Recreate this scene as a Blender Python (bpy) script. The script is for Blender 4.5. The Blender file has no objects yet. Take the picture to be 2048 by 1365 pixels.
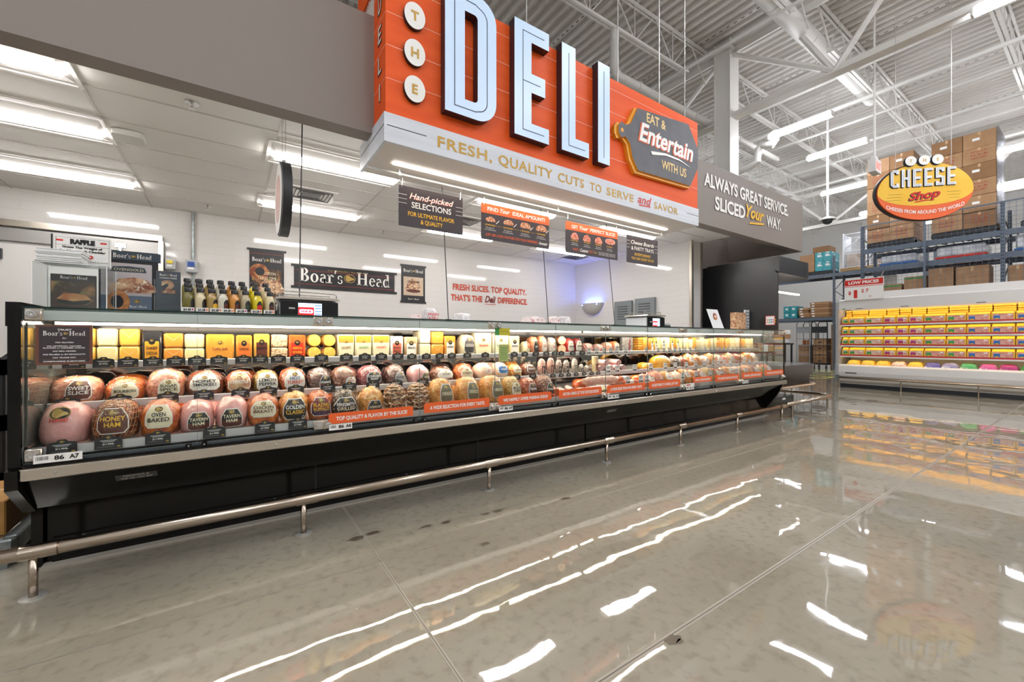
import bpy, math, random
from mathutils import Vector, Matrix, noise
PI = math.pi
sc = bpy.context.scene
random.seed(7)

# ---------------------------------------------------------------- camera, world, exposure
FPX, CAMH = 828.0, 1.2                      # focal length in pixels of the 2048 px wide frame, eye height
cam_d = bpy.data.cameras.new('camera')
cam_d.sensor_width = 36.0
cam_d.lens = 36.0 * FPX / 2048.0
cam_d.clip_start = 0.05
cam_d.clip_end = 200
cam = bpy.data.objects.new('camera', cam_d)
sc.collection.objects.link(cam)
cam.location = (0, 0, CAMH)
YAW = math.radians(34.25)
cam.rotation_euler = (PI / 2, 0, -YAW)
sc.camera = cam
world = bpy.data.worlds.new('world')
sc.world = world
world.use_nodes = True
world.node_tree.nodes['Background'].inputs[0].default_value = (1.0, 0.97, 0.93, 1)
world.node_tree.nodes['Background'].inputs[1].default_value = 0.6
sc.view_settings.view_transform = 'Standard'
sc.view_settings.look = 'None'
sc.view_settings.gamma = 1.0
sc.view_settings.use_curve_mapping = False
sc.view_settings.exposure = 0.0
sc.cycles.max_bounces = 8
sc.cycles.diffuse_bounces = 4
sc.cycles.glossy_bounces = 4
sc.cycles.transmission_bounces = 4
sc.cycles.transparent_max_bounces = 16
sc.cycles.caustics_reflective = False
sc.cycles.caustics_refractive = False
sc.cycles.sample_clamp_indirect = 6.0
E_TROFFER, E_STORE, E_CASE, E_SIGN = 32.0, 78.0, 38.0, 24.0     # strength of the lamps' glowing faces

FW = (math.sin(YAW), math.cos(YAW)); RT = (math.cos(YAW), -math.sin(YAW))
def ray(px, py):
    u = (px - 1024) / FPX
    return FW[0] + u * RT[0], FW[1] + u * RT[1], (682 - py) / FPX
def atY(px, py, y):
    d = ray(px, py); t = y / d[1]; return Vector((d[0] * t, y, CAMH + d[2] * t))
def atX(px, py, x):
    d = ray(px, py); t = x / d[0]; return Vector((x, d[1] * t, CAMH + d[2] * t))
def atZ(px, py, z):
    d = ray(px, py); t = (z - CAMH) / d[2]; return Vector((d[0] * t, d[1] * t, z))

# ---------------------------------------------------------------- materials
def srgb(h):
    if isinstance(h, str):
        h = h.lstrip('#'); c = [int(h[i:i + 2], 16) / 255 for i in (0, 2, 4)]
        return tuple(x / 12.92 if x <= .04045 else ((x + .055) / 1.055) ** 2.4 for x in c) + (1,)
    return tuple(h) + (1,)
MATS = {}
def M(name, col, rough=.5, metal=0.0, spec=.5, mix=None, bump=None, emit=0, coat=0, stretch=None, mottle=None):
    """mix = (colour2, scale, low, high); bump = (scale, distance); mottle like mix, a second layer"""
    if name in MATS: return MATS[name]
    m = bpy.data.materials.new(name); m.use_nodes = True
    nt = m.node_tree; b = nt.nodes['Principled BSDF']; L = nt.links
    c = srgb(col)
    b.inputs['Base Color'].default_value = c
    b.inputs['Roughness'].default_value = rough
    b.inputs['Metallic'].default_value = metal
    b.inputs['Specular IOR Level'].default_value = spec
    b.inputs['Coat Weight'].default_value = coat
    b.inputs['Coat Roughness'].default_value = .06
    if emit:
        b.inputs['Emission Color'].default_value = c
        b.inputs['Emission Strength'].default_value = emit
    if mix or bump or mottle:
        tc = nt.nodes.new('ShaderNodeTexCoord'); src = tc.outputs['Object']
        if stretch:
            mp = nt.nodes.new('ShaderNodeMapping'); mp.inputs['Scale'].default_value = stretch
            L.new(src, mp.inputs[0]); src = mp.outputs[0]
        out = None
        for lay in (mix, mottle):
            if not lay: continue
            n = nt.nodes.new('ShaderNodeTexNoise'); n.inputs['Scale'].default_value = lay[1]; n.inputs['Detail'].default_value = 5
            L.new(src, n.inputs[0])
            r = nt.nodes.new('ShaderNodeMapRange'); r.inputs[1].default_value = lay[2]; r.inputs[2].default_value = lay[3]
            L.new(n.outputs[0], r.inputs[0])
            x = nt.nodes.new('ShaderNodeMix'); x.data_type = 'RGBA'
            if out is None: x.inputs[6].default_value = c
            else: L.new(out, x.inputs[6])
            x.inputs[7].default_value = srgb(lay[0])
            L.new(r.outputs[0], x.inputs[0]); out = x.outputs[2]
        if out is not None: L.new(out, b.inputs['Base Color'])
        if bump:
            n = nt.nodes.new('ShaderNodeTexNoise'); n.inputs['Scale'].default_value = bump[0]; n.inputs['Detail'].default_value = 3
            L.new(src, n.inputs[0])
            bp = nt.nodes.new('ShaderNodeBump'); bp.inputs['Distance'].default_value = bump[1]; bp.inputs['Strength'].default_value = 1
            L.new(n.outputs[0], bp.inputs['Height']); L.new(bp.outputs[0], b.inputs['Normal'])
            if coat: L.new(bp.outputs[0], b.inputs['Coat Normal'])
    MATS[name] = m
    return m

def glassmat(name, tint, amount=.06, rough=0.0, bump=None, facing=.55):
    """thin clear sheet: transparent with a Fresnel reflection"""
    m = bpy.data.materials.new(name); m.use_nodes = True
    nt = m.node_tree; L = nt.links
    for n in list(nt.nodes): nt.nodes.remove(n)
    o = nt.nodes.new('ShaderNodeOutputMaterial'); t = nt.nodes.new('ShaderNodeBsdfTransparent'); g = nt.nodes.new('ShaderNodeBsdfGlossy')
    t.inputs[0].default_value = srgb(tint); g.inputs['Roughness'].default_value = rough
    lw = nt.nodes.new('ShaderNodeLayerWeight'); lw.inputs[0].default_value = .15
    r = nt.nodes.new('ShaderNodeMapRange'); r.inputs[3].default_value = amount; r.inputs[4].default_value = facing
    pw = nt.nodes.new('ShaderNodeMath'); pw.operation = 'POWER'; pw.inputs[1].default_value = 2.5
    L.new(lw.outputs['Fresnel'], pw.inputs[0]); L.new(pw.outputs[0], r.inputs[0])
    x = nt.nodes.new('ShaderNodeMixShader'); L.new(r.outputs[0], x.inputs[0]); L.new(t.outputs[0], x.inputs[1]); L.new(g.outputs[0], x.inputs[2])
    if bump:
        tc = nt.nodes.new('ShaderNodeTexCoord'); n = nt.nodes.new('ShaderNodeTexNoise'); n.inputs['Scale'].default_value = bump[0]; n.inputs['Detail'].default_value = 3
        L.new(tc.outputs['Object'], n.inputs[0])
        bp = nt.nodes.new('ShaderNodeBump'); bp.inputs['Distance'].default_value = bump[1]
        L.new(n.outputs[0], bp.inputs['Height']); L.new(bp.outputs[0], g.inputs['Normal'])
    L.new(x.outputs[0], o.inputs[0]); MATS[name] = m
    return m

def brickmat(name, col, mortar, w, h, rough, axis, msize=.004, bumpd=.0008):
    """glazed tile wall; axis 'y' = wall facing along Y (uses X,Z), 'x' = uses Y,Z"""
    m = M(name, col, rough); nt = m.node_tree; L = nt.links; b = nt.nodes['Principled BSDF']
    tc = nt.nodes.new('ShaderNodeTexCoord'); sx = nt.nodes.new('ShaderNodeSeparateXYZ'); cx = nt.nodes.new('ShaderNodeCombineXYZ')
    L.new(tc.outputs['Object'], sx.inputs[0]); L.new(sx.outputs[0 if axis == 'y' else 1], cx.inputs[0]); L.new(sx.outputs[2], cx.inputs[1])
    br = nt.nodes.new('ShaderNodeTexBrick'); br.inputs['Scale'].default_value = 1; br.inputs['Brick Width'].default_value = w
    br.inputs['Row Height'].default_value = h; br.inputs['Mortar Size'].default_value = msize; br.inputs['Mortar Smooth'].default_value = .2
    br.inputs['Color1'].default_value = srgb(col); br.inputs['Color2'].default_value = srgb(col); br.inputs['Mortar'].default_value = srgb(mortar)
    L.new(cx.outputs[0], br.inputs[0]); L.new(br.outputs[0], b.inputs['Base Color'])
    bp = nt.nodes.new('ShaderNodeBump'); bp.invert = True; bp.inputs['Distance'].default_value = bumpd
    L.new(br.outputs['Fac'], bp.inputs['Height']); L.new(bp.outputs[0], b.inputs['Normal'])
    return m

white = M('white_paint', '#e6e4e0', .5)
steelw = M('white_steel_paint', '#e9e6e1', .45)
stain = M('stainless', '#d6cec2', .28, 1.0, bump=(400, .00004), stretch=(.02, 1, 1))
chrome = M('chrome', '#d8d8d8', .08, 1.0)
rail_m = M('brushed_rail', '#b9ab9c', .2, 1.0)
blk = M('black_enamel', '#090706', .12, 0, .35)
blkm = M('black_matte', '#17171a', .45)
dark = M('dark_grey_plastic', '#2b2c30', .4)
taupe = M('taupe_paint', '#8a7f78', .55)
orange = M('sign_orange', '#f0601f', .5, spec=.25, mix=('#e65418', 3, .35, .75), stretch=(.3, 4, 4))
wwhite = M('sign_whitewood', '#dadde4', .4, mix=('#cdd0d6', 4, .4, .7), stretch=(.3, 4, 6))
gold = M('sign_gold', '#c79a33', .4)
red = M('print_red', '#cf2a1f', .4)
oran2 = M('print_orange', '#e8632b', .4)
yel = M('print_yellow', '#efb92f', .4)
wht = M('print_white', '#f2efe9', .4)
inkb = M('print_black', '#1a191b', .4)
slate = M('sign_slate', '#57555a', .5, mix=('#4a494d', 6, .35, .7))
brown = M('sign_brown', '#3b3236', .45)
green = M('print_green', '#3f8f4a', .45)
blue = M('print_blue', '#2b62a8', .45)
tan = M('print_tan', '#d8b58c', .45, mix=('#9c5a38', 30, .4, .65))
brass = M('emblem_gold', '#b89a55', .35, .3)
glass = glassmat('case_glass', '#fbfdfb', .012, facing=.45)
acryl = glassmat('clear_acrylic', '#fafcfc', .025, facing=.35)
film = glassmat('crinkled_film', '#fffefd', .035, .09, (38, .035), .42)
gedge = M('glass_edge_green', '#0e2a22', .15)
card = M('cardboard', '#b08a66', .8, mix=('#a27b57', 5, .35, .7))
cardd = M('cardboard_darker', '#96704c', .8, mix=('#8a6544', 5, .35, .7))  # darker brown cardboard, alternated with the plain tone
rackm = M('rack_bluegrey', '#5a6471', .45)
zinc = M('galvanised', '#9aa0a0', .4, .8, mix=('#7f8686', 20, .4, .6))
paper = M('paper', '#eeeeec', .6)
def emitm(name, col, s): return M(name, col, .4, emit=s)
tube = emitm('troffer_diffuser', '#fdf9f5', E_TROFFER)
tube2 = emitm('store_light_diffuser', '#f4f8ff', E_STORE)
upglow = emitm('added_store_upglow', '#f4f8ff', E_STORE * .1)  # weak upward glow, added to brighten the roof
ledc = emitm('case_led', '#fff0dc', E_CASE)
ledf = emitm('added_shelf_glow', '#fff0dc', 42)  # added glow hidden under the deli shelves
leds = emitm('sign_led', '#fff3e6', E_SIGN)

# ---------------------------------------------------------------- mesh builder
def wloc(o):
    v = Vector((0, 0, 0))
    while o is not None:
        v += o.location; o = o.parent
    return v
TXT = {}
def text_geo(s, bold=0.0, shear=0.0, spacing=1.0):
    k = (s, bold, shear, spacing)
    if k not in TXT:
        c = bpy.data.curves.new('t', 'FONT'); c.body = s; c.size = 1; c.offset = bold; c.shear = shear; c.resolution_u = 3
        c.space_character = spacing
        c.fill_mode = 'BOTH'
        o = bpy.data.objects.new('t', c); sc.collection.objects.link(o)
        me = bpy.data.meshes.new_from_object(o)
        v = [(p.co.x, p.co.y) for p in me.vertices]; f = [tuple(p.vertices) for p in me.polygons]
        bpy.data.objects.remove(o); bpy.data.meshes.remove(me); bpy.data.curves.remove(c)
        TXT[k] = (v, f)
    return TXT[k]

class MB:
    def __init__(s): s.v = []; s.f = []; s.m = []; s.mats = []
    def mi(s, mat):
        if mat not in s.mats: s.mats.append(mat)
        return s.mats.index(mat)
    def add(s, v, f, mat):
        o = len(s.v); i = s.mi(mat)
        s.v += [tuple(p) for p in v]; s.f += [tuple(o + k for k in q) for q in f]; s.m += [i] * len(f)
        return s
    def box(s, x0, x1, y0, y1, z0, z1, mat, bev=0):
        if bev:
            b = min(bev, abs(x1 - x0) * .45, abs(y1 - y0) * .45, abs(z1 - z0) * .45)
            pts = [(x0 + b, y0), (x1 - b, y0), (x1, y0 + b), (x1, y1 - b), (x1 - b, y1), (x0 + b, y1), (x0, y1 - b), (x0, y0 + b)]
            ins = [(x0 + b, y0 + b), (x1 - b, y0 + b), (x1 - b, y0 + b), (x1 - b, y1 - b), (x1 - b, y1 - b), (x0 + b, y1 - b), (x0 + b, y1 - b), (x0 + b, y0 + b)]
            v = [(p[0], p[1], z0) for p in ins] + [(p[0], p[1], z0 + b) for p in pts] + [(p[0], p[1], z1 - b) for p in pts] + [(p[0], p[1], z1) for p in ins]
            f = [(5, 3, 1, 0), (24, 25, 27, 29)]
            for r in range(3):
                for k in range(8):
                    a, c = r * 8 + k, r * 8 + (k + 1) % 8
                    f.append((a, c, c + 8, a + 8))
            return s.add(v, f, mat)
        v = [(x, y, z) for z in (z0, z1) for y in (y0, y1) for x in (x0, x1)]
        return s.add(v, [(0, 2, 3, 1), (4, 5, 7, 6), (0, 1, 5, 4), (2, 6, 7, 3), (0, 4, 6, 2), (1, 3, 7, 5)], mat)
    def quad(s, a, b, c, d, mat): return s.add([a, b, c, d], [(0, 1, 2, 3)], mat)
    def obox(s, c, rv, uv, w, h, t, mat):
        """box centred on c: width along rv, height along uv, thickness t behind the front"""
        rv = Vector(rv).normalized(); uv = Vector(uv).normalized(); n = rv.cross(uv); c = Vector(c)
        v = [c + rv * (w / 2 * i) + uv * (h / 2 * j) + n * (t * k) for k in (-1, 0) for j in (-1, 1) for i in (-1, 1)]
        return s.add(v, [(0, 2, 3, 1), (4, 5, 7, 6), (0, 1, 5, 4), (2, 6, 7, 3), (0, 4, 6, 2), (1, 3, 7, 5)], mat)
    def tube(s, pts, r, mat, n=10, cap=True):
        pts = [Vector(p) for p in pts]; rs = r if isinstance(r, (list, tuple)) else [r] * len(pts)
        v = []; f = []; a = None
        for i, p in enumerate(pts):
            t = (pts[min(i + 1, len(pts) - 1)] - pts[max(i - 1, 0)]).normalized()
            if a is None:
                a = t.orthogonal().normalized()
            a = (a - t * a.dot(t)).normalized(); b = t.cross(a)
            for k in range(n):
                q = 2 * PI * k / n
                v.append(p + (a * math.cos(q) + b * math.sin(q)) * rs[i])
        for i in range(len(pts) - 1):
            for k in range(n):
                k2 = (k + 1) % n
                f.append((i * n + k, i * n + k2, (i + 1) * n + k2, (i + 1) * n + k))
        if cap:
            f.append(tuple(range(n))[::-1]); f.append(tuple((len(pts) - 1) * n + k for k in range(n)))
        return s.add(v, f, mat)
    def lathe(s, prof, mat, n=20, c=(0, 0, 0), axis='z'):
        v = []; f = []
        for r, h in prof:
            for k in range(n):
                q = 2 * PI * k / n; a, b = r * math.cos(q), r * math.sin(q)
                p = (a, b, h) if axis == 'z' else ((a, h, b) if axis == 'y' else (h, a, b))
                v.append((p[0] + c[0], p[1] + c[1], p[2] + c[2]))
        for i in range(len(prof) - 1):
            for k in range(n):
                k2 = (k + 1) % n; f.append((i * n + k, i * n + k2, (i + 1) * n + k2, (i + 1) * n + k))
        if prof[0][0] > 1e-5: f.append(tuple(range(n))[::-1])
        if prof[-1][0] > 1e-5 and len(prof) > 1: f.append(tuple((len(prof) - 1) * n + k for k in range(n)))
        return s.add(v, f, mat)
    def prism(s, poly, o, rv, uv, t, mat, side=None):
        """2-D outline extruded backwards (t) from the plane through o spanned by rv, uv"""
        rv = Vector(rv).normalized(); uv = Vector(uv).normalized(); nn = rv.cross(uv); o = Vector(o); n = len(poly)
        fr = [o + rv * p[0] + uv * p[1] for p in poly]; bk = [p - nn * t for p in fr]
        s.add(fr, [tuple(range(n))], mat)
        s.add(bk, [tuple(range(n))[::-1]], side or mat)
        s.add(fr + bk, [(k, k + n, (k + 1) % n + n, (k + 1) % n) for k in range(n)], side or mat)
        return s
    def flat(s, poly, o, rv, uv, mat, off=0.0):
        rv = Vector(rv).normalized(); uv = Vector(uv).normalized(); nn = rv.cross(uv); o = Vector(o) + nn * off
        return s.add([o + rv * p[0] + uv * p[1] for p in poly], [tuple(range(len(poly)))], mat)
    def text(s, t, o, rv, uv, h, mat, w=None, bold=0.0, shear=0.0, align='c', off=.0012, arc=None, rot=0, fn=None, spacing=1.0):
        """lettering, cap height h, optionally squeezed to width w, lying off in front of the surface"""
        v, f = text_geo(t, bold, shear, spacing)
        if not v: return s
        xs = [p[0] for p in v]; x0, x1 = min(xs), max(xs)
        sy = h / .729; sx = sy if w is None else w / (x1 - x0)
        ox = {'c': -(x0 + x1) / 2, 'l': -x0, 'r': -x1}[align]
        rv = Vector(rv).normalized(); uv = Vector(uv).normalized(); nn = rv.cross(uv); o = Vector(o)
        if rot:
            rv, uv = rv * math.cos(rot) + uv * math.sin(rot), uv * math.cos(rot) - rv * math.sin(rot)
        P = []
        for x, y in v:
            a, b = (x + ox) * sx, y * sy
            if fn: P.append(fn(a, b)); continue
            if arc: b = b + arc * (a * a)
            P.append(o + rv * a + uv * b + nn * off)
        return s.add(P, f, mat)
    def build(s, name, parent=None, smooth=False, bevel=0):
        if parent is not None: base = wloc(parent)
        else:
            xs = [p[0] for p in s.v]; ys = [p[1] for p in s.v]; zs = [p[2] for p in s.v]
            base = Vector(((min(xs) + max(xs)) / 2, (min(ys) + max(ys)) / 2, min(zs)))
        me = bpy.data.meshes.new(name)
        me.from_pydata([(p[0] - base[0], p[1] - base[1], p[2] - base[2]) for p in s.v], [], s.f)
        for m in s.mats: me.materials.append(m)
        me.polygons.foreach_set('material_index', s.m)
        if smooth: me.polygons.foreach_set('use_smooth', [True] * len(s.f))
        me.update()
        o = bpy.data.objects.new(name, me); sc.collection.objects.link(o)
        if parent is not None: o.parent = parent
        else: o.location = base
        if smooth == 'auto':
            for p in me.polygons: p.use_smooth = True
            me.set_sharp_from_angle(angle=math.radians(40))
        if bevel:
            b = o.modifiers.new('bevel', 'BEVEL'); b.width = bevel; b.segments = 2; b.limit_method = 'ANGLE'
        return o

THINGS = []
def tag(o, label, cat, group=None, kind=None):
    o['label'] = label; o['category'] = cat
    if group: o['group'] = group
    if kind: o['kind'] = kind
    THINGS.append(o)
    return o
def thing(name, label, cat, loc, group=None, rz=0):
    o = bpy.data.objects.new(name, None); sc.collection.objects.link(o)
    o.location = loc; o.rotation_euler = (0, 0, rz); o.empty_display_size = .05
    return tag(o, label, cat, group)
def struct(o): o['kind'] = 'structure'; return o
def dup(root, loc, label, group=None, rz=None, scale=None):
    r = root.copy(); sc.collection.objects.link(r); r.location = loc
    if rz is not None: r.rotation_euler = (0, 0, rz)
    if scale: r.scale = scale
    r['label'] = label
    if group: r['group'] = group
    THINGS.append(r)
    for ch in list(root.children):
        c = ch.copy(); sc.collection.objects.link(c); c.parent = r
        for g in list(ch.children):
            d = g.copy(); sc.collection.objects.link(d); d.parent = c
    return r
ORD = ['first', 'second', 'third', 'fourth', 'fifth', 'sixth', 'seventh', 'eighth', 'ninth', 'tenth', 'eleventh', 'twelfth', 'thirteenth',
       'fourteenth', 'fifteenth', 'sixteenth', 'seventeenth', 'eighteenth', 'nineteenth', 'twentieth', 'twenty-first', 'twenty-second',
       'twenty-third', 'twenty-fourth', 'twenty-fifth', 'twenty-sixth', 'twenty-seventh', 'twenty-eighth', 'twenty-ninth', 'thirtieth',
       'thirty-first', 'thirty-second', 'thirty-third', 'thirty-fourth', 'thirty-fifth', 'thirty-sixth', 'thirty-seventh', 'thirty-eighth', 'thirty-ninth', 'fortieth']
def ell(cx, cy, a, b, n=24, a0=0, a1=2 * PI):
    full = abs(a1 - a0 - 2 * PI) < 1e-6
    return [(cx + a * math.cos(a0 + (a1 - a0) * k / (n if full else n - 1)), cy + b * math.sin(a0 + (a1 - a0) * k / (n if full else n - 1))) for k in range(n)]
def rrect(x0, x1, y0, y1, r, n=4):
    p = []
    for cx, cy, a in ((x1 - r, y1 - r, 0), (x0 + r, y1 - r, PI / 2), (x0 + r, y0 + r, PI), (x1 - r, y0 + r, 1.5 * PI)):
        p += [(cx + r * math.cos(a + PI / 2 * k / n), cy + r * math.sin(a + PI / 2 * k / n)) for k in range(n + 1)]
    return p
RX, UZ = (1, 0, 0), (0, 0, 1)          # a surface facing the aisle (-Y)
LX = (0, -1, 0)                        # a surface facing -X

# serif wordmark drawn stroke by stroke (used on the brand's banners and packs)
def serif_word(mb, word, o, rv, uv, h, mat, off=.0012, fn=None, w=None):
    if w: h = w / 6.56
    rv = Vector(rv).normalized(); uv = Vector(uv).normalized(); nn = rv.cross(uv); o = Vector(o)
    def put(polys, x):
        for q in polys:
            pts = [((a + x) * h, b * h) for a, b in q]
            P = [fn(a, b) for a, b in pts] if fn else [o + rv * a + uv * b + nn * off for a, b in pts]
            mb.add(P, [tuple(range(len(q)))], mat)
    def ring(cx, cy, a, b, ti, a0=0, a1=2 * PI, n=16, tb=.06):
        r = []
        for k in range(n):
            t0 = a0 + (a1 - a0) * k / n; t1 = a0 + (a1 - a0) * (k + 1) / n
            r.append([(cx + a * math.cos(t0), cy + b * math.sin(t0)), (cx + a * math.cos(t1), cy + b * math.sin(t1)),
                      (cx + (a - ti) * math.cos(t1), cy + (b - tb) * math.sin(t1)), (cx + (a - ti) * math.cos(t0), cy + (b - tb) * math.sin(t0))])
        return r
    def R(x0, x1, y0, y1): return [(x0, y0), (x1, y0), (x1, y1), (x0, y1)]
    G = {
        'B': (.66, [R(.08, .25, 0, 1), R(0, .3, 0, .06), R(0, .3, .94, 1)] + ring(.27, .755, .27, .245, .15, -PI / 2, PI / 2, 10) + ring(.27, .27, .34, .27, .17, -PI / 2, PI / 2, 10)),
        'o': (.58, ring(.28, .31, .27, .33, .15)),
        'a': (.52, ring(.23, .19, .2, .2, .12) + [R(.3, .43, 0, .5), R(.3, .52, 0, .06)] + ring(.24, .46, .19, .18, .13, 0, PI * .9, 8)),
        'r': (.44, [R(.08, .22, 0, .62), R(0, .32, 0, .06), R(0, .2, .56, .62)] + ring(.3, .46, .15, .18, .1, .1, PI, 8)),
        's': (.42, ring(.19, .46, .17, .17, .08, .1, PI * 1.35, 8) + ring(.19, .17, .18, .18, .08, -PI * .95, PI * .4, 8)),
        "'": (.2, [[(.04, .7), (.1, .74), (.17, .98), (.05, .98)]]),
        'H': (.88, [R(.08, .25, 0, 1), R(0, .34, 0, .06), R(0, .34, .94, 1), R(.57, .74, 0, 1), R(.48, .82, 0, .06), R(.48, .82, .94, 1), R(.25, .57, .48, .55)]),
        'e': (.5, ring(.25, .31, .24, .33, .13, .05, PI * 1.8, 16) + [R(.1, .47, .33, .39)]),
        'd': (.56, ring(.23, .31, .22, .33, .13) + [R(.33, .47, 0, 1), R(.22, .4, .94, 1), R(.4, .55, 0, .06)]),
        '@': (.95, []),
    }
    x = 0
    for ch in word: x += G[ch][0] + .03
    tot = x; x = -tot / 2
    for ch in word:
        put(G[ch][1], x)
        if ch == '@': boar(mb, o, rv, uv, (x + .44) * h, .45 * h, h * .8, off, fn)
        x += G[ch][0] + .03
    return tot * h
def boar(mb, o, rv, uv, cx, cy, s, off=.0012, fn=None, ground=None):
    rv = Vector(rv).normalized(); uv = Vector(uv).normalized(); nn = rv.cross(uv); o = Vector(o)
    def put(poly, mat, k):
        P = [fn(cx + a * s, cy + b * s) + nn * k for a, b in poly] if fn else [o + rv * (cx + a * s) + uv * (cy + b * s) + nn * (off + k) for a, b in poly]
        mb.add(P, [tuple(range(len(poly)))], mat)
    put(ell(0, 0, .52, .4, 20), brass, 0)
    put(ell(0, 0, .47, .35, 20), ground or inkb, .0004)
    put([(-.38, .02), (-.34, .2), (-.2, .29), (-.02, .27), (.1, .16), (.22, .1), (.38, .04), (.43, -.04), (.36, -.12), (.2, -.14), (.08, -.2), (-.06, -.28), (-.24, -.26), (-.35, -.14)], brass, .0008)
# ================================================================= the building
CZ = 2.93            # deli ceiling
BY = 7.03            # deli back wall
RXW = 6.55           # deli right wall, inner face
ROOF = 8.2
# floor: polished concrete
fm = M('polished_concrete', '#918979', .1, spec=.6, mix=('#9f9788', .9, .36, .66), mottle=('#7b7263', 20, .5, .9))
nt = fm.node_tree; b = nt.nodes['Principled BSDF']; tc = nt.nodes.new('ShaderNodeTexCoord')
def nz(scale, det):
    n = nt.nodes.new('ShaderNodeTexNoise'); n.inputs['Scale'].default_value = scale; n.inputs['Detail'].default_value = det
    nt.links.new(tc.outputs['Object'], n.inputs[0]); return n
n1 = nz(2.6, 1.5); n2 = nz(14, 2); ad = nt.nodes.new('ShaderNodeMath'); ad.operation = 'MULTIPLY_ADD'; ad.inputs[1].default_value = .025
nt.links.new(n2.outputs[0], ad.inputs[0]); nt.links.new(n1.outputs[0], ad.inputs[2])
bp = nt.nodes.new('ShaderNodeBump'); bp.inputs['Distance'].default_value = .0026
nt.links.new(ad.outputs[0], bp.inputs['Height']); nt.links.new(bp.outputs[0], b.inputs['Normal'])
n3 = nz(2.5, 4); mr = nt.nodes.new('ShaderNodeMapRange'); mr.inputs[3].default_value = .008; mr.inputs[4].default_value = .035
nt.links.new(n3.outputs[0], mr.inputs[0]); nt.links.new(mr.outputs[0], b.inputs['Roughness'])
mb = MB(); mb.box(-8, 29, -11, 15, -.1, 0, fm); struct(mb.build('floor'))
joint = M('joint_sealant', '#a39b8d', .45); jd = M('joint_groove', '#6a6256', .6)
def jline(x0, y0, x1, y1, w=.008):
    m = MB(); dx, dy = x1 - x0, y1 - y0; l = math.hypot(dx, dy); nx, ny = -dy / l, dx / l
    for k, (ww, mt, z) in enumerate(((w * 2.0, joint, .0008), (w * .45, jd, .0014))):
        m.quad((x0 + nx * ww / 2, y0 + ny * ww / 2, z), (x0 - nx * ww / 2, y0 - ny * ww / 2, z), (x1 - nx * ww / 2, y1 - ny * ww / 2, z), (x1 + nx * ww / 2, y1 + ny * ww / 2, z), mt)
    return m
TRN = 0
def trim(m, parent=None):
    global TRN; TRN += 1
    return struct(m.build('trim_%d' % TRN))
trim(jline(-7, 1.03, 13, 1.03, .011)); trim(jline(.675, -8, .675, 3.2)); trim(jline(-7, 2.27, 6.6, 2.27, .005))
trim(jline(6.15, -8, 6.15, 2.6)); trim(jline(-7, -4.5, 28, -4.5)); trim(jline(11.6, -8, 11.6, 9)); trim(jline(-4.8, -8, -4.8, 6.9))
# worn stains on the floor
stn = M('floor_stain', '#5e5344', .3)
mb = MB(); rs = random.Random(3)
for px, py, r in ((712, 1077, .035), (746, 1066, .03), (852, 1053, .022), (893, 1044, .022), (971, 1028, .02), (995, 1022, .024), (970, 1087, .024), (1131, 997, .028), (1345, 1279, .03), (1360, 1283, .014), (1130, 1009, .01)):
    c = atZ(px, py, .0012); q = []
    for k in range(14):
        a = 2 * PI * k / 14; rr = r * (.7 + .5 * rs.random()); q.append((c.x + rr * 1.5 * math.cos(a), c.y + rr * .8 * math.sin(a), .0012))
    mb.add(q, [tuple(range(14))], stn)
tag(mb.build('floor_stain'), 'scattered small dark drip stains on the polished floor in front of the deli case', 'stain', kind='stuff')
# yellow hatching by the stock area
yl = M('floor_tape_yellow', '#cdd24a', .5)
mb = MB()
def fl(a, c, w=.09):
    a = Vector(a); c = Vector(c); d = (c - a).normalized(); n = Vector((-d.y, d.x, 0)) * w / 2
    mb.quad(a + n, a - n, c - n, c + n, yl)
A = (15.6, 5.35, .002); B_ = (15.6, 8.4, .002); C_ = (20.3, 5.35, .002); D_ = (20.3, 8.4, .002)
fl(A, C_); fl(B_, D_); fl(A, B_); fl(C_, D_)
for k in range(5): fl((15.6 + k * .95, 5.35, .002), (16.5 + k * .95, 8.4, .002))
tag(mb.build('floor_marking'), 'yellow taped keep-clear hatching on the floor by the stock racks', 'floor marking')

tile = brickmat('white_glazed_tile', '#dedbd8', '#d5d2ce', .4, .1, .07, 'y', .003, .00012)
tilx = brickmat('white_glazed_tile_side', '#dedbd8', '#d5d2ce', .4, .1, .07, 'x', .003, .00012)
mb = MB(); mb.box(-6, RXW + .3, BY, BY + .2, 0, CZ + .1, tile); struct(mb.build('wall_back'))
mb = MB(); mb.box(RXW, RXW + .31, 4.15, BY, 0, CZ + .1, tilx); struct(mb.build('wall_right'))
mb = MB()
for x in (RXW, RXW + .27): mb.box(x - .005, x + .045, 4.13, 4.16, 0, CZ, stain)
mb.box(RXW - .012, RXW, 4.135, 4.18, 0, CZ, stain); mb.box(RXW + .31, RXW + .32, 4.135, 4.18, 0, CZ, stain); trim(mb)
mb = MB(); mb.box(-6.1, -6, 3.2, BY, 0, CZ, tilx); struct(mb.build('wall_left'))
# store shell
ext = M('store_wall_white', '#cfccc8', .6)
mb = MB(); mb.box(28.6, 28.8, -11, 15, 0, ROOF, ext); struct(mb.build('wall_far'))
mb = MB(); mb.box(-8, 28.8, 15, 15.2, 0, ROOF, ext); struct(mb.build('wall_stock'))
mb = MB(); mb.box(-8, 28.8, -11.2, -11, 0, ROOF, ext); struct(mb.build('wall_front'))
mb = MB(); mb.box(-8.2, -8, -11, 15, 0, ROOF, ext); struct(mb.build('wall_side'))
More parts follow.
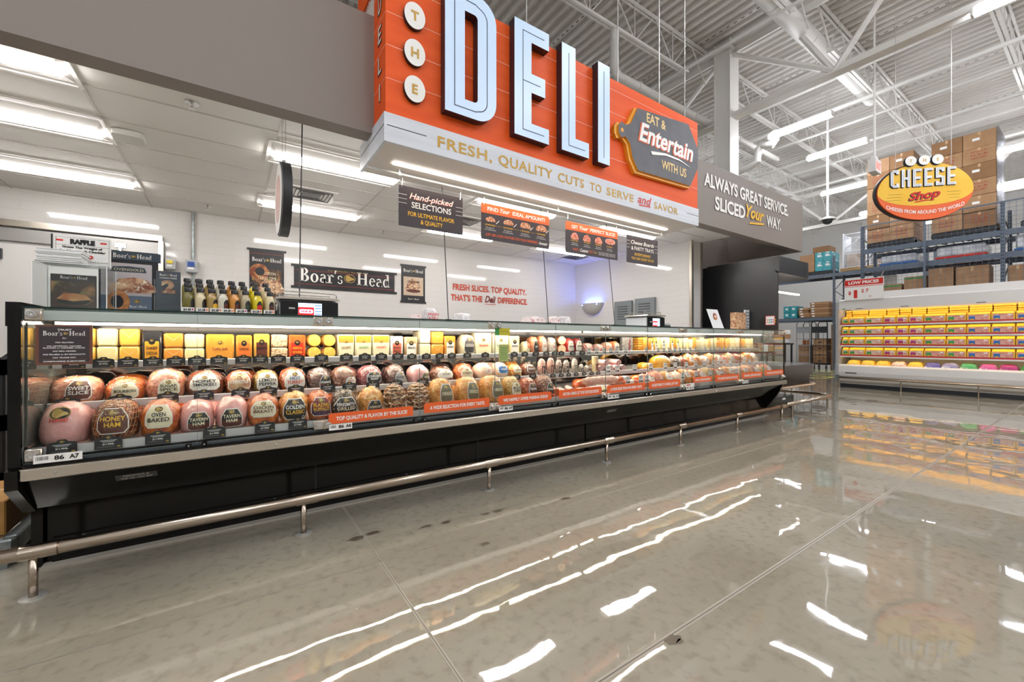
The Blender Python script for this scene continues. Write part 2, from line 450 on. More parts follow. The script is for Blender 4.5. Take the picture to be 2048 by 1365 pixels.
# deli ceiling with lay-in grid
cel = M('ceiling_tile_white', '#f1eeea', .6); grid = M('ceiling_grid', '#cfcac5', .5)
YL, YH = 3.34, BY
colx = [(-2.0, -.86), (.37, 1.40), (2.56, 3.56), (4.68, 5.68)]
TROF = [(0, 3.72), (0, 4.70), (0, 6.05)] + [(k, y) for k in (1, 2, 3) for y in (4.33, 5.92)]
mb = MB(); mb.box(-6, RXW + .3, YL, YH, CZ, CZ + .06, cel); struct(mb.build('ceiling'))
mb = MB()
y = 3.34 + .25
gy = [3.42 + .5 * k for k in range(8)]
for yy in gy: mb.box(-6, RXW, yy - .008, yy + .008, CZ - .004, CZ, grid)
for xx in (-5.3, -4.2, -3.1, -2.03, -.83, .34, 1.43, 2.53, 3.6, 4.65, 5.72): mb.box(xx - .01, xx + .01, YL, YH, CZ - .005, CZ, grid)
trim(mb)
# troffers: pale sloped pan with a glowing centre basket
pan = M('troffer_pan', '#efece8', .4)
def troffer():
    t = thing('ceiling_light', '', 'ceiling light', (0, 0, 0), 'recessed troffer lights in the deli ceiling')
    m = MB(); L, W = .60, .25
    for s in (-1, 1):
        m.quad((-L, s * W, 0), (L, s * W, 0), (L - .05, s * .08, -.03), (-L + .05, s * .08, -.03), pan)
        m.quad((s * L, -W, 0), (s * L, W, 0), (s * (L - .05), .08, -.03), (s * (L - .05), -.08, -.03), pan)
        m.box(-L, L, s * W - .012, s * W + .012, -.012, .0, pan); m.box(s * L - .012, s * L + .012, -W, W, -.012, .0, pan)
    m.build('pan', t)
    m = MB(); m.lathe([(.0, -.55), (.075, -.55), (.075, .55), (0, .55)], tube, 12, axis='x'); 
    for i, p in enumerate(m.v): m.v[i] = (p[0], p[1], min(p[2] * .5 - .028, -.026))
    m.build('diffuser', t)
    return t
TL = {(0, 3.72): 'long bright ceiling light at the picture top left, nearest the taupe bulkhead', (0, 4.70): 'ceiling light above and left of the flat white ceiling sensor',
      (0, 6.05): 'ceiling light at the left nearest the tiled back wall', (1, 4.33): 'ceiling light partly hidden by the corner of the orange sign box',
      (1, 5.92): 'ceiling light just beyond the round hanging disc sign', (2, 4.33): 'ceiling light seen between the rod and the ideal-amount hanging sign',
      (2, 5.92): 'ceiling light behind the left edge of the ideal-amount sign', (3, 4.33): 'ceiling light above the perfect-slice sign', (3, 5.92): 'ceiling light behind the left edge of the perfect-slice sign'}
t0 = None
for c, y in TROF:
    loc = ((colx[c][0] + colx[c][1]) / 2, y, CZ - .005)
    if t0 is None: t0 = troffer(); t0.location = loc; t0['label'] = TL[(c, y)]
    else: dup(t0, loc, TL[(c, y)])
# small ceiling fittings
def ceilthing(nm, lb, cat, px, py):
    p = atZ(px, py, CZ); return thing(nm, lb, cat, (p.x, p.y, CZ - .001)), p
for px, py, lb in ((384, 205, 'chrome sprinkler head with round plate below the taupe bulkhead'), (415, 411, 'small sprinkler head in the ceiling near the back wall, left of the disc sign'),
                   (766, 462, 'small sprinkler head beneath the hand-picked sign'), (1089, 507, 'small sprinkler head below the ideal-amount sign')):
    t, p = ceilthing('sprinkler_head', lb, 'sprinkler', px, py)
    m = MB(); m.lathe([(.045, 0), (.045, -.006), (.015, -.01), (.0, -.01)], chrome, 16, (p.x, p.y, CZ)); m.build('plate', t)
    m = MB(); m.lathe([(.01, -.01), (.008, -.04), (.022, -.043), (.022, -.047), (0, -.047)], chrome, 12, (p.x, p.y, CZ)); m.build('nozzle', t)
vent = M('vent_dark', '#4a4846', .6)
for px, py, lb in ((622, 388, 'square ceiling air vent beside the round hanging disc sign'), (925, 440, 'square ceiling air vent between the hand-picked and ideal-amount signs'), (1150, 513, 'square ceiling air vent below the perfect-slice sign')):
    t, p = ceilthing('air_vent', lb, 'air vent', px, py)
    m = MB(); m.box(p.x - .26, p.x + .26, p.y - .22, p.y + .22, CZ - .012, CZ - .001, pan); m.build('frame', t)
    m = MB(); m.box(p.x - .1, p.x + .1, p.y - .09, p.y + .09, CZ - .016, CZ - .013, vent)
    for r in (.13, .17, .21):
        for s in (-1, 1):
            m.box(p.x - r, p.x + r, p.y + s * r * .82 - .005, p.y + s * r * .82 + .005, CZ - .018, CZ - .0125, vent); m.box(p.x + s * r - .005, p.x + s * r + .005, p.y - r * .82, p.y + r * .82, CZ - .018, CZ - .0125, vent)
    m.build('grille', t)
t, p = ceilthing('ceiling_sensor', 'flat white rounded sensor on the ceiling beside a troffer light', 'sensor', 258, 268)
m = MB(); m.prism(rrect(-.1, .1, -.1, .1, .04), (p.x, p.y, CZ - .05), (1, 0, 0), (0, -1, 0), .045, white); m.build('housing', t, 'auto')
m = MB(); m.prism(rrect(-.07, .07, -.09, .03, .02), (p.x, p.y - .02, CZ - .006), (1, 0, 0), (0, -1, 0), .004, vent); m.build('mount', t)

# bulkhead (taupe header) left and right of the orange sign, and its return
mb = MB(); mb.box(-7.9, .93, 3.18, 3.33, 2.77, 3.66, taupe); struct(mb.build('wall_bulkhead'))
hb = MB(); hb.box(4.70, 8.42, 3.18, 3.33, 2.79, 3.65, taupe); struct(hb.build('wall_header'))
hb = MB(); hb.box(8.27, 8.42, 3.33, 7.2, 2.79, 3.65, taupe); struct(hb.build('wall_return'))
mb = MB(); mb.box(7.0, 8.72, 4.44, 4.6, 0, 3.2, taupe); struct(mb.build('wall_taupe'))
t = thing('header_lettering', 'white service slogan lettering on the taupe header right of the orange sign', 'lettering', (6.6, 3.178, 3.0))
m = MB(); m.text('ALWAYS GREAT SERVICE.', (6.57, 3.179, 3.322), RX, UZ, .18, wht, w=2.52, bold=.03, off=.008); m.build('slogan_line', t); m = MB()
m.text('SLICED', (5.99, 3.179, 3.04), RX, UZ, .185, wht, w=.82, bold=.03, off=.008); m.build('slogan_word', t); m = MB(); m.text('WAY.', (7.32, 3.179, 3.04), RX, UZ, .18, wht, w=.5, bold=.03, off=.008); m.build('slogan_word', t)
m = MB(); m.text('Your', (6.70, 3.179, 3.08), RX, UZ, .19, yel, w=.56, bold=.03, shear=.35, off=.012); m.flat([(-.2, -.05), (.25, .0), (.25, .03), (-.18, -.02)], (6.72, 3.178, 3.03), RX, UZ, yel, .01); m.build('yellow_word', t)

# ---------------------------------------------------------------- orange deli sign box
SX0, SX1, SY, SB, ST = .907, 4.71, 2.906, 2.6, 3.86
t = thing('deli_sign', 'big orange and white-wood sign box with glowing DELI letters over the case', 'sign', (2.8, 3.2, 2.6))
m = MB()
m.box(SX0, SX1, SY, 3.52, SB, ST + .25 - .25, M('soffit_white', '#d9cfc6', .5)); m.build('box', t)
m = MB(); m.box(SX0 - .006, SX1 + .002, SY - .006, SY, 2.805, ST, orange); m.box(SX0 - .006, SX0, SY, 3.18, 2.805, 4.4 - .54, orange); m.box(SX0 - .02, SX0 - .006, SY + .02, 3.6, ST, ST + .2, orange)
m.quad((SX0 - .006, SY - .006, ST), (SX1, SY - .006, ST), (SX1, SY + .02, ST), (SX0, SY + .02, ST), orange)
thin = M('board_joint_pale', '#ffb9a0', .5)
for z in (3.054, 3.289, 3.521, 3.755): m.box(SX0, SX1, SY - .0072, SY - .006, z - .0022, z + .0022, thin); m.box(SX0 - .0072, SX0 - .006, SY, 3.18, z - .002, z + .002, thin)
m.build('orange_boards', t)
m = MB(); m.box(SX0 - .02, SX1 + .002, SY - .02, SY, SB, 2.805, wwhite); m.box(SX0 - .02, SX0, SY, 3.54, SB, 2.805, wwhite)
m.box(SX0, 1.2, SY - .0215, SY - .02, 2.713, 2.718, inkb); m.box(4.47, SX1, SY - .0215, SY - .02, 2.713, 2.718, inkb); m.box(SX0 - .0215, SX0 - .02, SY - .02, 3.5, 2.713, 2.718, inkb); m.build('white_boards', t)
for wd, p0, p1, h in (('FRESH,', 875, 984, .085), ('QUALITY', 997, 1105, .085), ('CUTS', 1116, 1168, .083), ('TO', 1180, 1203, .08), ('SERVE', 1213, 1267, .08), ('SAVOR', 1308, 1356, .076)):
    xa, xb = atY(p0, 300, SY - .021).x, atY(p1, 300, SY - .021).x
    m = MB(); m.text(wd, ((xa + xb) / 2, SY - .021, 2.662), RX, UZ, h, gold, w=xb - xa, bold=.02, spacing=1.1); m.build('gold_word', t)
xa_, xb_ = atY(1275, 300, SY - .021).x, atY(1303, 300, SY - .021).x; xc_ = (xa_ + xb_) / 2
m = MB(); m.text('and', (xc_, SY - .021, 2.675), RX, UZ, .09, red, w=xb_ - xa_, bold=.02, shear=.3); m.flat([(-.09, -.01), (.1, .0), (.1, .014), (-.09, .006)], (xc_, SY - .021, 2.655), RX, UZ, red, .0012); m.build('red_lettering', t)
side = M('letter_return_dark', '#33232a', .4)
face = M('letter_face_lit', '#b9cde4', .3, emit=.35)
FY = 2.825
outl = M('letter_inline', '#20303c', .5); glow = M('letter_edge_translucent', '#bfd4ea', .3, emit=.35)
def letter(polys, hole=None, inl=()):
    m = MB()
    for p in polys: m.prism(p, (0, FY, 0), RX, UZ, .085, face, side)
    for q in inl:
        for a, c in zip(q[:-1], q[1:]):
            a = Vector((a[0], 0, a[1])); c = Vector((c[0], 0, c[1])); d = (c - a).normalized(); n = Vector((-d.z, 0, d.x)) * .0035
            a = a - d * .0035; c = c + d * .0035
            m.add([(p.x, FY - .001, p.z) for p in (a + n, a - n, c - n, c + n)], [(0, 3, 2, 1)], outl)
    o = m.build('lit_letter', t); return o
def arcp(cx, cz, r, a0, a1, n=8): return [(cx + r * math.cos(math.radians(a0 + (a1 - a0) * k / n)), cz + r * math.sin(math.radians(a0 + (a1 - a0) * k / n))) for k in range(n + 1)]
# D : ring built from two bent halves so that the counter stays open
zb, zt = 2.925, 3.895
D_out = [(1.321, zb)] + arcp(1.771 - .17, zb + .17, .17, -90, 0) + arcp(1.771 - .17, zt - .17, .17, 0, 90) + [(1.321, zt)]
D_in = [(1.487, 3.055)] + [(1.487, 3.735)] + arcp(1.60 - .03, 3.705, .03, 90, 0, 3)[0:] + arcp(1.60 - .03, 3.085, .03, 0, -90, 3)
lo = [(1.321, zb)] + arcp(1.601, zb + .17, .17, -90, 0) + [(1.771, 3.4), (1.60, 3.4)] + arcp(1.57, 3.085, .03, 0, -90, 3) + [(1.487, 3.055), (1.487, 3.4), (1.321, 3.4)]
hi = [(1.321, 3.4), (1.487, 3.4), (1.487, 3.735)] + arcp(1.57, 3.705, .03, 90, 0, 3) + [(1.60, 3.4), (1.771, 3.4)] + arcp(1.601, zt - .17, .17, 0, 90) + [(1.321, zt)]
letter([lo, hi], inl=[[(1.40, 2.985), (1.40, 3.82)] + [(1.58, 3.82)] + arcp(1.60, 3.72, .085, 80, 0, 6) + arcp(1.60, 3.08, .085, 0, -80, 6) + [(1.58, 2.985), (1.40, 2.985)]])
letter([[(1.949, zb), (2.317, zb), (2.317, 3.055), (2.125, 3.055), (2.125, 3.319), (2.275, 3.319), (2.275, 3.48), (2.125, 3.48), (2.125, 3.745), (2.317, 3.745), (2.317, zt), (1.949, zt)]],
       inl=[[(2.26, 2.985), (2.035, 2.985), (2.035, 3.82), (2.26, 3.82)], [(2.035, 3.40), (2.22, 3.40)]])
letter([[(2.466, zb), (2.804, zb), (2.804, 3.065), (2.632, 3.065), (2.632, zt), (2.466, zt)]], inl=[[(2.55, 3.82), (2.55, 2.985), (2.75, 2.985)]])
letter([[(2.925, zb), (3.087, zb), (3.087, zt), (2.925, zt)]], inl=[[(3.005, 2.985), (3.005, 3.82)]])
for ch, z in (('T', 3.552), ('H', 3.285), ('E', 3.022)):
    m = MB(); m.prism(ell(1.104, z, .079, .095, 28), (0, SY - .04, 0), RX, UZ, .034, wht, dark); m.text(ch, (1.104, SY - .041, z - .034), RX, UZ, .068, gold, bold=.03); m.build('letter_disc', t, 'auto')
m = MB()
for ch, z in (('D', 3.62), ('E', 3.40), ('L', 3.18), ('I', 2.98)):
    m = MB(); m.text(ch, (SX0 - .008, 3.03, z - .04), LX, UZ, .13, inkb, w=.09 if ch != 'I' else .03, bold=.03, off=.001); m.text(ch, (SX0 - .008, 3.025, z - .035), LX, UZ, .125, wht, w=.07 if ch != 'I' else .02, bold=.01, off=.003); m.build('side_letter', t)
# cutting-board badge
tagp = [(3.522, 3.646), (4.443, 3.746), (4.637, 3.50), (4.637, 3.27), (4.483, 3.02), (3.53, 2.985), (3.44, 3.10), (3.40, 3.24), (3.33, 3.29), (3.26, 3.265), (3.225, 3.31), (3.225, 3.38), (3.27, 3.43), (3.34, 3.415), (3.41, 3.45)]
tagp = [(x, z) for x, z in tagp]
amb = M('badge_edge_amber', '#e8a02a', .4)
m = MB(); cxm, czm = 3.98, 3.36
m.prism([(cxm + (x - cxm) * 1.02 - .018, czm + (z - czm) * 1.03 - .012) for x, z in tagp][::-1], (0, SY - .045, 0), RX, UZ, .04, amb, amb); m.build('badge_edge', t)
m = MB(); m.prism([(cxm + (x - cxm) * .985, czm + (z - czm) * .985) for x, z in tagp][::-1], (0, SY - .062, 0), RX, UZ, .016, slate, amb)
m.flat(ell(3.29, 3.345, .022, .022, 12), (0, SY - .062, 0), RX, UZ, amb, .001); m.build('badge_board', t)
cr = M('sign_cream', '#f0cf8a', .5)
m = MB(); P = SY - .063
m.text('EAT &', (3.84, P, 3.545), RX, UZ, .1, cr, w=.33, bold=.02); m.text('WITH US', (4.16, P, 3.105), RX, UZ, .1, cr, w=.46, bold=.02)
m.text('Entertain', (4.02, P, 3.31), RX, UZ, .2, oran2, w=.98, bold=.035, shear=.25, off=.003); m.text('Entertain', (4.035, P, 3.318), RX, UZ, .2, wht, w=.97, bold=.025, shear=.25, off=.006)
m.flat([(-.36, -.02), (-.1, .02), (.15, .02), (.38, -.03), (.15, .0), (-.1, -.005), (-.34, -.055)], (4.1, P, 3.265), RX, UZ, wht, .004); m.build('badge_lettering', t)
m = MB(); m.box(1.06, 4.52, 3.185, 3.225, SB - .008, SB + .001, leds); m.build('light_strip', t)
# suspension wires of the sign
mb = MB()
wire = M('suspension_wire', '#cfccc8', .4, .6)
for i, (px, x) in enumerate(((1062, 2.2), (1210, 3.4), (1320, 4.1), (1445, 4.6))):
    m = MB(); m.tube([(x, 3.0, 3.86), (x, 3.0, ROOF)], .006, wire, 6); tag(m.build('suspension_wire'), '', 'wire', 'thin wires holding the orange sign box')
for i, o in enumerate([q for q in THINGS if q.name.startswith('suspension_wire')]): o['label'] = 'thin vertical wire rising from the orange sign box, ' + ORD[i] + ' from the left'

# hanging rod with four signs
RZ = 2.56
t = thing('hanging_rod', 'slim white rod under the sign box carrying four hanging signs', 'rod', (2.8, 3.3, RZ))
m = MB(); m.tube([(.88, 3.3, RZ), (4.70, 3.3, RZ)], .009, white, 8); m.build('rod', t, True)
for x in (1.14, 2.83, 4.55):
    m = MB(); m.tube([(x, 3.3, RZ), (x, 3.3, SB)], .004, wire, 6); m.box(x - .01, x + .01, 3.29, 3.31, RZ - .012, RZ + .014, white); m.build('hanger', t)
def hangsign(x0, x1, z0, z1, label, nm='hanging_sign'):
    t = thing(nm, label, 'sign', ((x0 + x1) / 2, 3.3, z0), 'signs hanging from the rod')
    m = MB(); m.box(x0, x1, 3.298, 3.302, z0, z1, brown)
    m.build('panel', t)
    for x in (x0 + .025, x1 - .025):
        m = MB(); m.tube([(x, 3.296, z1 - .02), (x + .008, 3.297, RZ - .03), (x, 3.3, RZ + .005)], .002, chrome, 5); m.build('hook', t)
    return t, MB()
PY = 3.2975
t, m = hangsign(1.131, 1.713, 2.143, 2.474, 'dark hanging sign reading Hand-picked SELECTIONS in white and yellow')
m.text('Hand-picked', (1.42, PY, 2.375), RX, UZ, .05, oran2, w=.40, bold=.02, shear=.3, off=.001); m.text('Hand-picked', (1.423, PY, 2.378), RX, UZ, .05, wht, w=.40, bold=.01, shear=.3, off=.002)
m.text('SELECTIONS', (1.42, PY, 2.305), RX, UZ, .05, wht, w=.36, bold=.02); m.text('FOR ULTIMATE FLAVOR', (1.42, PY, 2.235), RX, UZ, .036, yel, w=.42, bold=.02); m.text('& QUALITY', (1.42, PY, 2.18), RX, UZ, .036, yel, w=.2, bold=.02)
for k in range(3):
    m.box(1.131, 1.2, PY - .001, PY, 2.40 - .035 * k, 2.403 - .035 * k, wht); m.box(1.645, 1.713, PY - .001, PY, 2.38 - .035 * k, 2.383 - .035 * k, wht)
m.build('printing', t)
meatp = M('picture_meat', '#e3b48f', .5, mix=('#a85b3c', 60, .4, .6)); salp = M('picture_slice', '#e9a18c', .5, mix=('#c96a55', 40, .4, .6))
def heap(m, x, z, w, h, mat, y=None, seed=1):
    y = PY if y is None else y; r = random.Random(seed)
    p = [(w * .5 * math.cos(PI * k / 10) * (.92 + .12 * r.random()), h * math.sin(PI * k / 10) * (.85 + .2 * r.random())) for k in range(11)]
    m.flat(p + [(-w * .3, -h * .12), (w * .3, -h * .12)], (x, y, z), RX, UZ, mat, .0012)
t, m = hangsign(1.903, 2.706, 2.14, 2.476, 'dark hanging sign with orange top band reading FIND Your IDEAL AMOUNT!')
m.box(1.903, 2.706, PY - .0008, PY, 2.385, 2.476, oran2)
m.text('FIND', (2.03, PY, 2.412), RX, UZ, .036, wht, w=.12, bold=.02); m.text('Your', (2.165, PY, 2.412), RX, UZ, .042, wht, w=.11, bold=.02, shear=.35); m.text('IDEAL AMOUNT!', (2.45, PY, 2.412), RX, UZ, .036, wht, w=.4, bold=.02)
for k, q in enumerate(('1/2 POUND', '3/4 POUND', '1 POUND', '2 POUNDS')):
    x = 2.0 + .2 * k; heap(m, x + .005, 2.315, .11 + .012 * k, .045 + .006 * k, meatp, seed=k)
    m.text(q, (x, PY, 2.272), RX, UZ, .015, yel, w=.11, bold=.02); m.text('Enough for', (x, PY, 2.248), RX, UZ, .011, wht, w=.09); m.text(('2-4', '4-6', '6-8', '10-12')[k] + ' sandwiches', (x, PY, 2.23), RX, UZ, .011, wht, w=.12)
    m.flat([(.06, 0), (.095, .035), (.1, .03), (.065, -.004)], (x, PY, 2.3), RX, UZ, wht, .0016)
    if k: m.box(x - .14, x - .07, PY - .001, PY, 2.279, 2.2805, yel)
m.text('JUST ASK A DELI PARTNER FOR YOUR PREFERRED', (2.255, PY, 2.178), RX, UZ, .024, oran2, w=.61, bold=.01); m.text('Amount', (2.625, PY, 2.175), RX, UZ, .03, wht, w=.11, bold=.02, shear=.3)
m.build('printing', t)
t, m = hangsign(2.931, 3.736, 2.14, 2.473, 'dark hanging sign with orange top band reading GET Your PERFECT SLICE!')
m.box(2.931, 3.736, PY - .0008, PY, 2.385, 2.473, oran2)
m.text('GET', (3.06, PY, 2.41), RX, UZ, .036, wht, w=.09, bold=.02); m.text('Your', (3.195, PY, 2.41), RX, UZ, .042, wht, w=.13, bold=.02, shear=.35); m.text('PERFECT SLICE!', (3.49, PY, 2.41), RX, UZ, .036, wht, w=.4, bold=.02)
for k, q in enumerate(('EXTRA THIN', 'THIN', 'STANDARD', 'THICK')):
    x = 3.06 + .18 * k
    if k < 3: heap(m, x, 2.3, .12, .07, salp, seed=k + 9)
    else:
        m.flat(ell(0, 0, .085, .03, 20), (x + .01, PY, 2.335), RX, UZ, salp, .0012); m.flat(ell(0, .006, .08, .028, 20), (x + .01, PY, 2.338), RX, UZ, wht, .0016); m.flat(ell(0, .004, .076, .026, 20), (x + .01, PY, 2.339), RX, UZ, salp, .002)
    m.text(q, (x, PY, 2.272), RX, UZ, .015, yel, w=.1, bold=.02); m.text('Great for', (x, PY, 2.248), RX, UZ, .011, wht, w=.08); m.text('sandwiches', (x, PY, 2.23), RX, UZ, .011, wht, w=.1)
m.text('WANT A', (3.08, PY, 2.175), RX, UZ, .026, oran2, w=.1, bold=.01); m.text('Custom', (3.2, PY, 2.172), RX, UZ, .034, wht, w=.12, bold=.02, shear=.3); m.text('CUT?', (3.30, PY, 2.175), RX, UZ, .026, oran2, w=.06, bold=.01); m.text('Tell us by', (3.37, PY, 2.19), RX, UZ, .01, yel, w=.06); m.text('number!', (3.37, PY, 2.175), RX, UZ, .01, yel, w=.05)
for k in range(12): m.box(3.43 + .023 * k, 3.434 + .023 * k, PY - .001, PY, 2.165, 2.205, wht)
m.build('printing', t)
t, m = hangsign(3.893, 4.478, 2.14, 2.47, 'dark hanging sign reading Cheese Boards & PARTY TRAYS, right-hand end of the rod')
m.text('Cheese Boards', (4.185, PY, 2.37), RX, UZ, .046, wht, w=.44, bold=.015, shear=.3); m.text('& PARTY TRAYS', (4.185, PY, 2.30), RX, UZ, .046, wht, w=.42, bold=.015)
m.text('ENTERTAINING?', (4.185, PY, 2.235), RX, UZ, .032, yel, w=.3, bold=.02); m.text('YOU CAN COUNT ON US!', (4.185, PY, 2.185), RX, UZ, .032, yel, w=.42, bold=.02)
for k in range(3):
    m.box(3.893, 3.95, PY - .001, PY, 2.40 - .04 * k, 2.403 - .04 * k, wht); m.box(4.42, 4.478, PY - .001, PY, 2.39 - .04 * k, 2.393 - .04 * k, wht)
m.build('printing', t)
# round disc sign seen edge on
t = thing('disc_sign', 'thick round charcoal disc sign seen edge-on, hanging below the taupe bulkhead', 'sign', (.325, 3.45, 1.97))
m = MB(); cx_, cz_ = .325, 2.232
m.lathe([(.0, -.035), (.24, -.035), (.263, -.028), (.263, .03), (0, .03)], M('disc_edge', '#26272a', .5), 40, (cx_, 3.45, cz_), 'x'); m.build('disc', t, 'auto')
m = MB(); m.lathe([(.0, -.037), (.245, -.037), (.245, -.034)], wht, 40, (cx_, 3.45, cz_), 'x'); m.lathe([(.14, -.0385), (.17, -.0385), (.17, -.0375)], M('disc_print_red', '#cfa79c', .5), 30, (cx_, 3.45, cz_), 'x'); m.build('printed_face', t)
m = MB(); m.box(cx_ - .012, cx_ + .012, 3.43, 3.47, cz_ + .255, cz_ + .29, chrome); m.tube([(cx_ - .01, 3.45, cz_ + .28), (cx_ - .012, 3.45, CZ)], .0016, chrome, 5); m.tube([(cx_ + .01, 3.45, cz_ + .28), (cx_ + .014, 3.45, CZ)], .0016, chrome, 5); m.build('hanger', t)
# slim cables from ceiling to case top
for px0, py0, px1, py1, lb in ((605, 345, 598, 600, 'thin vertical cable beside the disc sign'), (884, 380, 897, 636, 'thin dark cable below the hand-picked sign'), (1081, 440, 1097, 640, 'thin dark cable below the ideal-amount sign'), (1212, 470, 1230, 640, 'thin dark cable below the perfect-slice sign')):
    a = atY(px0, py0, 3.36); c = atY(px1, py1, 3.36); c.z = 1.365
    top = CZ if px0 == 605 else RZ
    a.z = top
    m = MB(); m.tube([a, c], .0045, M('cable_dark', '#4b4a4c', .5), 6); m.box(c.x - .02, c.x + .02, c.y - .015, c.y + .015, c.z, c.z + .03, M('cable_dark', '')); tag(m.build('support_cable'), lb + ' running down to the case top', 'cable')
# ================================================================= open roof of the store
deck = M('roof_deck_white', '#cfcac4', .55)
m = MB(); x = -8.0; k = 0; prof = []
while x < 28.6:
    prof += [(x, ROOF), (x + .09, ROOF), (x + .12, ROOF - .055), (x + .19, ROOF - .055)]; x += .22
v = [(a, -5, z) for a, z in prof] + [(a, 15, z) for a, z in prof]; n = len(prof)
m.add(v, [(i, i + n, i + n + 1, i + 1) for i in range(n - 1)], deck)
m.box(-8, 28.8, -11, 15, ROOF + .05, ROOF + .15, deck); m.box(-8, 28.8, -11, -5, ROOF - .02, ROOF + .05, deck)
o = struct(m.build('ceiling'))
trd = M('deck_slot_dark', '#55514d', .8)
m = MB()
for x0 in range(-6, 28, 3):
    xx = -8 + .22 * round((x0 + 8) / .22) + .155
    for k in range(110): m.box(xx - .012, xx + .012, -3 + k * .16, -2.93 + k * .16, ROOF - .058, ROOF - .0555, trd)
trim(m)
GX = [-2.9, 9.62, 22.14]
def joist(L):
    m = MB(); zt, zb = ROOF - .06, ROOF - .85
    for s in (-.035, .035):
        m.box(0, L, s - .02, s + .02, zt - .05, zt, steelw); m.box(.75, L - .75, s - .025, s + .025, zb, zb + .05, steelw)
    n = int(L / .62); st = L / n
    for k in range(n):
        a = (k * st, 0, zt - .03); c = ((k + 1) * st, 0, zt - .03); mid = ((k + .5) * st, 0, zb + .03)
        if k % 2 == 0:
            m.tube([(k * st + .05, 0, zt - .03), ((k + 1) * st, 0, zb + .03)], .014, steelw, 5) if k > 0 else m.tube([(.1, 0, zt - .03), (.8, 0, zb + .03)], .02, steelw, 5)
        else:
            m.tube([(k * st, 0, zb + .03), ((k + 1) * st - .05, 0, zt - .03)], .014, steelw, 5)
            if k * st > 1: m.tube([(k * st, 0, zb + .03), (k * st, 0, zt - .03)], .011, steelw, 5)
    return m
spans = [(-2.75, 9.45), (9.8, 21.95), (22.3, 28.5), (-7.9, -3.05)]
for (a, c) in spans:
    o0 = None
    for k in range(-4, 5):
        y = 5.62 + 2.15 * k
        if y > 14.8: continue
        lb = 'white open-web roof joist in the bay %s, %s from the front' % ({-2.75: 'above the deli sign', 9.8: 'over the meat aisle', 22.3: 'at the far wall', -7.9: 'at the left wall'}[a], ORD[k + 4])
        if o0 is None:
            o0 = joist(c - a).build('roof_joist'); base = o0.location.copy(); o0.location = (base[0] + a, base[1] + y, base[2]); tag(o0, lb, 'roof joist', 'roof joists')
        else:
            o = o0.copy(); sc.collection.objects.link(o); o.location = (base[0] + a, base[1] + y, base[2]); tag(o, lb, 'roof joist', 'roof joists')
for gi, gx in enumerate(GX):
    m = MB(); zb, zt = 6.33, 7.98
    m.box(gx - .11, gx + .11, -10.9, 14.9, zb, zb + .035, steelw); m.box(gx - .012, gx + .012, -10.9, 14.9, zb + .035, zb + .17, steelw)
    m.box(gx - .11, gx + .11, -10.9, 14.9, zt, zt + .04, steelw); m.box(gx - .02, gx + .02, -10.9, 14.9, zt - .14, zt, steelw)
    for c0 in (5.2, -7.3):
        for yb in (3.1, -.3, -3.2):
            y = c0 + (yb - 5.2)
            if y < -10.5: continue
            for dy in (.85, -1.15): m.tube([(gx, y, zb + .06), (gx, y + dy, zt - .03)], .055, steelw, 6)
        m.tube([(gx, c0 - .15, zt - .15), (gx, c0 - 2.1, zb + .08)], .06, steelw, 6)
        m.tube([(gx, c0 + .15, zt - .15), (gx, c0 + 2.1, zb + .08)], .06, steelw, 6)
        m.tube([(gx, c0 + 2.1, zb + .08), (gx, c0 + 3.6, zt - .03)], .055, steelw, 6)
    tag(m.build('roof_girder'), ('white truss girder over the far left of the store', 'deep white truss girder crossing above the column beside the deli sign', 'white truss girder high beyond the meat aisle')[gi], 'girder')
for gi, (gx, gy) in enumerate(((9.62, 5.2), (22.14, 5.2), (9.62, -7.3), (22.14, -7.3), (-2.9, -7.3))):
    m = MB(); w = .19
    m.box(gx - w, gx + w, gy - w, gy - w + .02, 0, ROOF - .06, steelw); m.box(gx - w, gx + w, gy + w - .02, gy + w, 0, ROOF - .06, steelw); m.box(gx - .16, gx + .16, gy - w + .02, gy + w - .02, 0, ROOF - .06, steelw)
    m.box(gx - .24, gx + .24, gy - .24, gy + .24, 7.9, 7.94, steelw)
    o = m.build('steel_column'); 
    tag(o, ('tall white steel column rising behind the taupe header', 'white steel column beyond the stock racks', 'white steel column behind the viewer on the right', 'white steel column far behind the viewer', 'white steel column behind the viewer on the left')[gi], 'column')
m = MB(); m.tube([(7.0, 3.66, 7.55), (13.9, 3.66, 7.55)], .17, white, 18)
for x in (8.4, 10.0, 11.6, 13.0): m.tube([(x, 3.66, 7.55), (x + .03, 3.66, 7.55)], .178, white, 18)
tag(m.build('air_duct', smooth='auto'), 'fat white round duct running under the roof through the girder', 'duct')
m = MB(); m.tube([(6.3, 5.65, 7.4), (6.3, 5.65, 6.65), (6.34, 5.65, 6.55), (6.45, 5.65, 6.5), (13.2, 5.65, 6.5)], .085, white, 12)
for x in (7, 9, 11): m.tube([(x, 5.65, 6.5), (x + .07, 5.65, 6.5)], .1, white, 12)
tag(m.build('pipe', smooth='auto'), 'white water pipe with an elbow just above the orange sign box', 'pipe')
pp = [atX(*q, 11.2) for q in ((1462, 348), (1500, 333), (1514, 322), (1517, 298), (1524, 290), (1545, 289), (1550, 280), (1551, 262))]
m = MB(); m.tube(pp, .09, white, 10); tag(m.build('pipe', smooth='auto'), 'stepped white pipe with several elbows seen above the taupe header', 'pipe')
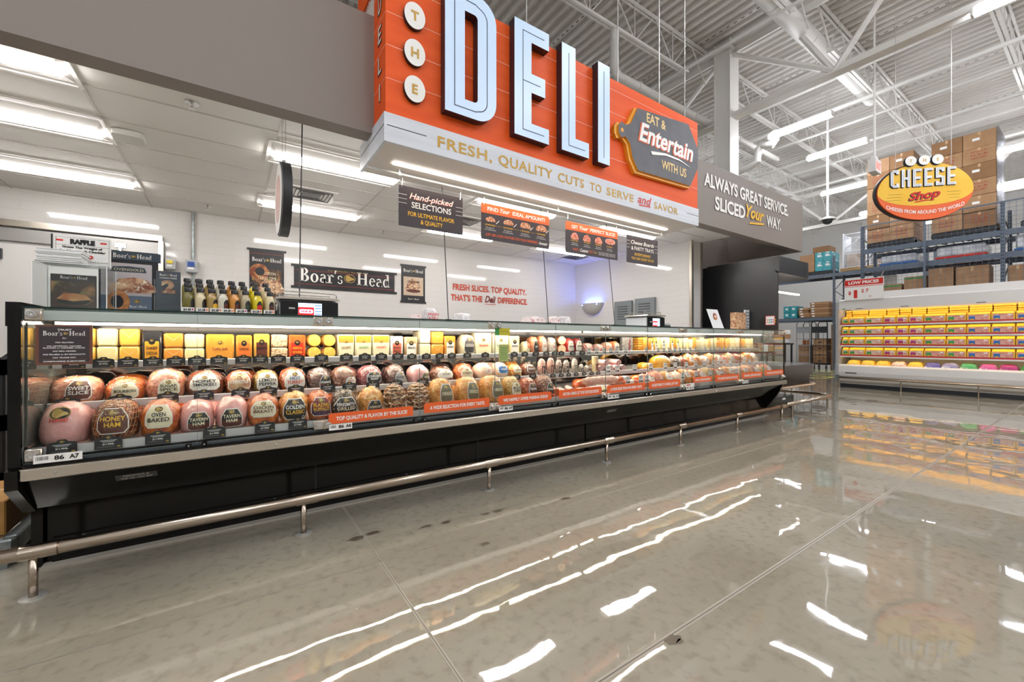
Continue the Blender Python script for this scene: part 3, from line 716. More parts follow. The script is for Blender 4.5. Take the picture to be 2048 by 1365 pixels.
for i, (x, z, r) in enumerate(((12.3, 6.9, .045), (13.4, 6.9, .035), (15.3, 7.0, .05), (16.2, 7.0, .035), (18.5, 7.1, .04), (11.9, 7.45, .03), (8.3, 7.2, .03))):
    m = MB(); m.tube([(x, -9, z), (x, 14, z)], r, white, 8); tag(m.build('pipe', smooth='auto'), ['slim white pipe beneath the joists, nearest the exit sign', 'slim white pipe just right of the one nearest the exit sign', 'slim white pipe above the cheese sign', 'slim white pipe crossing over the brown box stacks', 'slim white pipe farthest right over the racks', 'slim white pipe high up beside the truss girder', 'slim white pipe high above the taupe header'][i], 'pipe', 'slim straight pipes beneath the roof')
gw = M('cable_green', '#2f5a48', .5)
m = MB(); m.tube([atX(1432, 345, 9.9), atX(1434, 280, 9.9), Vector((9.9, atX(1438, 200, 9.9).y, ROOF))], .02, gw, 6); tag(m.build('cable'), 'green cable hanging down beside the white column', 'cable')
# store strip lights
body = M('strip_light_body', '#e8e6e2', .4)
def strip():
    t = thing('strip_light', '', 'strip light', (0, 0, 0), 'suspended strip lights of the store')
    m = MB(); m.box(-.05, .05, -.66, .66, .05, .09, body); m.box(-.06, .06, -.68, -.65, -.035, .06, body); m.box(-.06, .06, .65, .68, -.035, .06, body); m.build('body', t)
    m = MB(); m.box(-.058, .058, -.65, .65, -.035, .05, tube2); m.build('diffuser', t)
    m = MB(); m.box(-.04, .04, -.62, .62, .09, .10, upglow); m.build('added_upglow', t)  # glowing top face added to throw light on the roof deck
    for y in (-.34, .34):
        m = MB(); m.tube([(0, y, .1), (0, y, ROOF - 6.25 - .0)], .004, wire, 5); m.build('wire', t)
    return t
named = {(11.08, 4.26): 'suspended strip light nearest the white column', (13.28, 4.24): 'suspended strip light between the exit sign and the column', (16.88, 5.16): 'suspended strip light low between taupe header and exit sign',
         (17.06, 1.66): 'suspended strip light beyond the tall brown box stack', (9.48, .62): 'suspended strip light at the top right along the girder'}
pts = list(named) + [(9.48, -1.6), (9.48, -4.2), (11.6, -6.5), (13.3, -1.2), (13.3, -4.4), (17.0, -1.4), (17.0, -4.6), (17.0, 9.2), (20.8, 1.6), (20.8, 5.2), (20.8, -2.4), (20.8, 9.4), (24.6, 5.0), (24.6, 0), (24.6, 10), (13.3, 9.6), (9.6, 9.6),
       (5.2, -1.8), (5.2, -4.6), (2.0, -1.2), (2.0, -4.2), (-1.4, -1.4), (-1.4, -4.4), (-4.6, -1.2), (-4.6, -4.4), (5.2, .9), (-4.6, 1.5), (2, -8), (-4.4, -8), (8, -8.3), (14, -8.5), (-6.6, -6)]
s0 = None; j = 0
for p in pts:
    lb = named.get(p)
    if lb is None: lb = 'suspended strip light of the rows outside the picture, lamp ' + ORD[j]; j += 1
    loc = (p[0], p[1], 6.25)
    if s0 is None: s0 = strip(); s0.location = loc; s0['label'] = lb
    else: dup(s0, loc, lb)
# exit sign and dome camera
p = atX(1753, 330, 10.3)
t = thing('exit_sign', 'small hanging EXIT sign with red letters on a white pole', 'exit sign', (p.x, p.y, p.z - .13))
m = MB(); m.box(p.x - .16, p.x + .16, p.y - .03, p.y + .09, p.z - .15, p.z + .1, white); m.box(p.x - .1, p.x + .1, p.y, p.y + .06, p.z + .1, p.z + .17, white); m.build('housing', t)
m = MB(); m.text('EXIT', (p.x, p.y - .031, p.z - .09), RX, UZ, .13, M('exit_red', '#ff5a4a', .4, emit=1.2), w=.26, bold=.03); m.build('lettering', t)
m = MB(); m.tube([(p.x, p.y + .03, p.z + .17), (p.x, p.y + .03, ROOF - .06)], .018, white, 8); m.build('pole', t)
p = atZ(1655, 440, 4.6)
t = thing('security_camera', 'white dome security camera on a long ceiling pole', 'camera', (p.x, p.y, p.z - .1))
m = MB(); m.lathe([(.0, .1), (.05, .1), (.2, .03), (.2, 0), (.0, 0)], white, 20, p); m.build('housing', t, 'auto')
m = MB(); m.lathe([(.13, 0), (.11, -.07), (.06, -.11), (0, -.12)], dark, 16, p); m.build('dome', t, True)
m = MB(); m.tube([(p.x, p.y, p.z + .1), (p.x, p.y, ROOF - .06)], .03, white, 8); m.build('pole', t)

# ================================================================= oval cheese sign
CX, CY, CZS = 9.7, 1.86, 3.735
sr = Vector((.698, -.716, 0)); su = Vector((0, 0, 1)); sn = sr.cross(su)
t = thing('cheese_sign', 'hanging oval yellow and orange sign reading THE CHEESE Shop', 'sign', (CX, CY, 3.25))
O = Vector((CX, CY, 0))
yc = M('sign_cheese_yellow', '#f0bb35', .4, mix=('#f5c64a', 3, .3, .7)); oc = M('sign_cheese_orange', '#ee6a36', .4)
m = MB(); m.prism(ell(-.015, CZS, .705, .495, 48), O - sn * .03, sr, su, .05, inkb, inkb); m.build('backing', t, 'auto')
a, b_ = .69, .48
m = MB(); m.prism([(-.0 + .69 * math.cos(q), CZS + .48 * math.sin(q)) for q in [2 * PI * k / 48 for k in range(48)]], O, sr, su, .03, oc, oc); m.build('orange_rim', t, 'auto')
m = MB()
top = [(.69 * math.cos(q), CZS + .48 * math.sin(q)) for q in [PI * k / 24 for k in range(25)]]
low = [(-.69 * math.cos(q), CZS - .245 * math.sin(q)) for q in [PI * k / 24 for k in range(1, 24)]]
m.flat(top + low, O, sr, su, yc, .004); m.build('yellow_field', t)
for ch, xx in (('T', -.215), ('H', -.02), ('E', .172)):
    m = MB(); m.prism(ell(xx - .012, 4.243, .088, .088, 26), O + sn * .012, sr, su, .012, dark, dark); m.prism(ell(xx, 4.25, .082, .082, 26), O + sn * .03, sr, su, .02, wht, dark)
    m.text(ch, O + sn * .031 + sr * xx + su * 4.225, sr, su, .052, gold, bold=.02); m.build('letter_disc', t, 'auto')
cw = M('sign_letter_white', '#e8ebf0', .4)
def rect(a, c, e, f): return [(a, e), (c, e), (c, f), (a, f)]
def stroke_letter(ch, x, z, w, h, s):
    if ch == 'C': return [[(x, z + .04), (x + .04, z), (x + w, z), (x + w, z + s * 1.7), (x + w - s, z + s * 1.7), (x + w - s, z + s), (x + s, z + s), (x + s, z + h - s), (x + w - s, z + h - s), (x + w - s, z + h - s * 1.7), (x + w, z + h - s * 1.7), (x + w, z + h), (x + .04, z + h), (x, z + h - .04)]]
    if ch == 'H': return [rect(x, x + s, z, z + h), rect(x + w - s, x + w, z, z + h), rect(x + s, x + w - s, z + h * .42, z + h * .42 + s)]
    if ch == 'E': return [rect(x, x + s, z, z + h), rect(x + s, x + w, z, z + s), rect(x + s, x + w, z + h - s, z + h), rect(x + s, x + w * .88, z + h * .42, z + h * .42 + s)]
    if ch == 'S': return [rect(x, x + w, z, z + s), rect(x, x + s, z + s, z + s * 1.7), rect(x + w - s, x + w, z + s, z + h * .5), rect(x, x + w - s, z + h * .42, z + h * .42 + s), rect(x, x + s, z + h * .42 + s, z + h), rect(x + s, x + w, z + h - s, z + h), rect(x + w - s, x + w, z + h - s * 1.7, z + h - s)]
for i, ch in enumerate('CHEESE'):
    x = -.505 + i * .163; m = MB()
    for q in stroke_letter(ch, x - .01, 3.805, .125, .3, .042): m.prism(q, O + sn * .008, sr, su, .006, inkb, inkb)
    for q in stroke_letter(ch, x, 3.815, .125, .3, .042): m.prism(q, O + sn * .022, sr, su, .016, cw, inkb)
    lo = [rect(x + .019, x + .023, 3.835, 4.095)] if ch in 'CHE' else [rect(x + .019, x + .023, 3.96, 4.095), rect(x + .101, x + .105, 3.835, 3.96)]
    lo += [rect(x + .023, x + .105, 3.833, 3.837), rect(x + .023, x + .105, 4.093, 4.097)] if ch != 'H' else [rect(x + .102, x + .106, 3.835, 4.095)]
    for q in lo: m.flat(q, O, sr, su, slate, .0235)
    m.build('raised_letter', t)
m = MB(); m.text('Shop', O + sr * -.01 + su * 3.605, sr, su, .13, inkb, w=.47, bold=.05, shear=.35, off=.007, rot=.12); m.text('Shop', O + sr * .0 + su * 3.612, sr, su, .13, red, w=.46, bold=.03, shear=.35, off=.01, rot=.12)
m.flat([(-.16, 3.545), (.0, 3.57), (.16, 3.575), (.0, 3.59), (-.14, 3.565)], O, sr, su, red, .01); m.build('script_lettering', t)
m = MB()
for k in range(3):
    for s in (-1, 1): m.flat(rect(s * .42 - .11 + .02 * k * s, s * .42 + .09 - .01 * k, 3.70 - .05 * k, 3.704 - .05 * k), O, sr, su, M('rule_olive', '#5d5126', .5), .006)
m.build('rule_lines', t)
m = MB(); m.text('CHEESES FROM AROUND THE WORLD', O + su * 3.355, sr, su, .06, wht, w=1.12, bold=.02, arc=.36, off=.006); m.build('white_lettering', t)
m = MB()
for s in (-.42, .38): m.tube([O + sr * s + su * (CZS + .42), O + sr * s + su * (ROOF - .06)], .004, wire, 5)
m.build('wire', t)
# ================================================================= stock racks behind the meat case
def carton(m, x0, x1, y0, y1, z0, z1, mat=None, tape=True, lab=None, txt=None):
    """cardboard box seen from -X: printed face at x0"""
    m.box(x0, x1, y0, y1, z0, z1, mat or card, bev=.006)
    ym = (y0 + y1) / 2; h = z1 - z0; w = y1 - y0
    if tape: m.box(x0 - .0006, x0, ym - .02, ym + .02, z1 - h * .22, z1 - .008, M('tape', '#c9a67c', .35)); m.box(x0 + .01, x1 - .01, ym - .02, ym + .02, z1, z1 + .0008, M('tape', ''))
    if lab: m.box(x0 - .001, x0, ym + w * lab[0] - .06, ym + w * lab[0] + .06, z0 + h * lab[1] - .03, z0 + h * lab[1] + .03, paper)
    if txt:
        for k, q in enumerate(txt): m.text(q, (x0 - .001, ym, z1 - h * .3 - k * h * .2), LX, UZ, h * .11, M('box_print_red', '#a3452f', .7), w=w * .5, bold=.02)
def rackpost(m, x, y, z0, z1):
    m.box(x - .04, x + .04, y - .035, y + .035, z0, z1, rackm)
    z = z0 + .1
    while z < z1 - .05:
        m.box(x - .0415, x - .04, y - .018, y - .004, z, z + .03, blkm); m.box(x - .0415, x - .04, y + .008, y + .022, z, z + .03, blkm); z += .08
def rack(name, label, x0, x1, ys, ztop, beams, postz=None):
    t = thing(name, label, 'storage rack', (x0, (ys[0] + ys[-1]) / 2, 0))
    for y in ys:
        for x in (x0 + .04, x1 - .04):
            m = MB(); rackpost(m, x, y, 0, ztop); m.box(x - .06, x + .06, y - .06, y + .06, 0, .012, rackm); m.build('post', t)
        m = MB(); z = .3
        while z < ztop - .8: m.tube([(x0 + .08, y, z), (x1 - .08, y, z + .55)], .015, rackm, 5); m.tube([(x1 - .08, y, z + .55), (x0 + .08, y, z + .75)], .015, rackm, 5); z += .75
        m.build('bracing', t)
    for z in beams:
        for a, c in zip(ys[:-1], ys[1:]):
            for x in (x0 + .03, x1 - .03):
                m = MB(); m.box(x - .025, x + .025, a + .035, c - .035, z - .13, z, rackm, bev=.004); m.build('beam', t)
            m = MB(); y = a + .12
            while y < c - .1: m.box(x0 + .01, x1 - .01, y - .012, y + .012, z, z + .012, zinc); y += .16
            for q in (.2, .5, .8): m.box(x0 + (x1 - x0) * q - .005, x0 + (x1 - x0) * q + .005, a + .05, c - .05, z + .012, z + .018, zinc)
            m.build('wire_deck', t)
    return t
XR = 14.5
t = rack('mesh_rack', 'tall blue-grey rack screened with wire mesh behind the white meat case', XR, XR + 1.15, [-1.0, 1.5, 4.03], 4.36, [3.22, 3.73])
m = MB(); y = -1.0
while y <= 4.03: m.box(XR - .052, XR - .047, y - .0025, y + .0025, 2.1, 4.36, rackm); y += .1
z = 2.1
while z <= 4.37: m.box(XR - .057, XR - .052, -1.0, 4.03, z - .0025, z + .0025, rackm); z += .1
m.box(XR - .06, XR - .03, -1.0, 4.03, 4.34, 4.37, rackm); m.build('wire_mesh', t); mesh_t = t
for y in (2.77, .3):
    m = MB(); m.box(XR - .06, XR - .03, y - .02, y + .02, 2.1, 4.34, rackm); m.build('mesh_post', t)
plas = M('plastic_pallet_black', '#1d1e20', .5); wood = M('pallet_wood', '#b5966a', .7, mix=('#967848', 12, .4, .6), stretch=(1, .2, 6))
def pallet(label, x0, x1, y0, y1, z, mat):
    t = thing('pallet', label, 'pallet', ((x0 + x1) / 2, (y0 + y1) / 2, z)); m = MB(); h = .14
    for k in range(7): yy = y0 + (y1 - y0) * (k + .5) / 7; m.box(x0, x1, yy - (y1 - y0) * .055, yy + (y1 - y0) * .055, z + h - .02, z + h, mat)
    m.build('deck_boards', t); m = MB()
    for k in range(3): xx = x0 + .05 + (x1 - x0 - .1) * k / 2; m.box(xx - .04, xx + .04, y0, y1, z + .02, z + h - .02, mat)
    m.build('stringers', t); m = MB()
    for k in (0, 3, 6): yy = y0 + (y1 - y0) * (k + .5) / 7; m.box(x0, x1, yy - .05, yy + .05, z, z + .02, mat)
    m.build('bottom_boards', t)
pallet('black plastic pallet under the right-hand tall stack of brown boxes', XR + .1, XR + 1.1, 1.6, 2.68, 3.75, plas)
pallet('black plastic pallet under the left-hand tall stack of brown boxes', XR + .1, XR + 1.1, 3.0, 3.96, 3.75, plas)
RTXT = ('RETURN TO', 'GROCERS', 'PLEASE')[:1] + ('H-E-B', 'GROCERY')
for si, (y0, y1, side, zb) in enumerate(((1.6, 2.68, 'right', 3.895), (3.0, 3.96, 'left', 3.895))):
    for r in range(6):
        hh = .375
        if r == 0: names = 'bottom'
        else: names = ['', 'second', 'third', 'fourth', 'fifth', 'top'][r]
        for c in range(2):
            w = (y1 - y0) / 2; a = y0 + c * w + .004; jit = random.Random(r * 7 + c + si).uniform(-.02, .02)
            m = MB(); carton(m, XR + .12 + jit, XR + 1.08 + jit, a, a + w - .008, zb + r * (hh + .002), zb + r * (hh + .002) + hh - .003, card if (r + c + si) % 3 else cardd,
                             lab=((.1 if (r % 2) else -.1), .55) if r % 2 == 1 else None, txt=RTXT if r % 2 == 0 else None)
            tag(m.build('cardboard_box'), 'brown cardboard box, %s row of the %s tall stack, %s column' % (names, side, ('right', 'left')[c]), 'box', 'boxes of the tall stacks on the mesh rack')
tilt = glassmat('stretch_film', '#eef0f4', .12, .15, (12, .05), .7)
m = MB(); m.box(XR + .09, XR + 1.12, 1.575, 1.597, 3.92, 6.16, tilt); tag(m.build('stretch_film'), 'clear stretch film hanging on the right flank of the tall box stack', 'film')
# tall stack of the next bay, at the picture's right edge
for r in range(6):
    m = MB(); carton(m, XR + .15, XR + 1.1, .62, 1.2, 3.9 + .4 * r, 4.297 + .4 * r, card, txt=RTXT if r % 2 else None); tag(m.build('cardboard_box'), 'brown box at the picture right edge, ' + ['bottom', 'second', 'third', 'fourth', 'fifth', 'top'][r] + ' in its stack', 'box', 'boxes at the picture right edge')
pallet('black pallet under the box stack at the picture right edge', XR + .1, XR + 1.1, .2, 1.25, 3.755, plas)
# wrapped white goods and cartons of the lower levels
ww = M('shrink_wrapped_white', '#dfe1e4', .25, mix=('#b9bcc2', 5, .4, .62), coat=.5, bump=(14, .02))
for (y0, y1, z0, z1, c2, lb) in ((1.75, 2.62, 3.25, 3.53, red, 'white shrink-wrapped bale on a red base in the mesh rack'), (2.95, 3.7, 3.25, 3.5, blue, 'white shrink-wrapped bale on a blue base in the mesh rack'), (.4, 1.35, 3.25, 3.6, blue, 'white wrapped bale at the far right of the mesh rack')):
    t = thing('wrapped_bale', lb, 'bale', (XR + .5, (y0 + y1) / 2, z0)); m = MB(); m.box(XR + .15, XR + 1.0, y0, y1, z0, z0 + .04, c2); m.build('base_tray', t)
    m = MB(); m.box(XR + .18, XR + .97, y0 + .02, y1 - .02, z0 + .04, z1, ww, bev=.03); m.build('wrapped_goods', t)
tb = rack('low_rack', 'low grey rack bench standing just behind the meat case', XR + .02 + 0, XR + 1.1, [-.9, 1.44], 1.0, [.95]) if False else None
for (y0, y1, z0, z1, lb, c) in ((3.25, 3.7, 2.45, 2.72, 'low green-banded carton behind the meat case canopy', 1), (2.78, 3.2, 2.45, 2.88, 'green-banded brown carton standing on wood behind the canopy', 1), (2.3, 2.74, 2.45, 3.02, 'tall plain carton left of the mesh post', 0), (1.72, 2.26, 2.45, 3.0, 'tall plain carton right of the mesh post', 0), (1.15, 1.44, 2.45, 2.92, 'plain carton near the right rack post', 0), (.3, 1.0, 2.45, 2.95, 'carton with a white sheet at the picture right edge', 0)):
    m = MB(); carton(m, XR + .15, XR + .75, y0, y1, z0, z1, card)
    if c: m.box(XR + .1485, XR + .1495, y0 + .01, y1 - .01, z1 - .07, z1 - .03, green)
    if y0 < .5: m.box(XR + .1485, XR + .1495, .75, .95, z0 + .1, z1 - .1, paper)
    tag(m.build('cardboard_box'), lb, 'box')
m = MB(); m.box(XR + .08, XR + 1.0, -.9, 4.0, 2.36, 2.45, rackm); m.box(XR + .08, XR + .12, -.9, 4.0, 0, 2.36, rackm); m.build('solid_shelf', mesh_t)
# left racks
XL = 20.68
t = rack('storage_rack', 'blue-grey pallet rack seen between the black cooler and the meat case', XL, XL + 1.2, [3.9, 6.68, 9.5], 4.75, [2.2, 4.02])
pallet('black pallet under the teal and brown wrapped load', XL + .1, XL + 1.1, 6.8, 8.05, 4.04, plas)
teal = M('carton_teal', '#3f9fa8', .5, mix=('#cfe3e2', 7, .56, .62)); tealp = M('carton_teal_plain', '#2f8f97', .5)
m = MB(); m.box(XL + .15, XL + 1.05, 7.42, 7.98, 4.19, 4.95, card, bev=.01); tag(m.build('cardboard_box'), 'film-wrapped brown carton left of the teal boxes on the rack top', 'box')
for i in range(4):
    y0 = 6.82 + .29 * (i % 2); z0 = 4.19 + .4 * (i // 2); m = MB(); m.box(XL + .15, XL + 1.05, y0, y0 + .285, z0, z0 + .395, teal, bev=.006); m.box(XL + .148, XL + .15, y0 + .07, y0 + .2, z0 + .2, z0 + .29, paper)
    tag(m.build('teal_box'), 'teal printed box on the rack top, ' + ('lower right', 'lower left', 'upper right', 'upper left')[i] + ' of four', 'box', 'teal boxes on the rack top')
m = MB(); m.box(XL + .2, XL + .9, 6.9, 7.5, 4.99, 5.24, cardd, bev=.01); tag(m.build('cardboard_box'), 'brown carton lying on top of the teal boxes', 'box')
pallet('wooden pallet under the white wire cages', XL + .1, XL + 1.1, 4.6, 6.5, 4.04, wood)
wfr = M('white_wire_frame', '#e8eaee', .4)
for i, (y0, y1) in enumerate(((5.65, 6.4), (4.8, 5.55))):
    t = thing('wire_cage', 'white framed wrapped cage load on the rack top, ' + ('left', 'right') [i] + ' one', 'cage', (XL + .5, (y0 + y1) / 2, 4.18))
    m = MB()
    for a in (XL + .15, XL + 1.0):
        for q in (y0, y1): m.tube([(a, q, 4.18), (a, q, 5.6)], .025, wfr, 6)
        for z in (4.2, 4.85, 5.55): m.tube([(a, y0, z), (a, y1, z)], .015, wfr, 5)
    m.tube([(XL + .15, y0, 5.5), (XL + .15, y1, 4.9)], .012, wfr, 5); m.build('frame', t)
    m = MB(); m.box(XL + .25, XL + .9, y0 + .08, y1 - .08, 4.2, 4.75, card, bev=.01); m.build('carton_load', t)
    m = MB(); m.box(XL + .16, XL + .99, y0 + .01, y1 - .01, 4.19, 5.57, glassmat('cage_film', '#f4f5f8', .25, .3, (9, .05), .7)); m.build('film', t)
# flat cartons on the lower beam
rb = random.Random(5); n_ = 0
for (y0, y1, z0, k, hh) in ((6.85, 7.55, 2.22, 6, .11), (7.6, 8.0, 2.22, 4, .11)):
    for r in range(k):
        j = rb.uniform(-.05, .05); m = MB(); m.box(XL + .12 + j, XL + 1.0 + j, y0 + j, y1 + j, z0 + r * hh, z0 + r * hh + hh - .006, card if r % 2 else cardd, bev=.006); m.box(XL + .118 + j, XL + .12 + j, y1 - .16 + j, y1 - .06 + j, z0 + r * hh + .03, z0 + r * hh + .08, paper)
        tag(m.build('flat_carton'), 'flat brown carton, %s from the bottom of the %s stack on the rack beam' % (ORD[r], 'right' if y0 < 7 else 'left'), 'box', 'flat cartons on the rack beam')
for i in range(4):
    y0 = 8.08 + .27 * (i % 2); z0 = 2.22 + .27 * (i // 2); m = MB(); m.box(XL + .12, XL + .8, y0, y0 + .26, z0, z0 + .265, tealp, bev=.006); m.box(XL + .118, XL + .12, y0 + .08, y0 + .18, z0 + .1, z0 + .19, paper)
    tag(m.build('teal_box'), 'small teal box beside the flat cartons, ' + ('lower right', 'lower left', 'upper right', 'upper left')[i] + ' one', 'box', 'small teal boxes')
for i in range(3):
    m = MB(); m.box(XL + .12, XL + .7, 6.05 + .0, 6.5, 2.22 + i * .15, 2.36 + i * .15, (card, paper, card)[i], bev=.004); tag(m.build('small_carton'), 'small carton stacked on the beam by the meat case edge, ' + ('bottom', 'middle', 'top')[i] + ' one', 'box')
# roll cages
grey = M('cage_grey', '#9a9da1', .4, .3)
for (y0, y1, mt, lb, kind) in ((7.65, 8.15, grey, 'light grey roll cage trolley with a solid header panel under the rack', 0), (7.0, 7.58, dark, 'dark roll cage trolley loaded with brown produce boxes under the rack', 1)):
    t = thing('roll_cage', lb, 'trolley', (XL + .75, (y0 + y1) / 2, 0)); x0 = XL + .3; x1 = x0 + .7; m = MB()
    for x in (x0, x1): m.tube([(x, y0, .2), (x, y0, 1.95), (x, y0 + .06, 2.05), (x, y1 - .06, 2.05), (x, y1, 1.95), (x, y1, .2)], .022, mt, 6)
    for z in (.25, .6, 1.0, 1.3): m.tube([(x0, y0, z), (x0, y1, z)], .012, mt, 5); m.tube([(x0, y0, z), (x1, y0, z)], .012, mt, 5)
    for k in range(1, 4): y = y0 + (y1 - y0) * k / 4; m.tube([(x0, y, .25), (x0, y, 1.6)], .007, mt, 4)
    m.build('frame', t); m = MB(); m.box(x0 - .01, x0 + .02, y0 + .02, y1 - .02, 1.55, 1.82, mt); m.build('header_panel', t)
    m = MB(); m.box(x0, x1, y0, y1, .18, .22, mt); m.build('platform', t)
    for x in (x0 + .06, x1 - .06):
        for y in (y0 + .06, y1 - .06):
            m = MB(); m.lathe([(.0, -.02), (.065, -.02), (.065, .02), (0, .02)], dark, 14, (x, y, .065), 'y'); m.box(x - .02, x + .02, y - .03, y + .03, .09, .18, zinc); m.build('caster', t)
    for k in range(4 if kind else 3):
        m = MB(); z0 = .225 + k * .27; carton(m, x0 + .04, x1 - .04, y0 + .05, y1 - .05, z0, z0 + .262, card if k % 2 else cardd, tape=False)
        if kind: m.flat(ell(0, 0, .09, .06, 14, 0, PI), (x0 + .039, (y0 + y1) / 2, z0 + .08), LX, UZ, brown, .001)
        tag(m.build('produce_box'), 'brown box %s from the bottom in the %s roll cage' % (ORD[k], 'dark' if kind else 'light grey'), 'box', 'boxes in the roll cages')
for i, (y, z) in enumerate(((7.78, .0), (7.95, .0))):
    m = MB(); m.lathe([(.0, 0), (.07, 0), (.07, .17), (.03, .22), (.0, .22)], M('jar_amber', '#b0602c', .3), 14, (XL + .55, y, 1.04)); tag(m.build('amber_jug'), 'amber jug on the light grey roll cage, ' + ('right', 'left')[i], 'jug')
m = MB(); m.box(XL + .4, XL + .95, 7.67, 8.13, 1.03, 1.038, grey); tag(m.build('cage_shelf'), 'thin shelf in the light grey roll cage under the amber jugs', 'shelf')
m = MB(); m.box(XL + .4, XL + .9, 6.1, 6.9, .02, 1.9, cardd, bev=.01); tag(m.build('cardboard_box'), 'tall brown carton stack end between dark roll cage and meat case', 'box')
# black stool-like stand
t = thing('metal_stand', 'black metal stand with four legs just right of the deli case glass', 'stand', (12.6, 5.35, 0))
for a in (0, 1):
    for c in (0, 1):
        q = (12.4 + .4 * a, 5.1 + .45 * c); m = MB(); m.box(q[0] - .018, q[0] + .018, q[1] - .018, q[1] + .018, 0, 1.1, blkm); m.build('leg', t)
m = MB(); m.box(12.36, 12.84, 5.06, 5.59, 1.1, 1.14, blkm); m.build('top', t)
m = MB(); m.box(12.4, 12.8, 5.1, 5.12, .4, .43, blkm); m.box(12.4, 12.42, 5.1, 5.55, .4, .43, blkm); m.box(12.4, 12.42, 5.1, 5.55, .8, .83, blkm); m.build('crossbar', t)
for i in range(3):
    m = MB(); m.box(12.42, 12.75, 5.1, 5.5 - .1 * i, 1.142 + .12 * i, 1.258 + .12 * i, (ww, card, paper)[i], bev=.01); tag(m.build('carton'), 'small carton piled on the black stand, ' + ('lowest', 'middle', 'top')[i], 'box')

# ================================================================= white multideck meat case
mx = 13.1; Y0, Y1 = -1.6, 4.12
cw_ = M('case_white', '#dcd8d3', .35); cwi = M('case_inside_white', '#f0ece6', .4)
t = thing('meat_case', 'long white open meat cooler full of yellow trays along the right aisle', 'refrigerated case', (mx + .5, 1.2, 0))
def profile(m, y0, y1, pts, mat):
    n = len(pts); v = [(x, y0, z) for x, z in pts] + [(x, y1, z) for x, z in pts]
    m.add(v, [(k, (k + 1) % n, (k + 1) % n + n, k + n) for k in range(n)], mat); m.add(v, [tuple(range(n))[::-1], tuple(range(n, 2 * n))], mat)
m = MB(); profile(m, Y0, Y1, [(mx + .12, 0), (mx + .12, .12), (mx + .03, .18), (mx, .26), (mx - .02, .40), (mx + .0, .56), (mx + .05, .60), (mx + .08, .59), (mx + .95, .59), (mx + .95, 0)], cw_); m.build('base', t)
m = MB(); m.box(mx - .026, mx - .018, Y0, Y1, .28, .30, stain); m.box(mx + .1, mx + .12, Y0, Y1, .0, .1, dark); m.build('bumper_line', t)
m = MB(); m.box(mx + .85, mx + .95, Y0, Y1, .46, 2.46, cwi); m.build('back_panel', t)
m = MB(); profile(m, Y0, Y1, [(mx + .0, 2.0), (mx, 2.24), (mx + .05, 2.27), (mx + .5, 2.27), (mx + .5, 2.46), (mx + .95, 2.46), (mx + .95, 2.2), (mx + .06, 2.17), (mx + .06, 2.0)], cw_)
for y in (3.75, 2.9, 1.7, .5): m.box(mx - .001, mx, y - .12, y + .02, 2.01, 2.025, slate)
m.box(mx - .001, mx, 3.98, 4.05, 2.015, 2.035, green); m.build('canopy', t)
m = MB(); profile(m, Y1, Y1 + .06, [(mx + .1, 0), (mx - .06, .25), (mx - .06, .6), (mx - .03, .62), (mx - .03, 2.2), (mx + .02, 2.28), (mx + .95, 2.3), (mx + .95, 0)], M('case_end_grey', '#a5a6a8', .35)); m.build('end_panel', t)
for z in (.84, 1.11, 1.37, 1.64):
    m = MB(); m.box(mx + .12, mx + .85, Y0, Y1, z - .03, z - .01, cwi); m.box(mx + .105, mx + .12, Y0, Y1, z - .055, z - .02, cwi); m.build('shelf', t)
    m = MB(); m.box(mx + .1, mx + .105, Y0, Y1, z - .02, z + .008, M('rail_red', '#cf2733', .4)); m.build('red_rail', t)
m = MB(); m.box(mx + .1, mx + .16, Y0, Y1, 2.12, 2.15, M('meat_case_lamp', '#fff0dc', .4, emit=9)); m.build('lamp', t)
m = MB()
for z in (.78, 1.05, 1.31, 1.58): m.box(mx + .122, mx + .14, Y0, Y1, z + .022, z + .028, M('shelf_led', '#ffdf9e', .4, emit=9))
m.build('unseen_shelf_glow', t)
m = MB(); m.box(mx - .022, mx - .019, 3.75, 3.98, .37, .40, slate); m.build('name_plate', t)
# trays of meat
yt = M('tray_yellow', '#f3c443', .4); mp = M('packed_meat_pale', '#f0d3bf', .25, mix=('#dca08f', 26, .42, .6), coat=.4); mpk = M('packed_meat_pink', '#e8b3a4', .25, mix=('#cf857a', 30, .42, .6), coat=.4)
pg, pb, pm = M('label_green', '#3f9a55', .4), M('label_blue', '#2d6fb5', .4), M('label_magenta', '#b6347e', .4)
def tray(w, band, meat):
    t = thing('meat_tray', '', 'packed meat', (0, 0, 0), 'yellow meat trays on the cooler shelves')
    m = MB(); h = .15
    m.prism(rrect(-w / 2, w / 2, .0, h, .02), (.0, 0, 0), LX, UZ, .2, yt); m.prism(rrect(-w / 2 + .004, w / 2 - .004, h - .01, h + .05, .02), (.07, 0, 0), LX, UZ, .2, yt); m.add([(0, -w / 2 + .01, h - .003), (0, w / 2 - .01, h - .003), (.07, w / 2 - .014, h + .035), (.07, -w / 2 + .014, h + .035)], [(0, 1, 2, 3)], yt); m.build('tray', t)
    m = MB(); m.prism(rrect(-w / 2 + .018, w / 2 - .018, .03, h - .014, .015), (-.004, 0, 0), LX, UZ, .003, meat); m.build('meat', t)
    m = MB(); m.box(-.0062, -.005, -w / 2 + .01, w / 2 - .01, .006, .022, band); m.prism(rrect(-w / 2 + .035, -w / 2 + .035 + .085, .035, .105, .012), (-.007, 0, 0), LX, UZ, .002, band); m.box(-.0085, -.007, w / 2 - .10, w / 2 - .055, .03, .05, yel)
    m.box(-.0062, -.005, -w / 2 + .04, -w / 2 + .09, .1, .128, paper); m.build('label', t)
    return t
bounds = [4.10, 3.96, 3.62, 3.27, 3.03, 2.81, 2.55, 2.19, 1.88, 1.53, 1.2, .84, .5, .15]
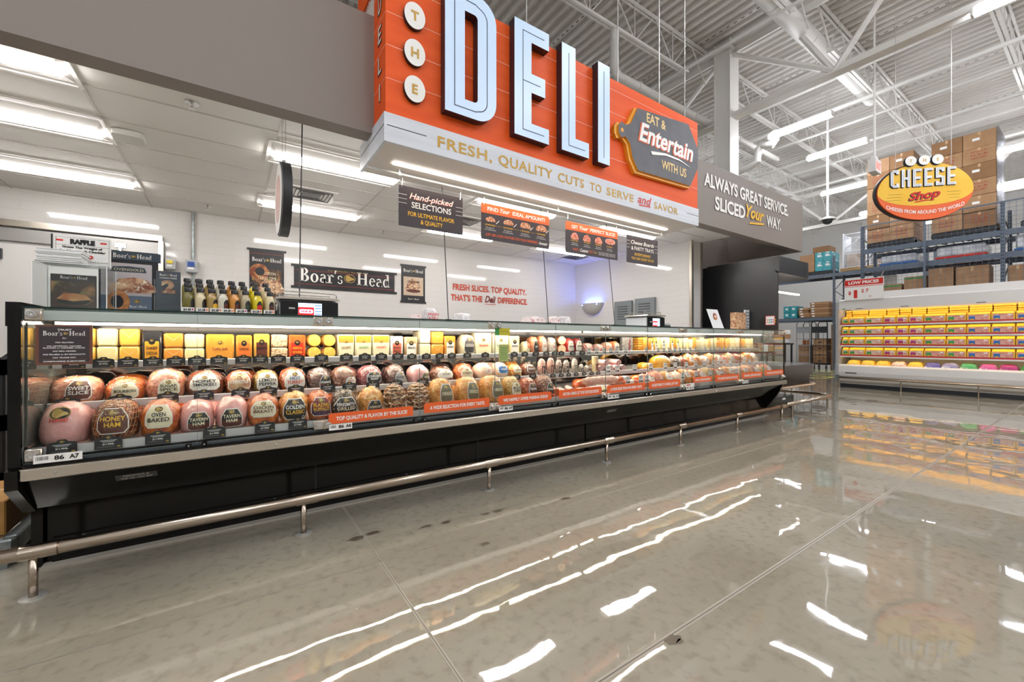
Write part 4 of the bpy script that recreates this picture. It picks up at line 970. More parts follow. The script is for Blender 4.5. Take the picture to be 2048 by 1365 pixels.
kinds = [(pg, mp)] * 3 + [(pm, mp)] * 3 + [(pg, mpk)] * 2 + [(pb, mpk)] * 3 + [(pg, mp)] * 2
protos = {}
rows = ((1.638, 'top'), (1.368, 'second'), (1.108, 'third'), (.838, 'fourth'))
for z, rn in rows:
    for i in range(len(bounds) - 1):
        w = bounds[i] - bounds[i + 1] - .012; y = (bounds[i] + bounds[i + 1]) / 2; band, meat = kinds[i]
        look = {pg: 'green', pb: 'blue', pm: 'magenta'}[band]
        lb = 'yellow meat tray with %s label, %s shelf of cooler, %s from left' % (look, rn, ORD[i])
        key = (round(w, 2), band.name, meat.name)
        if key not in protos: o = tray(w, band, meat); protos[key] = o; o.location = (mx + .125, y, z - .008); o['label'] = lb
        else: o = dup(protos[key], (mx + .125, y, z - .008), lb)
# flat yellow packs piled behind the top row
for i in range(len(bounds) - 1):
    w = bounds[i] - bounds[i + 1] - .02; y = (bounds[i] + bounds[i + 1]) / 2
    for k in range(7):
        key = ('flat', round(w, 2))
        loc = (mx + .40 + .012 * ((k * 7 + i) % 3), y, 1.635 + k * .052); lb = 'flat yellow pack, %s of pile %s behind the top shelf trays' % (('bottom', 'second', 'third', 'fourth', 'fifth', 'sixth', 'top')[k], ORD[i])
        if key not in protos:
            m = MB(); m.prism(rrect(-w / 2, w / 2, 0, .045, .012), (loc[0], y, loc[2]), LX, UZ, .3, yt); m.box(loc[0] - .001, loc[0], y - w * .4, y + w * .4, loc[2] + .012, loc[2] + .018, M('tray_amber', '#c98a17', .4))
            o = m.build('flat_meat_pack'); protos[key] = o; protos[key, 'b'] = o.location - Vector(loc); tag(o, lb, 'packed meat', 'flat yellow packs')
        else:
            o = protos[key].copy(); sc.collection.objects.link(o); o.location = protos[key, 'b'] + Vector(loc); tag(o, lb, 'packed meat', 'flat yellow packs')
# bags on the low deck
bc = [(yt, 'white tray'), (yt, 'yellow pack'), (yt, 'yellow pack'), (mp, 'pale pack'), (yt, 'yellow pack'), (M('bag_violet', '#5a549c', .35, mix=('#e8e2ee', 8, .5, .6)), 'violet bag'), (M('bag_lilac', '#8d86b5', .35, mix=('#f0ecf2', 8, .45, .6)), 'lilac bag'),
      (M('bag_green', '#4aa564', .35, mix=('#f2f0e6', 8, .5, .6)), 'pale green bag'), (M('bag_pink', '#c94f93', .35, mix=('#f4e4ec', 8, .5, .6)), 'pink bag'), (M('bag_magenta', '#a82673', .35, mix=('#e9a9cb', 8, .5, .65)), 'magenta bag'), (M('bag_green_deep', '#2f8f4a', .35, mix=('#d8d65a', 8, .55, .65)), 'deep green bag')]
y = 4.0
for i, (mt, nm) in enumerate(bc):
    w = .28 if i < 5 else .27; m = MB(); N = 8; v = []; f = []
    for a in range(N + 1):
        for c in range(N + 1):
            u, q = a / N * 2 - 1, c / N * 2 - 1; hgt = .075 * max(0, (1 - u ** 4) * (1 - q ** 4)) ** .5 + .012 * noise.noise(Vector((u * 3, q * 3, i)))
            v.append((mx + .27 + u * .17, y - w / 2 + q * w / 2, .595 + max(hgt, 0) * 1.5))
    f = [(a * (N + 1) + c, a * (N + 1) + c + 1, (a + 1) * (N + 1) + c + 1, (a + 1) * (N + 1) + c) for a in range(N) for c in range(N)]
    m.add(v, f, mt); m.add([(p[0], p[1], .592) for p in v], [q[::-1] for q in f], mt); tag(m.build('meat_bag', smooth=True), nm + ' lying on the low deck of the meat cooler, ' + ORD[i] + ' from the left', 'packed meat', 'packs on the low deck'); y -= w + .01
# bumper rail of the meat case
t = thing('bumper_rail', 'stainless bumper rail in front of the white meat case', 'rail', (12.9, 1.3, 0))
m = MB(); m.tube([(12.9, -1.6, .27), (12.9, 4.08, .27)], .022, rail_m, 10); m.build('pipe', t, True)
for y in (4.05, 2.87, 1.66, .45, -.8):
    m = MB(); m.tube([(12.9, y, 0), (12.9, y, .26)], .015, rail_m, 8); m.lathe([(.04, 0), (.04, .008), (0, .008)], rail_m, 12, (12.9, y, 0)); m.build('post', t, 'auto')
m = MB(); m.box(12.85, 12.95, 4.06, 4.14, .2, .34, zinc); m.build('end_bracket', t)
# low prices sign on the canopy
t = thing('price_board', 'white sign with red top band reading LOW PRICES $1.27 on the meat case', 'sign', (mx - .05, 3.6, 2.24))
m = MB(); m.box(mx - .04, mx - .03, 3.22, 3.99, 2.24, 2.755, wht); m.box(mx - .041, mx - .04, 3.225, 3.985, 2.60, 2.745, red); m.box(mx - .041, mx - .04, 3.225, 3.985, 2.567, 2.58, red); m.build('board', t)
m = MB(); m.text('LOW PRICES', (mx - .042, 3.605, 2.638), LX, UZ, .072, wht, w=.6, bold=.04); m.build('band_lettering', t)
m = MB(); m.text('$', (mx - .042, 3.88, 2.38), LX, UZ, .09, red, bold=.02); m.build('price_sign_mark', t); m = MB(); m.text('1', (mx - .042, 3.76, 2.29), LX, UZ, .2, red, w=.07, bold=.03); m.build('price_digit', t); m = MB(); m.text('2', (mx - .042, 3.62, 2.42), LX, UZ, .08, red, bold=.03); m.text('7', (mx - .042, 3.53, 2.42), LX, UZ, .08, red, bold=.03); m.build('price_digits', t); m = MB(); m.text('LB.', (mx - .042, 3.47, 2.3), LX, UZ, .026, red, bold=.02); m.build('unit_lettering', t)
m = MB(); m.tube([(mx - .03, 3.4, 2.5), (mx + .5, 3.35, 2.95)], .012, chrome, 6); m.build('stay', t)
# ================================================================= glass-fronted deli cases
YG = 2.95                                   # glass front
shelfm = M('shelf_steel', '#b9b6b4', .3, .6); chan = M('price_channel', '#c9c6c8', .35, .2); cano = M('canopy_pale', '#dfe3e2', .3)
mirr = M('mirror_panel', '#8d8a86', .04, 1.0); backd = M('rear_door_dark', '#3a3230', .15, .3)
def yz(m, x0, x1, pts, mat):
    n = len(pts); v = [(x0, y, z) for y, z in pts] + [(x1, y, z) for y, z in pts]
    m.add(v, [(k, k + n, (k + 1) % n + n, (k + 1) % n) for k in range(n)], mat); m.add(v, [tuple(range(n)), tuple(range(n, 2 * n))[::-1]], mat)
def deli_case(x0, x1, label, left_end, right_end):
    t = thing('deli_case', label, 'refrigerated case', ((x0 + x1) / 2, 3.3, 0))
    m = MB(); yz(m, x0 + .01, x1 - .01, [(3.24, 0), (3.24, .335), (3.9, .335), (3.9, 0)], blk); m.build('kick_base', t)
    m = MB(); m.box(x0 + .03, x1 - .03, 3.225, 3.24, .012, .14, blk); 
    for k in range(5): m.lathe([(.007, 0), (.007, -.004), (0, -.006)], dark, 8, (x0 + .15 + (x1 - x0 - .3) * k / 4, 3.225, .13), 'y')
    m.build('kick_plate', t)
    m = MB(); m.box(x0, x1, 3.17, 3.24, 0, .012, M('base_sealant', '#a49d90', .5)); m.build('base_strip', t)
    m = MB(); yz(m, x0, x1, [(2.935, .55), (3.13, .34), (3.85, .34), (3.85, .60), (2.96, .60)], blk); m.build('lower_panel', t)
    m = MB()
    for k in range(1, 3): xx = x0 + (x1 - x0) * k / 3; m.box(xx - .003, xx + .003, 3.238, 3.2395, .14, .335, dark)
    m.box(x1 - .006, x1, 2.93, 3.14, .335, .55, dark) if False else None
    if m.v: m.build('panel_joint', t)
    m = MB(); m.box(x0, x1, 2.905, 2.925, .536, .592, stain, bev=.006); m.box(x0, x1, 2.91, 2.96, .588, .592, stain); m.build('bumper_strip', t)
    for k in range(5):
        xx = x0 + .12 + (x1 - x0 - .24) * k / 4; m = MB(); m.lathe([(.009, 0), (.007, -.003), (0, -.004)], chrome, 10, (xx, 2.905, .564), 'y'); m.build('rivet', t)
    m = MB(); m.box(x0, x1, 2.935, 3.0, .592, .606, blk); m.box(x0, x1, 2.955, 2.975, .606, .62, M('gasket_grey', '#4b5157', .35)); m.box(x0, x1, 2.985, 3.01, .60, .628, blk); m.build('glass_channel', t)
    # interior
    m = MB(); yz(m, x0 + .01, x1 - .01, [(3.02, .62), (3.02, .655), (3.72, .70), (3.72, .62)], shelfm); m.box(x0 + .01, x1 - .01, 3.008, 3.02, .628, .672, chan); m.build('bottom_deck', t)
    m = MB(); yz(m, x0 + .01, x1 - .01, [(3.24, .83), (3.24, .842), (3.74, .868), (3.74, .856)], shelfm); m.box(x0 + .01, x1 - .01, 3.222, 3.24, .82, .864, chan, bev=.003); m.build('middle_shelf', t)
    m = MB(); m.box(x0 + .01, x1 - .01, 3.32, 3.76, 1.05, 1.062, shelfm); m.box(x0 + .01, x1 - .01, 3.30, 3.32, 1.044, 1.084, chan, bev=.003); m.build('top_shelf', t)
    m = MB(); m.box(x0, x1, 3.78, 3.84, .6, 1.3, backd)
    k = x0 + .05
    while k < x1 - .5: m.box(k, k + .58, 3.772, 3.78, .72, 1.26, mirr); k += .62
    m.build('rear_doors', t)
    m = MB(); m.box(x0, x1, 3.10, 3.86, 1.302, 1.357, cano); m.box(x0, x1, 3.095, 3.10, 1.306, 1.352, cano); m.box(x0, x1, 3.11, 3.86, 1.2995, 1.302, mirr); m.build('canopy', t)
    m = MB(); m.box(x0 + .03, x1 - .03, 3.27, 3.30, 1.291, 1.299, ledc); m.build('lamp', t)
    m = MB(); m.box(x0 + .03, x1 - .03, 3.325, 3.345, 1.046, 1.0499, ledf); m.build('unseen_shelf_glow', t)  # unseen glowing strip, added to brighten the meats below
    m = MB(); m.box(x0 + .03, x1 - .03, 3.245, 3.262, .824, .829, ledf); m.build('unseen_shelf_glow', t)  # same added strip under the middle shelf
    m = MB(); m.box(x0, x1, YG - .012, YG + .2, 1.358, 1.366, glass); m.box(x0, x1, YG - .0135, YG - .012, 1.357, 1.367, gedge); m.box(x0, x1, YG + .2, YG + .21, 1.358, 1.366, gedge); m.build('glass_top', t)
    n = round((x1 - x0) / .6635)
    for k in range(n):
        a = x0 + (x1 - x0) * k / n; c = x0 + (x1 - x0) * (k + 1) / n
        m = MB(); m.box(a + .002, c - .002, YG - .004, YG + .003, .612, 1.356, glass); m.box(a + .0015, a + .003, YG - .0045, YG + .0035, .612, 1.356, M('pane_edge', '#6b7a76', .2)); m.build('glass_pane', t)
    for k in range(0, n + 1, 2):
        xx = x0 + (x1 - x0) * k / n
        xs = [xx + .035] if k == 0 and left_end else ([xx - .035] if k == n and right_end else [xx - .028, xx + .028])
        if (k == 0 and not left_end) or (k == n and not right_end): xs = [xx + (.028 if k == 0 else -.028)]
        for zc in (1.33, .648):
            m = MB()
            for q in xs:
                m.box(q - .03, q + .03, YG - .008, YG + .02, zc - .03, zc + .03, stain, bev=.004); m.lathe([(.019, -.008), (.021, -.02), (.019, -.032), (.012, -.034), (0, -.030)], chrome, 18, (q, YG, zc), 'y')
            m.build('glass_clamp', t, 'auto')
    for k in range(1, n, 2):
        xx = x0 + (x1 - x0) * k / n
        for q in (-.035, .035): m = MB(); m.box(xx + q - .013, xx + q + .013, YG - .02, YG + .01, .6, .624, blk, bev=.003); m.lathe([(.006, -.02), (.004, -.024), (0, -.024)], chrome, 8, (xx + q, YG, .612), 'y'); m.build('glass_foot', t)
    if left_end:
        m = MB(); yz(m, x0 - .045, x0 - .002, [(2.905, .50), (3.12, .33), (3.22, .33), (3.22, 0), (3.92, 0), (3.92, 1.30), (2.94, 1.30), (2.94, .60), (2.905, .59)], blk)
        yz(m, x0 - .05, x0 - .0, [(2.935, 1.27), (2.935, 1.385), (3.92, 1.385), (3.92, 1.27)], blk); m.build('end_panel', t)
        m = MB(); m.box(x0 - .001, x0 + .004, 3.0, 3.76, .63, 1.29, M('end_glass_mirror', '#b8bdb6', .02, .85)); m.build('end_glass', t)
    if right_end:
        m = MB(); yz(m, x1 + .002, x1 + .02, [(3.0, .62), (3.0, 1.30), (3.85, 1.30), (3.85, .62)], glass); m.box(x1 - .001, x1 + .012, YG - .006, YG + .01, .60, 1.36, blk); m.build('end_panel', t)
        m = MB(); yz(m, x1 - .03, x1 + .01, [(2.94, .55), (3.05, .33), (3.2, .12), (3.3, .03), (3.8, .03), (3.8, .6), (2.96, .6)], blk); m.build('end_bracket', t)
    return t
XA, XM, XB = -.82, 3.16, 7.14
deli_case(XA, XM, 'long black glass-fronted deli case with stainless strip, left section', True, False)
deli_case(XM, XB, 'long black glass-fronted deli case, right section ending at the black cooler', False, True)
# type plates on the black panels
for (x, w, lb, tx) in ((-.42, .17, 'small grey type plate on the black panel under the big pink ham', ('RBDE45A-B', '"RB-46 10V 84"')), (3.32, .15, 'small grey type plate on the black panel of the right case section', ('RBDE45A-B', '"RB-46 10V 84"'))):
    y = 3.005; z = .468; n = Vector((0, -.21, -.195)).normalized(); up = Vector((0, -.195, .21)).normalized(); c = Vector((x, 2.935 + (.55 - z) * .195 / .21, z)) + n * .002
    t = thing('type_plate', lb, 'plate', c); m = MB(); m.obox(c, RX, up, w, .05, .0015, M('plate_grey', '#4f4f52', .35)); m.build('plate', t)
    m = MB(); m.text(tx[0], c + up * .006, RX, up, .013, wht, w=w * .62, off=.001); m.text(tx[1], c - up * .017, RX, up, .013, wht, w=w * .8, off=.001); m.build('lettering', t)
# location tickets along the bottom rail
for (x0, x1, z0, z1, s) in ((-.775, -.609, .612, .652, 'A7'), (.535, .68, .612, .650, 'A8'), (1.853, 1.99, .612, .648, 'A9'), (3.155, 3.32, .612, .65, 'A10'), (4.50, 4.66, .615, .69, 'A11'), (5.81, 5.97, .615, .655, 'A12')):
    t = thing('shelf_ticket', 'white ticket reading 86 %s at the foot of the case glass' % s, 'ticket', ((x0 + x1) / 2, YG - .04, z0)); m = MB(); m.box(x0, x1, YG - .038, YG - .036, z0, z1, wht); m.build('card', t)
    m = MB(); h = .04
    m.text('86', (x0 + (x1 - x0) * .52, YG - .0385, z0 + .011), RX, UZ, .021, inkb, w=.034, bold=.03); m.text(s, (x0 + (x1 - x0) * .83, YG - .0385, z0 + .011), RX, UZ, .021, inkb, w=.034 if len(s) < 3 else .05, bold=.03)
    rb = random.Random(1); xx = x0 + .008
    while xx < x0 + (x1 - x0) * .3: ww_ = rb.choice((.0008, .0016)); m.box(xx, xx + ww_, YG - .0385, YG - .038, z0 + .014, z0 + .032, inkb); xx += .003
    if z1 - z0 > .06: m.box(x0 + .01, x0 + .08, YG - .0385, YG - .038, z1 - .03, z1 - .008, red); m.text('H-E-B', (x0 + .045, YG - .0395, z1 - .026), RX, UZ, .012, wht, w=.05, bold=.02)
    m.build('printing', t)
# orange strips on the glass
for si_, (x0, x1, z0, z1, s) in enumerate(((.535, 1.111, .652, .722, 'TOP QUALITY & FLAVOR BY THE SLICE!'), (1.197, 1.765, .66, .735, 'A WIDE SELECTION FOR EVERY TASTE.'), (1.853, 2.427, .665, .74, 'WE HAPPILY OFFER PAIRING IDEAS!'), (2.517, 3.076, .668, .745, 'ASK FOR A SAMPLE. LET YOUR TASTE BUDS DECIDE!'),
                            (3.155, 3.744, .67, .748, 'A WIDE SELECTION FOR EVERY TASTE.'), (3.82, 4.392, .67, .75, 'SLICED FRESH TO ORDER. JUST ASK!'), (4.66, 5.062, .69, .755, 'CAREFULLY CHOSEN INGREDIENTS.'), (5.154, 5.737, .675, .755, 'TOP QUALITY & FLAVOR BY THE SLICE!'), (5.82, 6.38, .68, .76, 'WE HAPPILY OFFER PAIRING IDEAS!'), (6.47, 7.05, .69, .765, 'A WIDE SELECTION FOR EVERY TASTE.'))):
    z0 += .0; h = z1 - z0
    t = thing('slogan_strip', 'orange strip reading %s, %s from the left' % (' '.join(s.rstrip('.!').replace('.', '').replace('&', 'and').lower().split()[:5]), ORD[si_]), 'sign strip', ((x0 + x1) / 2, YG - .03, z0), 'orange slogan strips on the case glass')
    m = MB(); m.prism([(x0, z0), (x1, z0), (x1, z1 - .012), (x1 - .012, z1), (x0 + .012, z1), (x0, z1 - .012)], (0, YG - .028, 0), RX, UZ, .003, oran2); m.build('strip', t)
    m = MB(); m.text(s, ((x0 + x1) / 2, YG - .029, z0 + h * .3), RX, UZ, h * .36, wht, w=(x1 - x0) * .84, bold=.03); m.build('lettering', t)
# dark notice on the left pane
t = thing('notice_sign', 'dark framed notice on the left glass pane listing what is not in the meat', 'sign', (-.66, YG - .01, 1.085))
nx0, nx1, nz0, nz1 = -.775, -.578, 1.083, 1.278
m = MB(); m.box(nx0, nx1, YG - .010, YG - .006, nz0, nz1, M('notice_frame', '#6e4436', .4)); m.box(nx0 + .012, nx1 - .012, YG - .0115, YG - .010, nz0 + .012, nz1 - .008, brown); m.build('board', t)
m = MB(); cxn = (nx0 + nx1) / 2; Pn = YG - .012
m.text('TRUST', (cxn, Pn, 1.252), RX, UZ, .008, wht, w=.05, bold=.03); serif_word(m, "Boar's@Head", (cxn, Pn, 1.227), RX, UZ, .0225, wht, off=.0005)
m.text('for', (cxn, Pn, 1.21), RX, UZ, .009, wht, shear=.3)
for z, s, w in ((1.19, 'NO GLUTEN', .062), (1.172, 'NO ARTIFICIAL COLORS,', .12), (1.163, 'FLAVORS or CARAMEL COLOR', .145), (1.147, 'NO MSG ADDED', .08), (1.131, 'NO FILLERS or BY-PRODUCTS', .145), (1.115, 'NO TRANS FAT', .08), (1.097, 'COMPROMISE ELSEWHERE', .145)): m.text(s, (cxn, Pn, z), RX, UZ, .0058, wht, w=w, bold=.03)
m.box(nx0 + .02, nx1 - .02, Pn - .0005, Pn, 1.108, 1.1086, brass); m.build('lettering', t)
# hanging yellow-green labels on the glass
for (px0, px1, py0, py1, c, lb) in ((990, 1020, 656, 671, '#c3b52a', 'small yellow card stuck high on the case glass above the green one'), (998, 1017, 689, 723, '#a9b06a', 'narrow olive green card on the case glass below the yellow one')):
    a = atY(px0, py0, YG - .008); c_ = atY(px1, py1, YG - .008); mt = M('card_' + c.strip('#'), c, .5); t = thing('glass_card', lb, 'card', ((a.x + c_.x) / 2, YG - .008, c_.z)); m = MB(); m.box(a.x, c_.x, YG - .008, YG - .006, c_.z, a.z, mt); m.build('card', t); m = MB()
    if px0 == 990: m.box(a.x, a.x + (c_.x - a.x) * .28, YG - .009, YG - .008, c_.z, a.z, green); m.text('SOME SAVINGS', ((a.x + c_.x) / 2 + .01, YG - .0085, (a.z + c_.z) / 2), RX, UZ, .008, green, w=.07)
    else:
        for k in range(8): m.box(a.x + .012, c_.x - .015, YG - .009, YG - .008, c_.z + .02 + k * .014, c_.z + .024 + k * .014, green)
    m.build('printing', t)

# ================================================================= merchandise
def ham(kind, label, x, y, z, w, h, d, body, label_mat=inkb, words=(), field=None, tilt=0.0, lx=0.0, lz=.5, lw=.5, lh=.5, netted=False, group=None, wrapm=True, pw=2.4, cat='packed meat', border=wht, rz=0.0):
    """rounded joint in clear wrap; front faces -Y; z is its underside"""
    t = thing(kind, label, cat, (x, y, z), group, rz=rz)
    a, c, ch_ = w / 2, h * .38, h * .62; sd = abs(hash(label)) % 97 * .37 if False else (sum(map(ord, label)) % 97) * .37
    def sy(u, v):                      # front surface, u in -1..1, v in -1..1
        q = max(0.0, 1 - abs(u) ** pw - abs(v) ** pw) ** (1 / pw); return -d * .5 * q
    N, K = 28, 16; V = []; F = []
    for j in range(K + 1):
        th = -PI / 2 + PI * j / K
        for i in range(N):
            ph = 2 * PI * i / N
            def sp(q, e): return math.copysign(abs(q) ** e, q)
            e = 2 / pw
            px_, py_, pz_ = sp(math.cos(th), e) * sp(math.cos(ph), e), sp(math.cos(th), e) * sp(math.sin(ph), e), sp(math.sin(th), e)
            nn = 1 + .11 * noise.noise(Vector((px_ * 2 + sd, py_ * 2, pz_ * 2)))
            if netted: nn += .018 * (math.sin(ph * 9) + math.sin(th * 12))
            X_, Y_, Z_ = px_ * a * nn, py_ * d * .5 * (1 + (nn - 1) * .2), c + pz_ * ch_ * nn
            Z_ = max(Z_, 0.0)
            V.append((x + X_, y + Y_ + tilt * Z_, z + Z_))
    for j in range(K):
        for i in range(N):
            F.append((j * N + i, j * N + (i + 1) % N, (j + 1) * N + (i + 1) % N, (j + 1) * N + i))
    m = MB(); m.add(V, F, body); m.build('meat', t, True)
    def fn(off):
        def g(px_, pz_):
            zz_ = max(.004, h * .5 + pz_ + (lz - .5) * h); u, v = (lx * a + px_) / a, (zz_ - c) / ch_
            return Vector((x + lx * a + px_, y + sy(max(-.95, min(.95, u)), max(-.95, min(.95, v))) * 1.03 - off + tilt * zz_, z + zz_))
        return g
    def patch(mb, hw, z0, z1, mat, off, top=.55):
        n, g = 6, fn(off); v = []; f = []
        for j in range(n + 1):
            s = j / n; ww = hw * (1 - max(0, s - .6) / .4 * (1 - top)) * (1 - max(0, .12 - s) * 2); zz = z0 + (z1 - z0) * s
            for i in range(n + 1): v.append(g(-ww + 2 * ww * i / n, zz))
        for j in range(n):
            for i in range(n): f.append((j * (n + 1) + i, j * (n + 1) + i + 1, (j + 1) * (n + 1) + i + 1, (j + 1) * (n + 1) + i))
        mb.add(v, f, mat)
    if netted:
        m = MB(); nm = M('net_cord', '#c79a6a', .5) if body is not glz else M('bacon_edge', '#e8cfa6', .35, mix=('#a86a3a', 30, .4, .6), coat=.5)
        def S_(ph, th, k=1.025):
            e = 2 / pw; q = lambda v_, e_: math.copysign(abs(v_) ** e_, v_)
            X_, Y_, Z_ = q(math.cos(th), e) * q(math.cos(ph), e) * a * k, q(math.cos(th), e) * q(math.sin(ph), e) * d * .5 * k, max(0, c + q(math.sin(th), e) * ch_ * k)
            return Vector((x + X_, y + Y_ + tilt * Z_, z + Z_))
        if body is glz:
            for j in range(6): m.tube([S_(PI + PI * i / 12, -.35 + j * .27 + .05 * math.sin(i * 2.1 + j), 1.02) for i in range(13)], .0065, nm, 5)
        else:
            for j in range(9): m.tube([S_(PI + PI * i / 14, -.5 + j * .22, 1.03) for i in range(15)], .0014, nm, 4)
            for j in range(-6, 14): m.tube([S_(PI + PI * (j + i * .5) / 14 if 0 <= (j + i * .5) <= 14 else (PI if j + i * .5 < 0 else 2 * PI), -.5 + i * .2, 1.03) for i in range(10)], .0014, nm, 4)
        m.build('netting' if body is not glz else 'bacon_strip', t, True)
    if words or field:
        m = MB(); hw, hh = w * lw / 2, h * lh / 2
        if field != 'none':
            patch(m, hw * 1.08, -hh * 1.08, hh * 1.08, border, .002); patch(m, hw, -hh, hh, label_mat, .0032)
            if field is not None: patch(m, hw * .98, -hh * .95, -hh * .25, field, .0042, 1)
        boar(m, (0, 0, 0), RX, UZ, 0, hh * (.72 if field != 'none' else .6), min(hw, hh) * (.62 if field != 'none' else 1.5), fn=fn(.0045))
        n = len(words)
        for k, (s, mt) in enumerate(words):
            zz = hh * (.28 - 1.0 * (k + .5) / n)
            m.text(s, (0, 0, 0), RX, UZ, hh * .8 / max(n, 2), mt, w=hw * (1.7 if len(s) > 4 else 1.1), bold=.02, fn=(lambda g: lambda p, q: g(p, q + zz))(fn(.0055)))
        m.build('product_label', t)
    if wrapm:
        m = MB(); m.add([(x + (p[0] - x) * 1.03, y + (p[1] - y) * 1.03 - .006, z + (p[2] - z) * 1.03) for p in V], F, film); m.build('wrap', t, True)
        m = MB(); v = []; f = []; n = 26; rr = random.Random(int(sd * 10))
        for j in range(2):
            for i in range(n):
                ph = PI * i / (n - 1); k = 1.02 + j * (.05 + .05 * rr.random())
                v.append((x + math.cos(ph) * a * k, y - d * .12 + j * .01 + tilt * h * .6 + rr.uniform(-.004, .004), z + max(0, c + math.sin(ph) * ch_ * k)))
        for i in range(n - 1): f.append((i, i + 1, n + i + 1, n + i))
        m.add(v, f, film); m.build('wrap_edge', t, True)
    return t
def food(name, c1, c2, sc_=22, lo=.4, hi=.62, rough=.25, bump=.012, c3=None):
    return M(name, c1, rough, mix=(c2, sc_ * 2.0, lo, hi), bump=(42, bump), coat=.55, mottle=(c3, sc_ * 2.3, .56, .66) if c3 else None)
pink = food('ham_pink', '#e3a8a4', '#d99292', 9, .4, .7, bump=.003); pinkt = food('ham_pink_tan', '#dc9a76', '#c9705a', 26); orng = food('meat_orange', '#d9752e', '#b4491c', 16)
orgb = food('meat_chipotle', '#bb4f20', '#7f2a12', 30, c3='#d9853f'); pinkd = None; brn = food('meat_brown', '#8b4a2c', '#5a2a1a', 24); netd = food('meat_netted', '#a44a26', '#4f1c10', 24, c3='#c97a45')
beef = food('beef_dark', '#6f4a42', '#4a2e2a', 30, c3='#9a7a70'); beefb = food('beef_brown', '#8d5a42', '#6a3a2c', 28, c3='#b58a72'); corn = food('corned_beef', '#a8555a', '#7d3038', 24, c3='#d0a0a0')
golden = food('turkey_golden', '#e0a24a', '#c97a28', 14, c3='#efc680'); goldp = food('turkey_pepper', '#b59a5a', '#8f7238', 34, c3='#4a3f22'); pale = food('turkey_pale', '#ecd0bb', '#e0b89a', 9, .4, .7, bump=.004); herb = food('turkey_herb', '#d8b06a', '#9c7f3a', 36)
pepp = food('salami_pepper', '#5b4a3c', '#2e241d', 40, c3='#c9b9a0'); whitm = food('wrap_white', '#e9e2dc', '#cfc4bd', 20); lem = food('meat_lemon_pepper', '#b88f3e', '#8a6a2c', 34, c3='#574a22'); glz = food('meat_glazed_dark', '#4a2415', '#8f5a2a', 20, .45, .6, c3='#e2c69a')
cor = M('label_cream', '#eadfbe', .45); lbr = M('label_brown', '#5d2b20', .45); lbd = M('label_maroon', '#7d2430', .45); olv = M('label_olive', '#6d6446', .45); lbw = M('label_pale', '#e8e4dc', .45)
def rx(px, Y): return atY(px, 680, Y).x
# ---- bottom deck (front row)
BOT = [  # px0, px1, height, depth, body, name phrase, label words, label colour, lx, lz, lw, lh, netted, field
    (76, 184, .205, .27, pink, 'ham', 'big pink ham with red writing and gold oval', (("HAM!", red),), None, -.05, .62, .62, .5, False, 'none'),
    (184, 278, .20, .25, netd, 'ham', 'dark red-brown netted ham with honey-coloured wording', (('HONEY', yel), ('HAM', yel)), lbr, -.0, .5, .62, .62, True, None),
    (278, 362, .19, .24, orng, 'ham', 'glossy orange ham with cream picture label', (('OVEN', inkb), ('BAKED', inkb)), cor, .0, .55, .6, .6, False, None),
    (358, 428, .175, .22, pink, 'ham', 'small pink ham left of its twin, dark badge', (('TAVERN', cor), ('HAM', cor)), inkb, .15, .35, .6, .55, False, lbr),
    (430, 496, .185, .22, pink, 'ham', 'small pink ham right of its twin, dark badge', (('TAVERN', cor), ('HAM', cor)), inkb, .0, .35, .6, .55, False, lbr),
    (494, 560, .185, .22, orng, 'turkey_breast', 'orange glazed turkey with pale maple label', (('CHICKEN', lbr), ('BREAST', lbr)), cor, -.05, .55, .7, .5, False, None),
    (560, 616, .19, .21, golden, 'turkey_breast', 'golden turkey with black label reading GOLDEN', (('GOLDEN', wht), ('CLASSIC', yel)), inkb, .0, .45, .78, .66, False, None),
    (617, 663, .185, .2, orng, 'chicken_breast', 'orange chicken with purple and red buffalo label', (('BLAZING', yel), ('BUFFALO', yel)), lbd, .0, .48, .8, .62, False, M('label_purple', '#4b2a4a', .4)),
    (664, 714, .185, .2, pepp, 'chicken_breast', 'grey-black chicken reading FIRESMITH', (('FIRESMITH', wht), ('GRILLED', cor)), inkb, .0, .42, .85, .6, False, None),
    (716, 770, .19, .21, golden, 'turkey_breast', 'golden turkey with low dark square label', (('EVERROAST', cor),), inkb, .1, .3, .6, .45, False, None),
    (768, 814, .20, .2, glz, 'bacon_roast', 'dark glazed striped roast, the left of two', (), None, 0, .5, .5, .5, True, None),
    (815, 860, .195, .2, glz, 'bacon_roast', 'dark glazed striped roast, the right of two', (), None, 0, .5, .5, .5, True, None),
    (858, 912, .225, .22, golden, 'turkey_breast', 'tall golden ovenroast turkey, left of three alike', (('OVENGOLD', cor),), olv, .05, .5, .5, .6, False, None),
    (912, 962, .225, .22, golden, 'turkey_breast', 'tall golden ovenroast turkey, middle of three alike', (('OVENGOLD', cor),), olv, .1, .5, .5, .6, False, None),
    (962, 1010, .225, .22, golden, 'turkey_breast', 'tall golden ovenroast turkey, right of three alike', (('OVENGOLD', cor),), olv, .1, .5, .5, .6, False, None),
    (1010, 1043, .205, .2, herb, 'turkey_breast', 'herbed mesquite turkey with plain printed wrap', (('MESQUITE', inkb), ('TURKEY', inkb)), cor, .05, .5, .6, .5, False, None),
    (1044, 1074, .185, .2, orgb, 'turkey_breast', 'peppered reddish turkey beside the mesquite one', (('PEPPER', wht),), lbr, .05, .5, .6, .5, False, None),
    (1074, 1108, .20, .2, beefb, 'roast_beef', 'brown seasoned roast next to the round bologna ends', (('ROAST', wht),), inkb, .2, .4, .5, .5, False, None),
]
